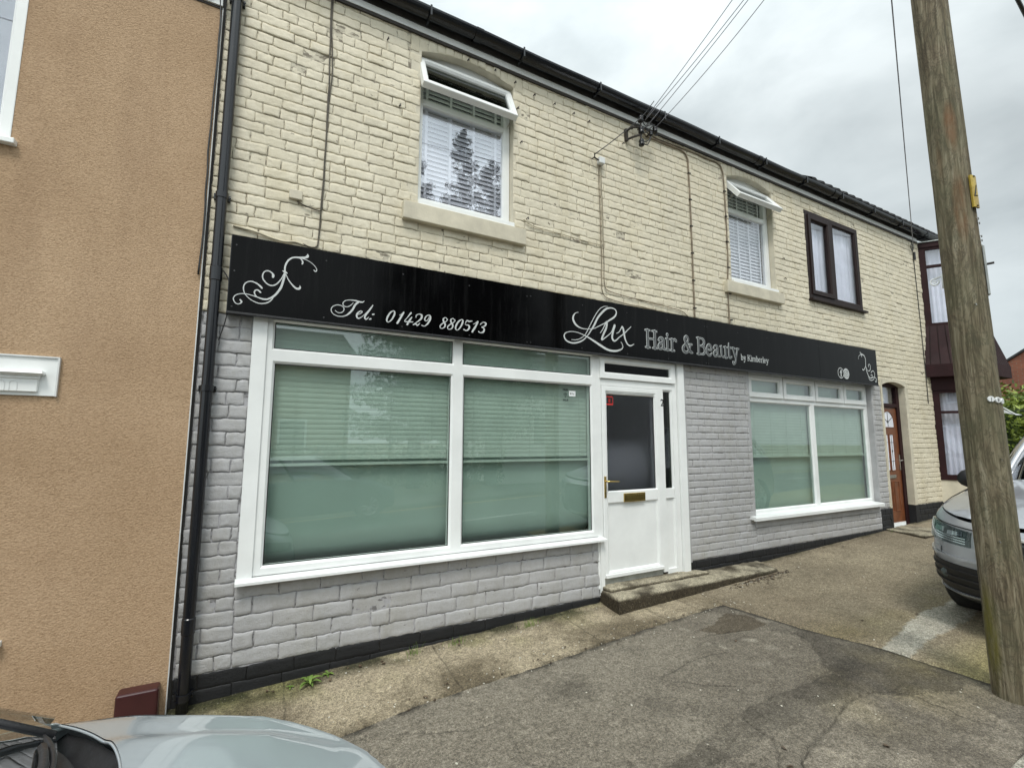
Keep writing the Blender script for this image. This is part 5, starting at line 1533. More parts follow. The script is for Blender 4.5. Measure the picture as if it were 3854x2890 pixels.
# ------------------------------------------------------------------ tan rendered house on the left
lh = thing('rendered_house', 'tan rendered house at the left with a moulded white window head', 'building', (-3.0, 3.78, 0.0))
LY = 3.765
mb = MB()
LW = (-3.9, -1.330, 3.27, 4.55)
LG = (-3.4, -1.34, 0.42, 1.75)
for a in subtract((-9.0, -0.327, -0.6, 4.60), [LW, LG]):
    mb.poly([(a[0], LY, a[2]), (a[1], LY, a[2]), (a[1], LY, a[3]), (a[0], LY, a[3])])
mb.poly([(-0.327, LY, -0.6), (-0.327, 3.9, -0.6), (-0.327, 3.9, 4.6), (-0.327, LY, 4.6)])
mb.build('rendered_wall', MAT['render'], lh)
MB().box(-0.331, -0.325, LY - 0.004, LY + 0.01, -0.6, 4.6).build('corner_bead', MAT['upvc_dim'], lh)
mb = MB()
mb.box(LW[0], LW[1], LY + 0.001, LY + 0.08, LW[2] - 0.03, LW[2])
mb.box(LW[1], LW[1] + 0.004, LY - 0.003, LY + 0.08, LW[2] - 0.03, LW[3])
mb.build('reveal_bead', MAT['upvc_dim'], lh)
mb = MB().ring(LW[0], LW[1], LW[2], LW[3], [(0, LY + 0.08), (0, LY + 0.022), (0.004, LY + 0.018), (0.050, LY + 0.018), (0.066, LY + 0.034), (0.066, LY + 0.08)])
lw = mb.build('upper_window', MAT['upvc'], lh)
pane('pane', LW[0] + 0.06, LW[1] - 0.06, LW[2] + 0.06, LW[3] - 0.06, LY + 0.045, MAT['glass_up'], lw)
MB().box(LW[0], LW[1], LY + 0.20, LY + 0.21, LW[2], LW[3]).build('curtain', MAT['room'], lw)
MB().box(LW[0] - 0.05, LW[1] + 0.035, LY - 0.045, LY + 0.03, LW[2] - 0.045, LW[2] - 0.012).build('window_sill', MAT['upvc'], lh, bevel=0.004)
# moulded head over the ground-floor window
mb = MB().box(-3.35, -0.995, LY - 0.012, LY + 0.01, 1.752, 1.975)
hd = mb.build('window_head', MAT['upvc'], lh, bevel=0.002)
MB().box(-3.36, -0.988, LY - 0.022, LY + 0.01, 1.975, 1.983).box(-0.995, -0.987, LY - 0.022, LY + 0.01, 1.75, 1.975).build('head_bead', MAT['upvc_dim'], hd)
P = []
prof = [(0.0, 1.898), (0.050, 1.892), (0.056, 1.878), (0.050, 1.872), (0.030, 1.868), (0.024, 1.856), (0.026, 1.850), (0.018, 1.844), (0.018, 1.775), (0.0, 1.772)]
P = [[(-3.3, LY - 0.012 - d, z) for d, z in prof]]
P += [[(-1.085 + d * 0.7, LY - 0.012 - d, z) for d, z in prof], [(-1.083 + d * 0.7, LY - 0.011, z) for d, z in prof]]
MB().grid(P).build('cornice', MAT['upvc'], hd)
mb = MB()
for x in np.arange(-3.2, -1.12, 0.052):
    mb.tube([(x - 0.016, LY - 0.031, 1.776), (x - 0.016, LY - 0.031, 1.822), (x - 0.008, LY - 0.031, 1.832), (x + 0.008, LY - 0.031, 1.832), (x + 0.016, LY - 0.031, 1.822), (x + 0.016, LY - 0.031, 1.776)], 0.002, 5)
mb.build('fluting', MAT['upvc_dim'], hd)
mb = MB().ring(LG[0], LG[1], LG[2], LG[3], up_prof(LY + 0.02, LY + 0.08, 0.07))
lg = mb.build('lower_window', MAT['upvc'], lh)
pane('pane', LG[0] + 0.06, LG[1] - 0.06, LG[2] + 0.06, LG[3] - 0.06, LY + 0.05, MAT['glass_up'], lg)
MB().box(LG[0], LG[1], LY + 0.20, LY + 0.21, LG[2], LG[3]).build('curtain', MAT['net'], lg)
MB().box(LG[0] - 0.05, -1.098, LY - 0.045, LY + 0.03, 0.383, 0.415).build('window_sill', MAT['upvc'], lh, bevel=0.004)
MB().box(-9.0, -0.33, LY - 0.018, LY + 0.02, 4.605, 4.80).build('fascia_board', MAT['upvc'], lh, bevel=0.003)
MB().box(-9.0, -0.33, LY - 0.006, LY + 0.02, 4.588, 4.604).build('fascia_shadow_gap', MAT['iron'], lh)  # dark strip along the foot of this fascia
mb = MB()
mb.poly([(-9.0, LY - 0.12, 4.80), (-0.33, LY - 0.12, 4.80), (-0.33, 6.0, 6.3), (-9.0, 6.0, 6.3)])
mb.poly([(-9.0, LY - 0.12, 4.80), (-0.33, LY - 0.12, 4.80), (-0.33, LY + 0.1, 4.80), (-9.0, LY + 0.1, 4.80)][::-1])
mb.build('roof', MAT['slate'], lh)
MB().box(-9.0, -8.8, LY + 0.01, 8.0, -0.6, 4.7).box(-9.0, -0.36, 7.8, 8.0, -0.6, 4.7).build('side_wall', MAT['render'], lh)
cable('wall_cable', [(-0.50, 3.735, 4.66), (-0.46, 3.73, 4.625), (-0.42, 3.73, 4.63), (-0.37, 3.73, 4.69), (-0.35, 3.735, 4.78)], 0.005, 'cable_dark', 'loop of dark cable hanging across the white fascia of the tan rendered house', 'cable')
cable('wall_cable', [(-0.345, 3.75, 4.9), (-0.338, 3.752, 4.2), (-0.345, 3.75, 3.4), (-0.332, 3.752, 3.05), (-0.342, 3.75, 2.6)], 0.006, 'cable_dark', 'dark cable running down the edge of the tan render beside the downpipe', 'cable', wob=0.01, n=8)
cable('wall_cable', [(-0.205, 3.76, 2.66), (-0.17, 3.75, 2.60), (-0.155, 3.74, 2.48), (-0.165, 3.75, 2.33), (-0.20, 3.76, 2.17)], 0.004, 'cable_dark', 'thin dark cable looping out from behind the downpipe beside the left end of the sign', 'cable')
mbx = MB().box(-0.565, -0.362, 3.655, LY, -0.45, 0.048).build('meter_box', MAT['maroon'], bevel=0.016, seg=4)
tag(mbx, 'small maroon plastic meter box at the foot of the tan wall behind the silver bonnet', 'meter box')
# ------------------------------------------------------------------ ground
def seg_dist(X, Y, pts):
    d = np.full(X.shape, 1e9)
    for (x0, y0), (x1, y1) in zip(pts[:-1], pts[1:]):
        vx, vy = x1 - x0, y1 - y0
        t = np.clip(((X - x0) * vx + (Y - y0) * vy) / (vx * vx + vy * vy + 1e-12), 0, 1)
        d = np.minimum(d, np.hypot(X - x0 - t * vx, Y - y0 - t * vy))
    return d
def inside(X, Y, poly):
    r = np.zeros(X.shape, bool)
    n = len(poly)
    for i in range(n):
        x0, y0 = poly[i]
        x1, y1 = poly[(i + 1) % n]
        c = ((y0 > Y) != (y1 > Y)) & (X < (x1 - x0) * (Y - y0) / (y1 - y0 + 1e-12) + x0)
        r ^= c
    return r
def edge_y(x):
    """edge between the concrete strip and the tarmac"""
    x = np.asarray(x, float)
    base = np.interp(x, [-6, 0.4, 0.6, 1.04, 1.6, 2.07, 2.6, 3.14, 4.0], [2.96, 2.968, 3.02, 3.085, 3.09, 3.102, 3.14, 3.165, 3.165])
    return base + 0.018 * fbm(x * 6, x * 0 + 2.2, 41, 3)
def edge_x(y):
    """edge between the tarmac and the forecourt"""
    y = np.asarray(y, float)
    return np.interp(y, [0.9, 1.42, 1.81, 1.98, 2.45, 3.165], [4.33, 4.275, 4.25, 4.235, 4.10, 4.0]) + 0.008 * fbm(y * 8, y * 0 + 7.7, 43, 3)
KERB = 1.06
def sheet(name, X, Y, colf, zoff, mat, zf=None):
    Z = gz(X, Y) + zoff
    if zf is not None: Z = Z + zf(X, Y)
    c = colf(X, Y)
    nu, nv = X.shape
    idx = np.arange(nu * nv).reshape(nu, nv)
    F = np.stack([idx[:-1, :-1], idx[1:, :-1], idx[1:, 1:], idx[:-1, 1:]], -1).reshape(-1, 4)
    V = np.stack([X, Y, Z], -1).reshape(-1, 3)
    o = np_mesh(name, V, F, mat, None, True, c.reshape(-1, 3), kind='structure')
    return o
def lerp(a, b, t): return a + (b - a) * t[..., None]

patch_dark = [(4.24, 2.02), (4.10, 2.42), (4.03, 2.75), (3.85, 2.60), (3.93, 2.40), (3.80, 2.22), (3.62, 2.08), (3.61, 2.00), (3.35, 2.00), (3.05, 2.02), (2.75, 2.03), (2.42, 1.98), (2.30, 1.96), (2.0, 1.92), (1.6, 1.9), (1.3, 1.78), (1.5, 1.72), (2.1, 1.80), (2.60, 1.78), (2.85, 1.80), (3.15, 1.82), (3.45, 1.78), (3.70, 1.60), (4.0, 1.48), (4.26, 1.42)]
stain = [(3.60, 2.93), (3.85, 3.02), (3.97, 2.90), (3.95, 2.70), (3.75, 2.68), (3.45, 2.78), (3.35, 2.90)]
cracks = [[(4.03, 2.78), (3.93, 2.42), (3.80, 2.22)], [(3.54, 1.74), (3.30, 1.77), (3.0, 1.69), (2.6, 1.63), (2.2, 1.37)], [(3.98, 2.40), (3.80, 2.22), (3.61, 2.02), (3.30, 2.0), (3.05, 2.02), (2.75, 2.03), (2.42, 1.98)], [(2.62, 1.97), (2.58, 1.84), (2.60, 1.79), (2.50, 1.68), (2.35, 1.60)], [(3.54, 1.74), (3.30, 1.76), (3.05, 1.70), (2.7, 1.66), (2.35, 1.50), (2.0, 1.45)], [(3.54, 1.74), (3.66, 1.66), (3.71, 1.56), (3.70, 1.40), (3.72, 1.18)], [(0.8, 2.9), (1.2, 2.7), (1.7, 2.66), (2.3, 2.5), (2.9, 2.6), (3.4, 2.55)], [(2.2, 3.1), (2.5, 2.8), (2.55, 2.5), (2.9, 2.2)], [(1.4, 2.6), (1.35, 2.3), (1.6, 2.1)], [(3.0, 3.1), (3.2, 2.85), (3.6, 2.75), (3.9, 2.62)], [(3.42, 1.04), (3.80, 1.12), (4.1, 1.1)]]
def col_tarmac(X, Y):
    n = fbm(X * 0.9, Y * 0.9, 51, 5)
    n2 = fbm(X * 3.5, Y * 3.5, 57, 4)
    c = lerp(np.array([0.128, 0.113, 0.093]), np.array([0.205, 0.185, 0.153]), np.clip(0.5 + n * 1.0 + n2 * 0.5, 0, 1))
    jx, jy = X + 0.035 * fbm(X * 9, Y * 9, 61, 4), Y + 0.035 * fbm(X * 9, Y * 9, 63, 4)
    m = inside(jx, jy, [(3.54, 1.74), (3.75, 1.66), (3.95, 1.45), (3.80, 1.15), (3.42, 1.0), (2.1, 1.0), (2.2, 1.36), (2.6, 1.62), (3.0, 1.68), (3.3, 1.76)])
    c = np.where(m[..., None], c * (1.22 + 0.5 * fbm(X * 6, Y * 6, 66, 4))[..., None], c)
    m = inside(jx, jy, patch_dark)
    c = np.where(m[..., None], c * (0.70 + 0.35 * fbm(X * 5, Y * 5, 68, 4))[..., None], c)
    sc_ = np.clip((fbm(X * 2.6, Y * 2.6, 72, 5) - 0.12) * 2.5, 0, 1)
    c = lerp(c, c * 0.74, sc_)
    # pale worn streak along the footway
    k = np.clip(1 - np.abs(Y - (1.62 + 0.10 * (X - 1.2) + 0.10 * fbm(X * 2, Y * 0, 67, 3))) / 0.16, 0, 1) * np.clip(2.9 - X, 0, 1) * np.clip(0.6 + 2.0 * fbm(X * 5, Y * 5, 69, 4), 0, 1)
    c = lerp(c, c * 1.55, k)
    # pale flakes near the corner
    k = np.clip((fbm(X * 7, Y * 7, 71, 4) - 0.30) * 5, 0, 1) * np.clip(1 - np.hypot(X - 3.5, Y - 2.75) / 0.7, 0, 1)
    c = lerp(c, np.ones_like(c) * np.array([0.27, 0.25, 0.21]), np.clip(k, 0, 1))
    m = inside(jx, jy, stain)
    c = np.where(m[..., None], c * np.array([0.62, 0.58, 0.52]), c)
    # moss tint near the foot of the pole
    k = np.clip(1 - np.hypot((X - 4.1) / 1.3, (Y - 1.7) / 0.5), 0, 1) * np.clip(0.5 + 1.5 * fbm(X * 4, Y * 4, 73, 4), 0, 1)
    c = lerp(c, c * np.array([1.08, 1.04, 0.78]), k)
    # light crust and soil next to the strip and the forecourt
    e = np.clip(1.3 - (edge_y(X) - Y) / 0.045, 0, 1) * (X < 4.0)
    c = lerp(c, c * 0.32, e * np.clip(0.6 + 2 * vnoise(X * 14, Y * 3, 77), 0, 1))
    e = np.clip(1.4 - np.abs(edge_x(Y) - X) / (0.03 + 0.05 * np.clip(fbm(X * 6, Y * 6, 74, 3), 0, 1)), 0, 1)
    c = lerp(c, c * 0.28, e)
    wx, wy = X + 0.02 * fbm(X * 14, Y * 14, 79, 3), Y + 0.02 * fbm(X * 14, Y * 14, 83, 3)
    for i, cr_ in enumerate(cracks):
        d = seg_dist(wx, wy, cr_)
        wd = 0.004 + 0.006 * np.clip(0.5 + fbm(X * 3, Y * 3, 90 + i, 2), 0, 1)
        c = lerp(c, c * 0.40, np.clip(1.3 - d / wd, 0, 1) * np.clip(0.35 + 2.2 * fbm(X * 2.5, Y * 2.5, 97 + i, 2), 0, 1))
    return c
def z_tarmac(X, Y):
    z = 0.006 * fbm(X * 1.6, Y * 1.6, 101, 4) + 0.0025 * fbm(X * 20, Y * 20, 103, 3)
    wx, wy = X + 0.02 * fbm(X * 14, Y * 14, 79, 3), Y + 0.02 * fbm(X * 14, Y * 14, 83, 3)
    for cr_ in cracks: z = z - 0.006 * np.clip(1.2 - seg_dist(wx, wy, cr_) / 0.011, 0, 1)
    m = inside(wx, wy, patch_dark)
    return z + np.where(m, 0.004, 0)

u = np.concatenate([np.linspace(0, 0.40, 60, endpoint=False), np.linspace(0.40, 1, 560)])
v = np.linspace(0, 1, 240)
U, Vv = np.meshgrid(u, v, indexing='ij')
yy0 = KERB + Vv * (3.12 - KERB)
X = -6 + U * (edge_x(yy0) + 6)
Y = KERB + Vv * (edge_y(X) - KERB)
X = -6 + U * (edge_x(Y) + 6)
sheet('pavement', X, Y, col_tarmac, 0.0, MAT['tarmac'], z_tarmac)

def col_strip(X, Y):
    n = fbm(X * 1.4, Y * 1.4, 111, 5)
    c = lerp(np.array([0.14, 0.115, 0.078]), np.array([0.35, 0.30, 0.22]), np.clip(0.5 + n * 1.5 + 0.8 * fbm(X * 6, Y * 6, 113, 4), 0, 1))
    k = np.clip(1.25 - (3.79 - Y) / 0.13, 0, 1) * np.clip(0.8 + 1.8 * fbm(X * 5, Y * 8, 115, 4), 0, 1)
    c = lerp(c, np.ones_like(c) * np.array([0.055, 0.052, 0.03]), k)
    k = np.clip(1.1 - (3.80 - Y) / 0.40, 0, 1) * np.clip(0.35 + 1.8 * fbm(X * 3, Y * 3, 117, 4), 0, 1)
    c = lerp(c, c * np.array([0.6, 0.68, 0.42]), k)
    for xx in (0.30, 1.35, 2.55, 3.30, 3.72):
        d = np.abs(X - xx - 0.05 * (Y - 3.3) - 0.01 * fbm(Y * 9, X * 0, 119, 3))
        c = lerp(c, c * 0.45, np.clip(1.2 - d / 0.007, 0, 1))
    k = np.clip(1 - (Y - edge_y(X)) / 0.03, 0, 1) * np.clip(0.4 + 1.6 * fbm(X * 8, Y * 8, 121, 3), 0, 1)
    return lerp(c, c * 0.5, k)
xs_ = np.concatenate([np.linspace(-6, -0.4, 40, endpoint=False), np.linspace(-0.4, 4.02, 440)])
U, Vv = np.meshgrid(xs_, np.linspace(0, 1, 90), indexing='ij')
Y = edge_y(U) - 0.006 + Vv * (3.815 - edge_y(U))
zs = lambda X, Y: 0.004 * fbm(X * 2.2, Y * 2.2, 131, 4) + 0.003 * fbm(X * 18, Y * 18, 133, 3) + 0.012 * np.clip((Y - 3.70) / 0.10, 0, 1) * (1 + fbm(X * 6, Y * 6, 137, 2)) - 0.012 * np.clip(1 - (Y - edge_y(X) + 0.006) / 0.012, 0, 1)
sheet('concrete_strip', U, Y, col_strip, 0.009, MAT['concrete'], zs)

pale = [(4.05, 2.00), (4.24, 1.99), (4.50, 2.00), (4.85, 2.06), (5.0, 2.12), (5.24, 2.13), (5.6, 2.10), (7.5, 2.2), (7.6, 1.95), (5.55, 1.86), (5.2, 1.85), (4.86, 1.88), (4.6, 1.84), (4.26, 1.80), (4.05, 1.80)]
def col_fore(X, Y):
    n = fbm(X * 0.7, Y * 0.7, 141, 5)
    c = lerp(np.array([0.165, 0.137, 0.098]), np.array([0.275, 0.236, 0.172]), np.clip(0.55 + n * 1.2 + 0.4 * fbm(X * 5, Y * 5, 143, 4), 0, 1))
    k = np.clip(1 - np.abs(Y - 2.25) / 0.35, 0, 1) * np.clip(0.4 + 1.6 * fbm(X * 2, Y * 2, 145, 4), 0, 1) * np.clip(7 - X, 0, 1)
    c = lerp(c, c * np.array([0.88, 0.88, 0.74]), k)
    k = np.clip(1.80 - Y, 0, 0.3) / 0.3
    c = lerp(c, c * np.array([0.92, 0.94, 0.66]), k)
    jx, jy = X + 0.05 * fbm(X * 5, Y * 5, 147, 4), Y + 0.05 * fbm(X * 5, Y * 5, 149, 4)
    m = inside(jx, jy, pale)
    c = np.where(m[..., None], np.array([0.36, 0.345, 0.30]) * (1 + 0.3 * fbm(X * 4, Y * 4, 151, 4))[..., None], c)
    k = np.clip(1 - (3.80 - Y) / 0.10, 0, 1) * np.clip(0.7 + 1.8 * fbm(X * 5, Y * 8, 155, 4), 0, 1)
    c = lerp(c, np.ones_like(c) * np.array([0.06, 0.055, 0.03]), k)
    k = np.clip(1 - np.hypot((X - 5.0) / 0.9, (Y - 2.9) / 0.35), 0, 1)
    c = lerp(c, c * 1.18, k)
    return c
xs_ = np.concatenate([np.linspace(0, 0.5, 300, endpoint=False), np.linspace(0.5, 1, 60)])
U, Vv = np.meshgrid(xs_, np.linspace(0, 1, 190), indexing='ij')
Y = 0.3 + Vv * (3.815 - 0.3)
Xe = edge_x(Y)
X = Xe - 0.004 + U * (14.5 - Xe)
zs = lambda X, Y: 0.006 * fbm(X * 1.3, Y * 1.3, 161, 4) + 0.003 * fbm(X * 17, Y * 17, 163, 3) - 0.014 * np.clip(1 - (X - edge_x(Y) + 0.004) / 0.012, 0, 1) + np.where(inside(X + 0.05 * fbm(X * 5, Y * 5, 147, 4), Y + 0.05 * fbm(X * 5, Y * 5, 149, 4), pale), 0.004, 0)
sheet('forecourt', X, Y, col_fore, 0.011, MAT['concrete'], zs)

# kerb stones, road, far ground
def col_flat(a, b, s, sc=1.5):
    return lambda X, Y: lerp(np.array(a), np.array(b), np.clip(0.5 + fbm(X * sc, Y * sc, s, 5), 0, 1))
def band(name, x0, x1, y0, y1, nx, ny, colf, off, mat, zf=None):
    X, Y = np.meshgrid(np.linspace(x0, x1, nx), np.linspace(y0, y1, ny), indexing='ij')
    return sheet(name, X, Y, colf, off, mat, zf)
def kerb_z(X, Y): return np.where(Y < 0.925, -0.095, 0.0) + 0.002 * fbm(X * 9, Y * 9, 171, 3)
def kerb_c(X, Y):
    c = col_flat((0.24, 0.23, 0.20), (0.34, 0.33, 0.29), 173)(X, Y)
    d = np.abs(((X / 0.915) % 1.0) - 0.5) * 0.915
    return lerp(c, c * 0.35, np.clip((d - 0.4525) / 0.003, 0, 1))
ys_ = np.array([0.915, 0.924, 0.930, 0.96, 1.0, 1.04, KERB])
X, Y = np.meshgrid(np.linspace(-6, 4.33, 1200), ys_, indexing='ij')
sheet('kerb', X, Y, kerb_c, 0.004, MAT['concrete'], kerb_z)
band('road', -40, 60, -5.2, 0.93, 260, 30, col_flat((0.07, 0.07, 0.068), (0.10, 0.10, 0.096), 181, 0.8), -0.095, MAT['tarmac'])
band('road_far_side', 14.4, 60, 0.925, 3.0, 60, 10, col_flat((0.10, 0.10, 0.09), (0.14, 0.13, 0.12), 183, 0.8), 0.0, MAT['tarmac'])
band('far_pavement', -40, 60, -7.2, -5.2, 200, 8, col_flat((0.12, 0.115, 0.10), (0.16, 0.155, 0.135), 185, 0.8), 0.0, MAT['tarmac'])
def col_earth(X, Y): return col_flat((0.09, 0.09, 0.04), (0.13, 0.12, 0.06), 187, 0.3)(X, Y)
band('ground', -300, 300, -300, 300, 120, 120, col_earth, -0.45, MAT['concrete'])
mb = MB()
x = -20.0
while x < 34:
    mb.poly([(xx, yy_, float(gz(xx, yy_)) - 0.089) for xx, yy_ in ((x, -2.2), (x + 2, -2.2), (x + 2, -2.1), (x, -2.1))])
    x += 6
tag(mb.build('road_marking', MAT['white_paint']), kind='structure')
mb = MB()
for a in np.arange(-20, 30, 2.0):
    mb.poly([(xx, yy_, float(gz(xx, yy_)) - 0.088) for xx, yy_ in ((a, 0.42), (a + 2, 0.42), (a + 2, 0.52), (a, 0.52))])
    mb.poly([(xx, yy_, float(gz(xx, yy_)) - 0.088) for xx, yy_ in ((a, -4.9), (a + 2, -4.9), (a + 2, -4.8), (a, -4.8))])
tag(mb.build('road_marking', MAT['yellow_paint']), kind='structure')

# ------------------------------------------------------------------ door step
def rough_box(name, pts_top, z0f, z1, mat, parent, seed, amp=0.006, res=0.02):
    """a worn concrete slab: rounded box over a quadrilateral plan"""
    (ax, ay), (bx, by), (cx, cy), (dx, dy) = pts_top      # front left, front right, back right, back left
    nu = int(max(abs(bx - ax), abs(cx - dx)) / res) + 2
    nv = int(max(abs(dy - ay), abs(cy - by)) / res) + 2
    rows_ = []
    prof = [(0, 0.0), (0, 0.5), (0, 0.82), (0.004, 0.94), (0.014, 1.0)]
    u_ = np.linspace(0, 1, nu)
    def P(uu, vv, zz):
        x = (ax * (1 - uu) + bx * uu) * (1 - vv) + (dx * (1 - uu) + cx * uu) * vv
        y = (ay * (1 - uu) + by * uu) * (1 - vv) + (dy * (1 - uu) + cy * uu) * vv
        return x, y, zz
    V = []
    # front skirt
    w = abs(dy - ay)
    l_ = abs(bx - ax)
    vs = [(p[0], p[1]) for p in prof] + [(d, 1.0) for d in np.linspace(0.03, w, nv)]
    us = [(0.0, 0.0), (0.0, 0.5), (0.0, 0.82), (0.004, 0.94), (0.014, 1.0)] + [(d, 1.0) for d in np.linspace(0.03, l_ - 0.03, nu)] + [(l_ - 0.014, 1.0), (l_ - 0.004, 0.94), (l_, 0.82), (l_, 0.5), (l_, 0.0)]
    G_ = np.zeros((len(us), len(vs), 3))
    for i, (du, hu) in enumerate(us):
        for j, (dv, hv) in enumerate(vs):
            x, y, _ = P(du / l_, dv / w, 0)
            zb = float(z0f(x, y))
            h = min(hu, hv)
            G_[i, j] = (x, y, zb + (z1 - zb) * h)
    X, Y, Z = G_[..., 0], G_[..., 1], G_[..., 2]
    nn = fbm(X * 12, Y * 12 + Z * 9, seed, 4)
    n2 = fbm(X * 3, Y * 3 + Z * 5, seed + 3, 3)
    G_[..., 0] += amp * fbm(X * 9 + 4, Z * 14 + Y * 7, seed + 5, 3)
    G_[..., 1] += amp * 1.6 * fbm(X * 9, Z * 14 + 3, seed + 7, 3)
    G_[..., 2] += amp * nn + amp * 0.8 * n2
    idx = np.arange(G_.shape[0] * G_.shape[1]).reshape(G_.shape[:2])
    F = np.stack([idx[:-1, :-1], idx[1:, :-1], idx[1:, 1:], idx[:-1, 1:]], -1).reshape(-1, 4)
    X, Y, Z = G_[..., 0], G_[..., 1], G_[..., 2]
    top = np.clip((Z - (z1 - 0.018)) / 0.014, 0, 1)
    c = lerp(np.array([0.050, 0.040, 0.026]), np.array([0.33, 0.30, 0.23]), np.clip(top * (0.72 + 1.4 * fbm(X * 6, Y * 6, seed + 9, 4)), 0, 1))  # front and sides coloured dark for shade, top left pale
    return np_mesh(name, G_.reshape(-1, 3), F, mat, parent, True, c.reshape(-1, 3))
stp = thing('door_step', 'long low worn concrete step under the white shop door', 'step', (4.1, 3.65, 0.0))
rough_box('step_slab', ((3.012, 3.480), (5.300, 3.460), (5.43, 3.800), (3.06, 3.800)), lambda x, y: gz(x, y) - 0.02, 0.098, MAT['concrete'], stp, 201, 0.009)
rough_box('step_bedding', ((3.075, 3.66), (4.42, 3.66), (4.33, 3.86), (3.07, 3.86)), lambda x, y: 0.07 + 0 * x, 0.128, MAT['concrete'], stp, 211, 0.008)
slab = thing('threshold_slab', 'thin flat concrete slab in front of the golden brown front door', 'slab', (8.9, 3.5, 0.18))
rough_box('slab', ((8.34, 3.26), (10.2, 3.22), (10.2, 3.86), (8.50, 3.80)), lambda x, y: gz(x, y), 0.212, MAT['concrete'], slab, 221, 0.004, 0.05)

# ------------------------------------------------------------------ telegraph pole
PBX, PBY = 4.214, 1.264
PBZ = float(gz(PBX, PBY))
pole = thing('telegraph_pole', 'weathered brown timber telegraph pole standing at the right of the pavement', 'telegraph pole', (PBX, PBY, PBZ))
zz = np.concatenate([np.linspace(-0.3, 5.2, 420), np.linspace(5.25, 8.2, 60)])
an = np.linspace(0, 2 * math.pi, 145)[:-1]
A_, Z_ = np.meshgrid(an, zz, indexing='ij')
rad = 0.1085 - 0.0018 * Z_
nx_ = A_ * 4 / (2 * math.pi)
def wrapn(a, z, fa, fz, s):
    # periodic around the pole: blend two shifted samples
    t = a / (2 * math.pi)
    return fbm(a * fa, z * fz, s, 4) * (1 - t) + fbm((a - 2 * math.pi) * fa, z * fz, s, 4) * t
rad = rad + 0.0035 * wrapn(A_, Z_, 2.0, 0.8, 231) + 0.0032 * wrapn(A_, Z_, 9.0, 1.1, 233) - 0.006 * np.clip(wrapn(A_, Z_, 12.0, 0.9, 235) - 0.22, 0, 1) * 4 - 0.012 * np.clip(wrapn(A_, Z_, 4.5, 6.0, 237) - 0.42, 0, 1) * 4
lean = 0.0
Xp = PBX + rad * np.cos(A_) - 0.003 * Z_
Yp = PBY + rad * np.sin(A_) + 0.0098 * Z_
V = np.stack([Xp, Yp, Z_ + PBZ], -1).reshape(-1, 3)
idx = np.arange(V.shape[0]).reshape(A_.shape)
idn = np.roll(idx, -1, axis=0)
F = np.stack([idx[:, :-1], idn[:, :-1], idn[:, 1:], idx[:, 1:]], -1).reshape(-1, 4)
np_mesh('pole_shaft', V, F, MAT['pole'], pole, True)
def pole_pt(az, z, out=0.0):
    """point on the pole's skin at a world compass angle (degrees) seen from its axis"""
    h = z - PBZ
    r_ = 0.1085 - 0.0018 * h + out
    a = math.radians(az)
    return Vector((PBX - 0.003 * h + r_ * math.cos(a), PBY + 0.0098 * h + r_ * math.sin(a), z))
# yellow number plate, wrapped on the side towards the road
TOC = math.degrees(math.atan2(-PBY, -PBX))          # direction of the street side
def wrap_plate(az0, az1, z0, z1, out, th, mat, name, parent, k=8):
    m_ = MB()
    P = []
    for i in range(k + 1):
        a = az0 + (az1 - az0) * i / k
        P.append([pole_pt(a, z0, out), pole_pt(a, z1, out), pole_pt(a, z1, out + th), pole_pt(a, z0, out + th), pole_pt(a, z0, out)])
    m_.grid(P)
    m_.poly([P[0][j] for j in range(4)])
    m_.poly([P[-1][j] for j in range(4)][::-1])
    return m_.build(name, mat, parent)
m_, t_, b_, o_ = nodes('yellow_plate')
b_.inputs['Base Color'].default_value = (0.45, 0.31, 0.03, 1)
b_.inputs['Roughness'].default_value = 0.4
cc = ramp(t_, noise(t_, 14, 5, 0.7), [(0.4, (0.50, 0.36, 0.05)), (0.62, (0.30, 0.20, 0.03)), (0.75, (0.07, 0.05, 0.02))])
t_.links.new(cc, b_.inputs['Base Color'])
MAT['yplate'] = m_
pp = wrap_plate(TOC + 50, TOC + 82, 3.060, 3.285, 0.006, 0.012, MAT['yplate'], 'number_plate', pole)
def on_plate(pts, r, name, mat, parent, az, out=0.02):
    q = [pole_pt(az + p[0], p[1], out) for p in pts]
    return MB().tube(q, r, 6).build(name, mat, parent)
on_plate([(-8, 3.135), (6, 3.215), (-2, 3.15), (-8, 3.14), (8, 3.142)], 0.003, 'plate_digit', MAT['black_vinyl'], pp, TOC + 64)
for z in (3.068, 3.277): on_plate([(-2, z), (2, z)], 0.005, 'plate_screw', MAT['iron'], pp, TOC + 64)
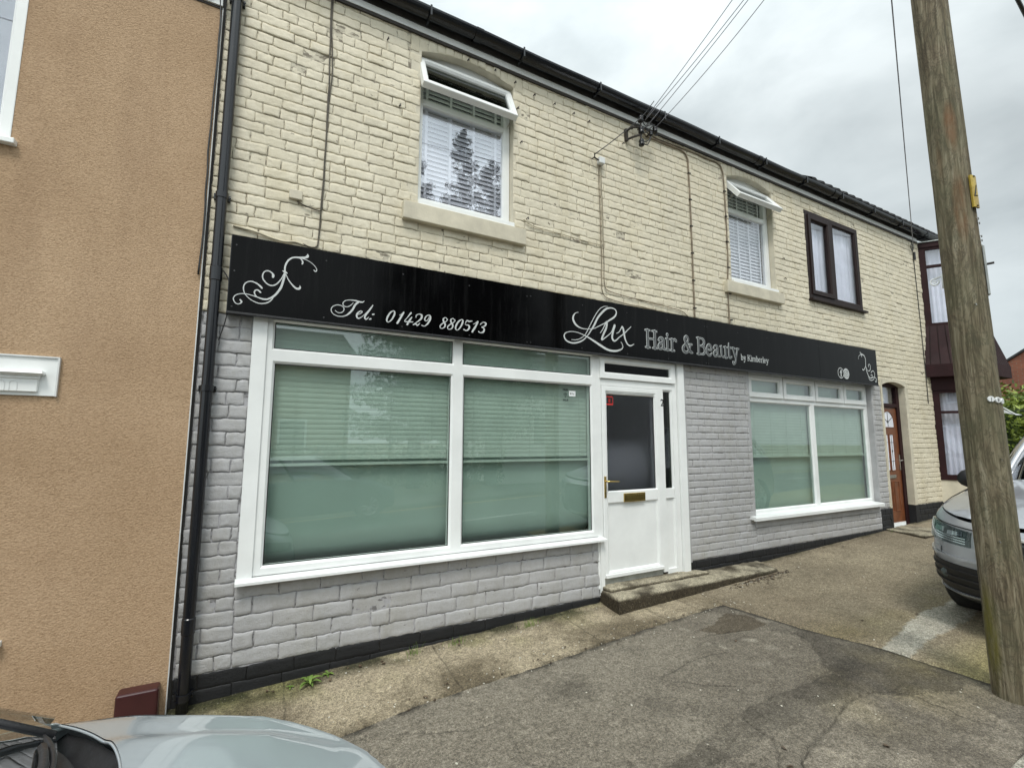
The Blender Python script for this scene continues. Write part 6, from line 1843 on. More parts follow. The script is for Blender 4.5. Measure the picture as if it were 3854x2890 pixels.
# small white disc tags with characters
for k_, (da, ch) in enumerate(((30, 'J'), (51, '8'), (72, '1'))):
    c_ = pole_pt(TOC + da, 1.775 - 0.006 * k_, 0.004)
    a_ = math.radians(TOC + da)
    m_ = Matrix.Translation(c_) @ Matrix.Rotation(a_ + math.pi / 2, 4, 'Z')
    d_ = MB().lathe([(0, -0.004), (0.0175, -0.004), (0.0185, -0.002), (0.0185, 0.004)], (0, 0, 0), 'Y', 20).xf(m_).build('tag_disc', MAT['white_vinyl'], pole)
    cu = bpy.data.curves.new('tag_character', 'FONT')
    cu.body = ch
    cu.size = 0.03
    cu.align_x = 'CENTER'
    to = bpy.data.objects.new('t', cu)
    COL.objects.link(to)
    dg = bpy.context.evaluated_depsgraph_get()
    dg.update()
    me = bpy.data.meshes.new_from_object(to.evaluated_get(dg))
    bpy.data.objects.remove(to)
    me.name = 'tag_character'
    for v_ in me.vertices:
        p_ = m_ @ Vector((v_.co.x, -0.0048, v_.co.y - 0.0105))
        v_.co = p_ - WO[d_.name]
    me.materials.clear()
    me.materials.append(MAT['black_vinyl'])
    oo = bpy.data.objects.new('tag_character', me)
    COL.objects.link(oo)
    oo.parent = d_
    WO[oo.name] = WO[d_.name]
# cable guard, bracket, staples
wrap_plate(TOC + 82, TOC + 112, 2.47, 2.80, 0.004, 0.010, MAT['steel_strip'], 'cable_guard', pole)
m_ = MB()
a0_ = pole_pt(TOC + 100, 2.68, 0)
m_.tube([a0_, pole_pt(TOC + 95, 2.68, 0.05)], 0.008, 8)
m_.build('bolt', MAT['iron'], pole)
m_ = MB()
q0 = pole_pt(TOC - 92, 2.62, 0.0)
q1 = pole_pt(TOC - 92, 2.62, 0.035)
dirv = (q1 - q0).normalized()
m_.tube([q0 + Vector((0, 0, 0.045)), q0 + Vector((0, 0, -0.06))], 0.009, 8)
ctr = q0 + dirv * 0.045 + Vector((0, 0, -0.005))
m_.tube([ctr + (dirv * math.cos(a) + Vector((0, 0, 1)) * math.sin(a)) * 0.022 for a in np.linspace(2.6, 8.4, 22)], 0.006, 8)
m_.tube([ctr + (dirv * math.cos(a) + Vector((0, 0, 1)) * math.sin(a)) * 0.008 for a in np.linspace(0, 6.3, 12)], 0.004, 6)
m_.tube([q0 + Vector((0, 0, 0.03)), ctr + Vector((0, 0, 0.022))], 0.006, 8)
m_.build('white_hook', MAT['white_vinyl'], pole, smooth=True)
m_ = MB()
q0 = pole_pt(TOC + 96, 1.715, 0.0)
q1 = pole_pt(TOC + 94, 1.675, 0.055)
q2 = pole_pt(TOC + 96, 1.690, 0.0)
m_.tube([q0 + Vector((0, 0, 0.01)), q1], 0.004, 6)
m_.poly([q2, q1, q1 + Vector((0, 0, 0.004)), q2 + Vector((0, 0, 0.022))])
m_.poly([q2, q1, q1 + Vector((0.02, -0.02, 0.0)), q2 + Vector((0.02, -0.02, 0.0))])
m_.build('white_bracket', MAT['white_vinyl'], pole)
m_ = MB()
for da, z in ((70, 2.99), (74, 2.96), (78, 2.87), (76, 2.84), (20, 2.4), (35, 1.40), (5, 0.9)):
    m_.tube([pole_pt(TOC + da, z, -0.002), pole_pt(TOC + da, z, 0.010), pole_pt(TOC + da + 3, z - 0.012, 0.008)], 0.004, 6)
m_.build('staple', MAT['chrome'], pole)
# step irons and top fittings, above the picture
m_ = MB()
for z in (6.3, 6.65):
    m_.box(PBX - 0.6, PBX + 0.5, PBY - 0.02, PBY + 0.06, z, z + 0.08)
m_.build('cross_arm', MAT['bark'], pole)

# overhead wires
def wire(a, b, sag, r, mat, label, group=None, n=24):
    a, b = Vector(a), Vector(b)
    P = []
    for i in range(n + 1):
        t = i / n
        p = a.lerp(b, t)
        P.append(p + Vector((0, 0, -4 * sag * t * (1 - t))))
    o = MB().tube(P, r, 6).build('overhead_wire', MAT[mat], smooth=True)
    return tag(o, label, 'wire', group)
topz = 6.36
wire((IX + 0.04, 3.62, 5.06), (4.27, 1.42, 6.94), 0.06, 0.0042, 'wire', 'uppermost and leftmost of the four service wires rising from the insulators')
wire((IX + 0.02, 3.62, 5.02), (4.37, 1.40, 6.84), 0.10, 0.0042, 'wire', 'second of the four service wires rising from the insulators')
wire((IX + 0.04, 3.62, 4.95), (4.44, 1.38, 6.82), 0.05, 0.0042, 'wire', 'third of the four service wires rising from the insulators')
wire((IX + 0.21, 3.64, 5.02), (4.50, 1.36, 6.82), 0.14, 0.0042, 'wire', 'lowest and rightmost of the four service wires rising from the insulators')
wire((10.236, 3.77, 4.95), (-5.2, -1.98, 7.9), 0.25, 0.006, 'wire', 'single thin wire crossing the sky between the roof end and the telegraph pole')
wire((4.3, 1.32, 6.72), (24, 2.9, 7.3), 0.35, 0.020, 'cable_dark', 'thick black cable crossing the top right corner of the sky')
# ------------------------------------------------------------------ cars
def smooth_interp(x, xs, ys):
    return float(np.interp(x, xs, ys))

class Car:
    def __init__(s, outline, zlow, ztx, zty, crown, cowl, lam, root, paint, mat4, groundclear=0.0):
        pts = catmull(outline, 14)
        pts = np.array([p[:2] for p in pts])
        seg = np.r_[0, np.cumsum(np.hypot(*np.diff(pts, axis=0).T))]
        s.S = seg[-1]
        s.seg, s.pts = seg, pts
        s.zlow, s.ztx, s.zty = zlow, ztx, zty
        s.crown, s.cowl = crown, cowl
        s.lam = lam
        s.root, s.paint, s.m = root, paint, mat4
    def ztop(s, x): return float(np.interp(-x, s.ztx, s.zty))
    def plan(s, d):
        d = min(max(d, 0), s.S)
        x = float(np.interp(d, s.seg, s.pts[:, 0]))
        y = float(np.interp(d, s.seg, s.pts[:, 1]))
        e = 0.02
        x0, x1 = np.interp([max(d - e, 0), min(d + e, s.S)], s.seg, s.pts[:, 0])
        y0, y1 = np.interp([max(d - e, 0), min(d + e, s.S)], s.seg, s.pts[:, 1])
        t = Vector((x1 - x0, y1 - y0)).normalized()
        n = Vector((-t.y, t.x)) * -1          # towards the outside
        return x, y, n
    def at(s, d, z, off=0.0, side=1):
        """point on the skin at arc length d from the nose and height z"""
        x, y, n = s.plan(d)
        zt = s.ztop(x)
        t = (z - s.zlow) / (zt - s.zlow)
        ins = float(np.interp(t, [0, .08, .2, .4, .62, .8, .92, 1.0], s.lam))
        # front of the car leans back a little as it rises
        rx = ins + off * -1
        return Vector((x - n.x * rx, (y - n.y * rx) * side, z))
    def d_of_y(s, y):
        i = int(np.argmax(s.pts[:, 1] >= y))
        return float(s.seg[i])
    def mesh(s, mb): return mb.xf(s.m)
    def body(s, name='body'):
        D = np.linspace(0, s.S, 120)
        T = [0, .04, .08, .14, .2, .3, .4, .52, .62, .7, .8, .86, .92, .96, 1.0]
        mb = MB()
        for side in (1, -1):
            P = []
            for d in D:
                x, y, n = s.plan(d)
                zt = s.ztop(x)
                P.append([s.at(d, s.zlow + t * (zt - s.zlow), 0, side) for t in T])
            mb.grid(P if side > 0 else P[::-1])
        # underside
        P = [[s.at(d, s.zlow, 0, 1), s.at(d, s.zlow, 0, -1)] for d in D]
        mb.grid(P)
        return s.mesh(mb).build(name, s.paint, s.root, smooth=True)
    def edge_top(s, x):
        i = int(np.argmax(s.pts[:, 0] <= x)) if x < 0 else 0
        return s.seg[i]
    def deck(s, name, x_from, nx=40, ny=48, mat=None, lift=0.0, crease=None):
        """bonnet: from the nose line back to the curved rear edge x_from(y)"""
        ymax = max(s.pts[:, 1]) - s.lam[-1]
        mb = MB()
        P = []
        top = [s.at(d, s.ztop(s.plan(d)[0])) for d in np.linspace(0, s.S * 0.6, 200)]
        ty = np.array([p.y for p in top])
        tx = np.array([p.x for p in top])
        for j in range(ny + 1):
            v = -1 + 2 * j / ny
            v = math.copysign(abs(v) ** 0.8, v)
            row = []
            for i in range(nx + 1):
                u = (i / nx) ** 1.2
                # half width narrows at the nose: follow the top ring
                y = abs(v) * ymax
                k = int(np.argmax(ty >= y - 1e-6)) if y <= ty.max() - 1e-6 else int(np.argmax(ty))
                xf_ = tx[k]
                x = xf_ + (x_from(y) - xf_) * u
                cr_ = s.crown * (1 - (y / ymax) ** 2.4) * min(1, (xf_ - x) / 0.45) ** 0.7 if xf_ > x else 0
                z = s.ztop(x) + cr_ + lift
                if crease: z += crease(x, y)
                row.append((x, math.copysign(y, v), z))
            P.append(row)
        mb.grid(P)
        return s.mesh(mb).build(name, mat or s.paint, s.root, smooth=True)
    def patch(s, name, d0, d1, zlo, zhi, mat, off=0.004, side=1, nd=16, nz=6, parent=None, thick=0.0):
        mb = MB()
        P = []
        for i in range(nd + 1):
            t = i / nd
            d = d0 + (d1 - d0) * t
            a, b = zlo(t), zhi(t)
            P.append([s.at(d, a + (b - a) * j / nz, off, side) for j in range(nz + 1)])
        mb.grid(P if side > 0 else P[::-1])
        if thick:
            n = len(P)
            rim = [[s.at(d0 + (d1 - d0) * i / nd, zlo(i / nd), o_, side) for o_ in (off - thick, off)] for i in range(nd + 1)]
            mb.grid(rim)
            rim = [[s.at(d0 + (d1 - d0) * i / nd, zhi(i / nd), o_, side) for o_ in (off - thick, off)] for i in range(nd + 1)]
            mb.grid(rim)
        return s.mesh(mb).build(name, mat, parent or s.root, smooth=True)
    def wheel(s, x, y, r, w, side):
        mb = MB().lathe([(r * 0.66, -w / 2), (r * 0.92, -w / 2), (r, -w / 2 + 0.03), (r + 0.004, 0), (r, w / 2 - 0.03), (r * 0.92, w / 2), (r * 0.66, w / 2)], (x, y * side, r), 'Y', 40)
        ty = s.mesh(mb).build('wheel', MAT['tyre'], s.root, smooth=True)
        mb = MB().lathe([(0, w / 2 * side - 0.02 * side), (r * 0.16, w / 2 * side - 0.02 * side), (r * 0.2, w / 2 * side - 0.05 * side), (r * 0.60, w / 2 * side - 0.08 * side), (r * 0.64, w / 2 * side), (r * 0.68, w / 2 * side)], (x, y * side, r), 'Y', 40)
        for k in range(10):
            a = 2 * math.pi * k / 10
            c, sn = math.cos(a), math.sin(a)
            mb.tube([(x + c * r * 0.12, y * side + (w / 2 - 0.02) * side, r + sn * r * 0.12), (x + c * r * 0.64, y * side + (w / 2 - 0.012) * side, r + sn * r * 0.64)], 0.018, 6)
        s.mesh(mb).build('rim', MAT['chrome'], ty, smooth=True)
        mb = MB()
        k = 30
        yy_ = (y + w / 2 - 0.045) * side
        mb.poly([(x + (r + 0.06) * math.cos(2 * math.pi * i / k), yy_, max(s.zlow - 0.02, r + (r + 0.06) * math.sin(2 * math.pi * i / k))) for i in range(k)])
        s.mesh(mb).build('wheel_arch', MAT['gasket'], s.root)
    def cabin(s, base, roof, zb, zr, pillars, glassmat, pmat=None):
        """base/roof: half outlines (x,y) front centre to rear centre; glass all round with painted pillars and a roof"""
        B, R_ = np.array(catmull(base, 6)), np.array(catmull(roof, 6))
        n = min(len(B), len(R_))
        B, R_ = B[:n], R_[:n]
        mb = MB()
        for side in (1, -1):
            P = []
            for i in range(n):
                row = []
                for t in (0, .25, .5, .75, 1.0):
                    bow = 0.03 * math.sin(math.pi * t)
                    x, y = B[i] * (1 - t) + R_[i] * t
                    row.append((x, (y + bow * (abs(y) > 0.3)) * side, zb(B[i][0]) * (1 - t) + zr(R_[i][0]) * t))
                P.append(row)
            mb.grid(P if side > 0 else P[::-1])
        s.mesh(mb).build('window', glassmat, s.root, smooth=True)
        mb = MB()
        for side in (1, -1):
            P = []
            for i in range(n):
                x, y = R_[i]
                P.append([(x, y * side * q, zr(x) + 0.045 * (1 - q ** 3) - 0.03 * (q > 0.99)) for q in (1.02, 1.0, 0.93, 0.8, 0.5, 0.0)])
            mb.grid(P if side > 0 else P[::-1])
        s.mesh(mb).build('roof', s.paint, s.root, smooth=True)
        for side in (1, -1):
            for f, w in pillars:
                mb = MB()
                i = int(f * (n - 1))
                mb.tube([(B[i][0] * (1 - t) + R_[i][0] * t, (B[i][1] * (1 - t) + R_[i][1] * t + 0.03 * math.sin(math.pi * t)) * side, zb(B[i][0]) * (1 - t) + zr(R_[i][0]) * t) for t in np.linspace(0, 1, 8)], w, 8)
                s.mesh(mb).build('pillar', (pmat or s.paint) if f < 0.3 else s.paint, s.root, smooth=True)
        mb = MB()
        mb.box(-2.0 - 1.2, -2.6, -0.5, 0.5, 0.5, 1.0).box(-2.4, -2.1, -0.6, -0.1, 0.6, 1.15).box(-2.4, -2.1, 0.1, 0.6, 0.6, 1.15)
        s.mesh(mb).build('seat', MAT['trim'], s.root, bevel=0.05)
    def floorpan(s, x0, x1, hw, z0, z1):
        mb = MB().box(x0, x1, -hw, hw, z0, z1)
        s.mesh(mb).build('interior', MAT['gasket'], s.root)

al = math.atan(0.03974)
def car_matrix(fx, fy, heading):
    """heading +1: nose towards +X, -1: nose towards -X; origin on the ground under the nose"""
    z = float(gz(fx, fy))
    e1 = Vector((math.cos(al), 0, math.sin(al))) * heading
    e2 = Vector((0, 1, 0)) * heading
    e3 = Vector((-math.sin(al), 0, math.cos(al)))
    m = Matrix((e1, e2, e3)).transposed().to_4x4()
    m.translation = Vector((fx, fy, z))
    return m

# ---- grey four-by-four on the forecourt, nose towards us
suv = thing('parked_suv', 'silver grey off-road car parked on the forecourt behind the telegraph pole', 'car', (6.9, 1.08, float(gz(6.9, 1.08))))
c = Car([(0, 0), (-.015, .30), (-.055, .55), (-.14, .76), (-.33, .91), (-.62, .968), (-1.2, .985), (-2.4, .99), (-3.6, .975), (-4.08, .88), (-4.28, .5), (-4.3, 0)], 0.27,
        [0, .12, .3, .7, 1.3, 2.2, 3.6, 4.2, 4.3], [.855, .90, .945, 1.0, 1.065, 1.10, 1.14, 1.06, 1.0], 0.075, None,
        [0.13, 0.045, 0.012, 0.0, 0.008, 0.022, 0.045, 0.085], suv, MAT['silver'], car_matrix(4.93, 1.08, -1))
c.body()
suv_rear = lambda y: -1.32 - 0.16 * (y / 0.9) ** 2
c.deck('bonnet', suv_rear, crease=lambda x, y: 0.014 * math.exp(-((y - 0.62) / 0.05) ** 2) * min(1, -x / 0.5))
mb = MB()
P = []
for j in range(21):
    y = -0.92 + 1.84 * j / 20
    P.append([(suv_rear(y), y, 1.05), (suv_rear(y) - 0.16, y * 0.98, 1.05), (suv_rear(y) - 0.17, y * 0.97, 1.12)])
c.mesh(mb.grid(P)).build('cowl', MAT['trim'], suv)
c.floorpan(-4.0, -1.6, 0.84, 0.3, 0.95)
c.cabin([(-1.42, 0), (-1.46, .45), (-1.58, .80), (-2.0, .905), (-2.8, .915), (-3.7, .88), (-4.08, .76), (-4.2, .4), (-4.22, 0)],
        [(-2.12, 0), (-2.14, .35), (-2.22, .60), (-2.5, .69), (-2.9, .70), (-3.3, .68), (-3.52, .60), (-3.6, .3), (-3.62, 0)],
        lambda x: 1.10 + 0.01 * (-x - 1.4), lambda x: 1.655 + 0.05 * math.sin(min(1, max(0, (-x - 2.1) / 2.4)) * math.pi), [(0.24, .032), (0.47, .03), (0.66, .03), (0.80, .05)], MAT['car_glass'])
for side in (1, -1):
    # headlamp: housing, reflectors, clear cover
    d0, d1 = c.d_of_y(0.575), c.d_of_y(0.955)
    lo = lambda t: 0.700 + 0.035 * t + 0.03 * max(0, t - 0.8) * 5
    hi = lambda t: 0.815 + 0.055 * min(1, t * 1.6) - 0.05 * max(0, t - 0.75) * 4 * 0.6
    hl = c.patch('headlight', d0, d1, lo, hi, MAT['lamp_inner'], 0.002, side)
    for ta, tb, za, zb_ in ((0.10, 0.30, .60, .86), (0.36, 0.56, .56, .84), (0.64, 0.86, .52, .80)):
        c.patch('lamp_lens', d0 + (d1 - d0) * ta, d0 + (d1 - d0) * tb, lambda t, a=za: lo(ta) + (hi(ta) - lo(ta)) * a, lambda t, b=zb_: lo(ta) + (hi(ta) - lo(ta)) * b, MAT['lamp_chrome'], 0.008, side, 6, 3, parent=hl)
    for q in (0.10, 0.24, 0.38):
        c.patch('light_strip', d0 + (d1 - d0) * 0.06, d1 - (d1 - d0) * 0.12, lambda t, q=q: lo(t) + 0.13 * q + 0.004, lambda t, q=q: lo(t) + 0.13 * q + 0.012, MAT['lamp_chrome'], 0.007, side, 12, 1, parent=hl)
    c.patch('lamp_cover', d0, d1, lo, hi, MAT['lamp_lens'], 0.018, side, thick=0.016, parent=hl)
    # dark line under the bonnet edge
    c.patch('panel_gap', c.d_of_y(0.45), c.d_of_y(0.965), lambda t: hi(t * 0.9) + 0.002, lambda t: hi(t * 0.9) + 0.010, MAT['gasket'], 0.003, side)
    # lower air intake and its slats
    e0, e1 = c.d_of_y(0.44), c.d_of_y(0.95)
    ilo = lambda t: 0.325 + 0.02 * t + 0.0
    ihi = lambda t: 0.535 + 0.035 * t ** 0.6
    it = c.patch('air_intake', e0, e1, ilo, ihi, MAT['gasket'], 0.004, side)
    for q in (0.25, 0.5, 0.75):
        c.patch('intake_bar', e0 + 0.02, e1 - 0.05, lambda t, q=q: ilo(t) + (ihi(t) - ilo(t)) * q, lambda t, q=q: ilo(t) + (ihi(t) - ilo(t)) * q + 0.012, MAT['trim'], 0.014, side, 12, 1, thick=0.012, parent=it)
    f_ = c.at(c.d_of_y(0.78), 0.46, 0.004, side)
    fm = MB().lathe([(0, 0.008), (0.02, 0.008), (0.03, 0.004), (0.038, -0.01)], tuple(f_), 'X', 18)
    c.mesh(fm).build('fog_lamp', MAT['lamp_inner'], it, smooth=True)
    c.patch('bumper_lip', c.d_of_y(0.1), c.d_of_y(0.94), lambda t: 0.296, lambda t: 0.325, MAT['silver'], 0.022, side, thick=0.03)
    c.patch('bumper_base', c.d_of_y(0.1), c.d_of_y(0.94), lambda t: 0.262, lambda t: 0.293, MAT['gasket'], 0.010, side, thick=0.03)
    c.patch('bumper_crease', c.d_of_y(0.50), c.d_of_y(0.965), lambda t: 0.585 + 0.03 * t, lambda t: 0.605 + 0.03 * t, MAT['silver'], 0.016, side, thick=0.016)
    c.patch('washer_cap', c.d_of_y(0.80), c.d_of_y(0.87), lambda t: 0.625, lambda t: 0.665, MAT['silver'], 0.006, side, 4, 2, thick=0.006)
    # grille half
    g0, g1 = c.d_of_y(0.0), c.d_of_y(0.50)
    glo = lambda t: 0.36 + 0.02 * (t > 0.8) + 0.13 * max(0, t - 0.72) * 3.5
    ghi = lambda t: 0.80 - 0.03 * max(0, t - 0.7) * 3
    gr = c.patch('grille', g0, g1, glo, ghi, MAT['gasket'], 0.008, side)
    for k in range(7):
        q = (k + 0.5) / 7
        c.patch('grille_bar', g0, g1 - 0.03, lambda t, q=q: glo(t) + (ghi(t) - glo(t)) * q, lambda t, q=q: glo(t) + (ghi(t) - glo(t)) * q + 0.014, MAT['lamp_inner'], 0.016, side, 12, 1, thick=0.01, parent=gr)
    c.patch('grille_surround', g1 - 0.02, g1 + 0.012, lambda t: 0.46, lambda t: 0.80, MAT['chrome'], 0.018, side, 2, 8, thick=0.016, parent=gr)
    c.patch('grille_surround', g0, g1, ghi, lambda t: ghi(t) + 0.022, MAT['chrome'], 0.018, side, 12, 2, thick=0.016, parent=gr)
    c.wheel(-0.93, 0.845, 0.365, 0.27, side)
    c.wheel(-3.42, 0.845, 0.365, 0.27, side)
    mm = MB().lathe([(0, -0.10), (0.05, -0.095), (0.085, -0.05), (0.092, 0.0), (0.08, 0.05), (0, 0.06)], (-1.66, 1.06 * side, 1.085), 'X', 14)
    c.mesh(mm).build('door_mirror', MAT['trim'], suv, smooth=True)
    c.mesh(MB().tube([(-1.70, 0.92 * side, 1.08), (-1.68, 1.02 * side, 1.06)], 0.03, 8)).build('mirror_stalk', MAT['trim'], suv)
    c.mesh(MB().box(-2.05, -2.01, 0.972 * side - 0.02, 0.972 * side + 0.02, 0.4, 1.05)).build('door_gap', MAT['gasket'], suv)

# ---- silver hatchback in the near left corner, nose to the right
hat = thing('parked_hatchback', 'pale silver blue car whose bonnet and windscreen fill the bottom left corner', 'car', (-0.9, 1.14, float(gz(-0.9, 1.14))))
c = Car([(0, 0), (-.012, .26), (-.05, .47), (-.13, .64), (-.27, .755), (-.5, .815), (-1.0, .85), (-2.0, .86), (-3.3, .85), (-3.8, .76), (-3.98, .4), (-4.0, 0)], 0.20,
        [0, .07, .15, .26, .45, .8, 1.05, 1.6, 3.5, 4.0], [.60, .65, .68, .72, .80, .892, .925, .905, .93, .90], 0.065, None,
        [0.10, 0.035, 0.01, 0.0, 0.004, 0.012, 0.03, 0.062], hat, MAT['silver_blue'], car_matrix(0.60, 1.14, 1))
c.body()
hr = lambda y: -0.745 - 0.25 * (min(abs(y), 0.80) / 0.8) ** 3
c.deck('bonnet', hr, nx=60, ny=72, crease=lambda x, y: 0.016 / (1 + math.exp(-(0.60 + 0.05 * x - abs(y)) / 0.014)) * min(1, max(0, -x - 0.15) / 0.4))
mb = MB()
P = []
for j in range(121):
    y = -0.795 + 1.59 * j / 120
    zt = c.ztop(hr(abs(y))) + c.crown * (1 - (abs(y) / 0.798) ** 2.4) + 0.016 / (1 + math.exp(-(0.60 + 0.05 * hr(abs(y)) - abs(y)) / 0.014))
    P.append((hr(abs(y)) - 0.002, y, zt - 0.006))
c.mesh(mb.tube(P, 0.0038, 8)).build('bonnet_edge', MAT['silver_blue'], hat, smooth=True)
# scuttle: the dark trough, its grille mat and the wipers
mb = MB()
P = []
for j in range(41):
    y = -0.82 + 1.64 * j / 40
    e = hr(abs(y))
    zt = c.ztop(e) + c.crown * max(0, 1 - (abs(y) / 0.82) ** 2.4)
    P.append([(e + 0.02, y, zt - 0.04), (e - 0.015, y, zt - 0.075), (e - 0.06, y, zt - 0.06), (e - 0.075, y, zt - 0.022), (e - 0.105, y * 0.99, zt - 0.022), (e - 0.16, y * 0.985, zt - 0.02)])
c.mesh(mb.grid(P)).build('scuttle', MAT['trim'], hat, smooth=True)
mb = MB()
for y0_, y1_, lft in ((0.66, 0.05, 0.0), (0.02, -0.60, 0.0)):
    P = []
    for i in range(13):
        t = i / 12
        y = y0_ + (y1_ - y0_) * t
        e = hr(abs(y))
        zt = c.ztop(e) + c.crown * max(0, 1 - (abs(y) / 0.82) ** 2.4)
        P.append((e - 0.105 - 0.05 * t, y, zt + 0.022 + 0.02 * t))
    mb.tube(P, 0.007, 6)
    mb.tube([(p[0] - 0.016, p[1] - 0.004, p[2] + 0.008) for p in P[2:]], 0.010, 6)
    mb.lathe([(0, 0.014), (0.010, 0.012), (0.013, 0.0), (0.013, -0.03)], (P[0][0] + 0.01, P[0][1], P[0][2] - 0.006), 'Z', 12)
c.mesh(mb).build('wiper', MAT['trim'], hat, smooth=True)
c.floorpan(-3.6, -1.1, 0.76, 0.3, 0.80)
c.cabin([(-0.86, 0), (-0.89, .36), (-0.98, .70), (-1.12, .80), (-2.2, .80), (-3.2, .78), (-3.7, .66), (-3.85, .3), (-3.87, 0)],
        [(-1.68, 0), (-1.70, .30), (-1.78, .52), (-2.0, .60), (-2.5, .61), (-3.1, .58), (-3.4, .48), (-3.46, .2), (-3.47, 0)],
        lambda x: 0.945 - 0.02 * max(0, (-x - 1.0)), lambda x: 1.44, [(0.24, .010), (0.5, .03), (0.78, .05)], MAT['car_glass'], MAT['trim'])
mb = MB()
c.mesh(MB().box(-1.65, -0.98, -0.68, 0.68, 0.80, 0.925)).build('dashboard', MAT['trim'], hat, bevel=0.04)
for side in (1, -1):
    c.wheel(-0.72, 0.735, 0.30, 0.20, side)
    c.wheel(-3.25, 0.735, 0.30, 0.20, side)
    hl = c.patch('headlight', c.d_of_y(0.50), c.d_of_y(0.79), lambda t: 0.50 + 0.05 * t, lambda t: 0.575 + 0.085 * t, MAT['lamp_inner'], 0.003, side)
    c.patch('lamp_cover', c.d_of_y(0.50), c.d_of_y(0.79), lambda t: 0.50 + 0.05 * t, lambda t: 0.575 + 0.085 * t, MAT['lamp_lens'], 0.014, side, thick=0.012, parent=hl)
    c.patch('lower_grille', 0, c.d_of_y(0.45), lambda t: 0.28, lambda t: 0.38, MAT['gasket'], 0.004, side)
    c.mesh(MB().lathe([(0, -0.08), (0.05, -0.07), (0.075, -0.02), (0.07, 0.04), (0, 0.05)], (-1.85, 0.93 * side, 1.0), 'X', 14)).build('door_mirror', MAT['silver_blue'], hat, smooth=True)
# ------------------------------------------------------------------ plants, litter
def leaf_cloud(name, centres, n, size, mat, parent=None, seed=1, droop=0.0, aspect=0.5):
    """n small leaf faces scattered round clump centres (x,y,z,r)"""
    r = np.random.default_rng(seed)
    C = np.array(centres, float)
    w = C[:, 3] ** 2
    k = r.choice(len(C), n, p=w / w.sum())
    d = r.normal(0, 1, (n, 3))
    d /= np.linalg.norm(d, axis=1)[:, None]
    rad = C[k, 3] * (0.35 + 0.65 * r.random(n) ** 0.4)
    P = C[k, :3] + d * rad[:, None] * np.array([1, 1, 0.85])
    a = r.normal(0, 1, (n, 3)) + d * 0.6 + np.array([0, 0, -droop])
    a /= np.linalg.norm(a, axis=1)[:, None]
    b = np.cross(a, r.normal(0, 1, (n, 3)))
    b /= np.linalg.norm(b, axis=1)[:, None]
    s = size * r.uniform(0.6, 1.4, (n, 1))
    V = np.stack([P - a * s, P + b * s * aspect, P + a * s, P - b * s * aspect], 1).reshape(-1, 3)
    F = np.arange(4 * n).reshape(n, 4)
    return np_mesh(name, V, F, MAT[mat], parent, False)

r_ = np.random.default_rng(5)
# golden green hedge beyond the cars
hd_ = thing('garden_hedge', 'bright yellow-green hedge beyond the parked car at the right edge', 'hedge', (17.0, 3.6, 0.6))
cs = []
for x in np.arange(15.4, 19.5, 0.42):
    for y in np.arange(2.2, 4.9, 0.42):
        for z in (0.9, 1.35, 1.8, 2.2, 2.5):
            if y > 4.4 and z > 2.2: continue
            cs.append((x + r_.uniform(-.15, .15), y + r_.uniform(-.15, .15), z + r_.uniform(-.15, .15), r_.uniform(0.26, 0.42)))
leaf_cloud('foliage', cs, 26000, 0.055, 'hedge', hd_, 3)
MB().box(15.7, 19.2, 2.5, 4.5, 0.3, 2.3).build('branches', MAT['leafdark'], hd_, bevel=0.2)

# red brick house beyond
rh = thing('red_brick_house', 'distant red brick gable house beyond the hedge at the right edge', 'building', (27, 3.2, 0.6))
mb = MB()
gx, ya, yb, ze = 24.0, -0.6, 7.0, 4.02
zr_ = 6.55
mb.poly([(gx, yb, 0), (gx, ya, 0), (gx, ya, ze), (gx, (ya + yb) / 2, zr_), (gx, yb, ze)])
mb.poly([(gx, ya, 0), (gx + 9, ya, 0), (gx + 9, ya, ze), (gx, ya, ze)])
mb.poly([(gx, yb, 0), (gx, yb, ze), (gx + 9, yb, ze), (gx + 9, yb, 0)])
mb.poly([(gx + 9, yb, 0), (gx + 9, yb, ze), (gx + 9, (ya + yb) / 2, zr_), (gx + 9, ya, ze), (gx + 9, ya, 0)])
mb.build('gable_wall', MAT['redbrick'], rh)
mb = MB()
ym = (ya + yb) / 2
for s_, yy_ in ((-1, ya - 0.25), (1, yb + 0.25)):
    ze2 = ze - 0.25 * (zr_ - ze) / (ym - ya)
    P = [[(gx - 0.05, yy_, ze2 + 0.02), (gx - 0.05, ym, zr_ + 0.02)], [(gx + 9.05, yy_, ze2 + 0.02), (gx + 9.05, ym, zr_ + 0.02)]]
    mb.grid(P)
    P = [[(gx - 0.05, yy_, ze2 + 0.10), (gx - 0.05, ym, zr_ + 0.10)], [(gx + 9.05, yy_, ze2 + 0.10), (gx + 9.05, ym, zr_ + 0.10)]]
    mb.grid(P)
    mb.poly([(gx - 0.05, yy_, ze2 + 0.02), (gx - 0.05, ym, zr_ + 0.02), (gx - 0.05, ym, zr_ + 0.10), (gx - 0.05, yy_, ze2 + 0.10)])
mb.build('roof', MAT['slate'], rh)
MB().box(gx + 4, gx + 4.7, ym - 0.3, ym + 0.3, zr_ - 0.3, zr_ + 1.0).build('chimney', MAT['redbrick'], rh)

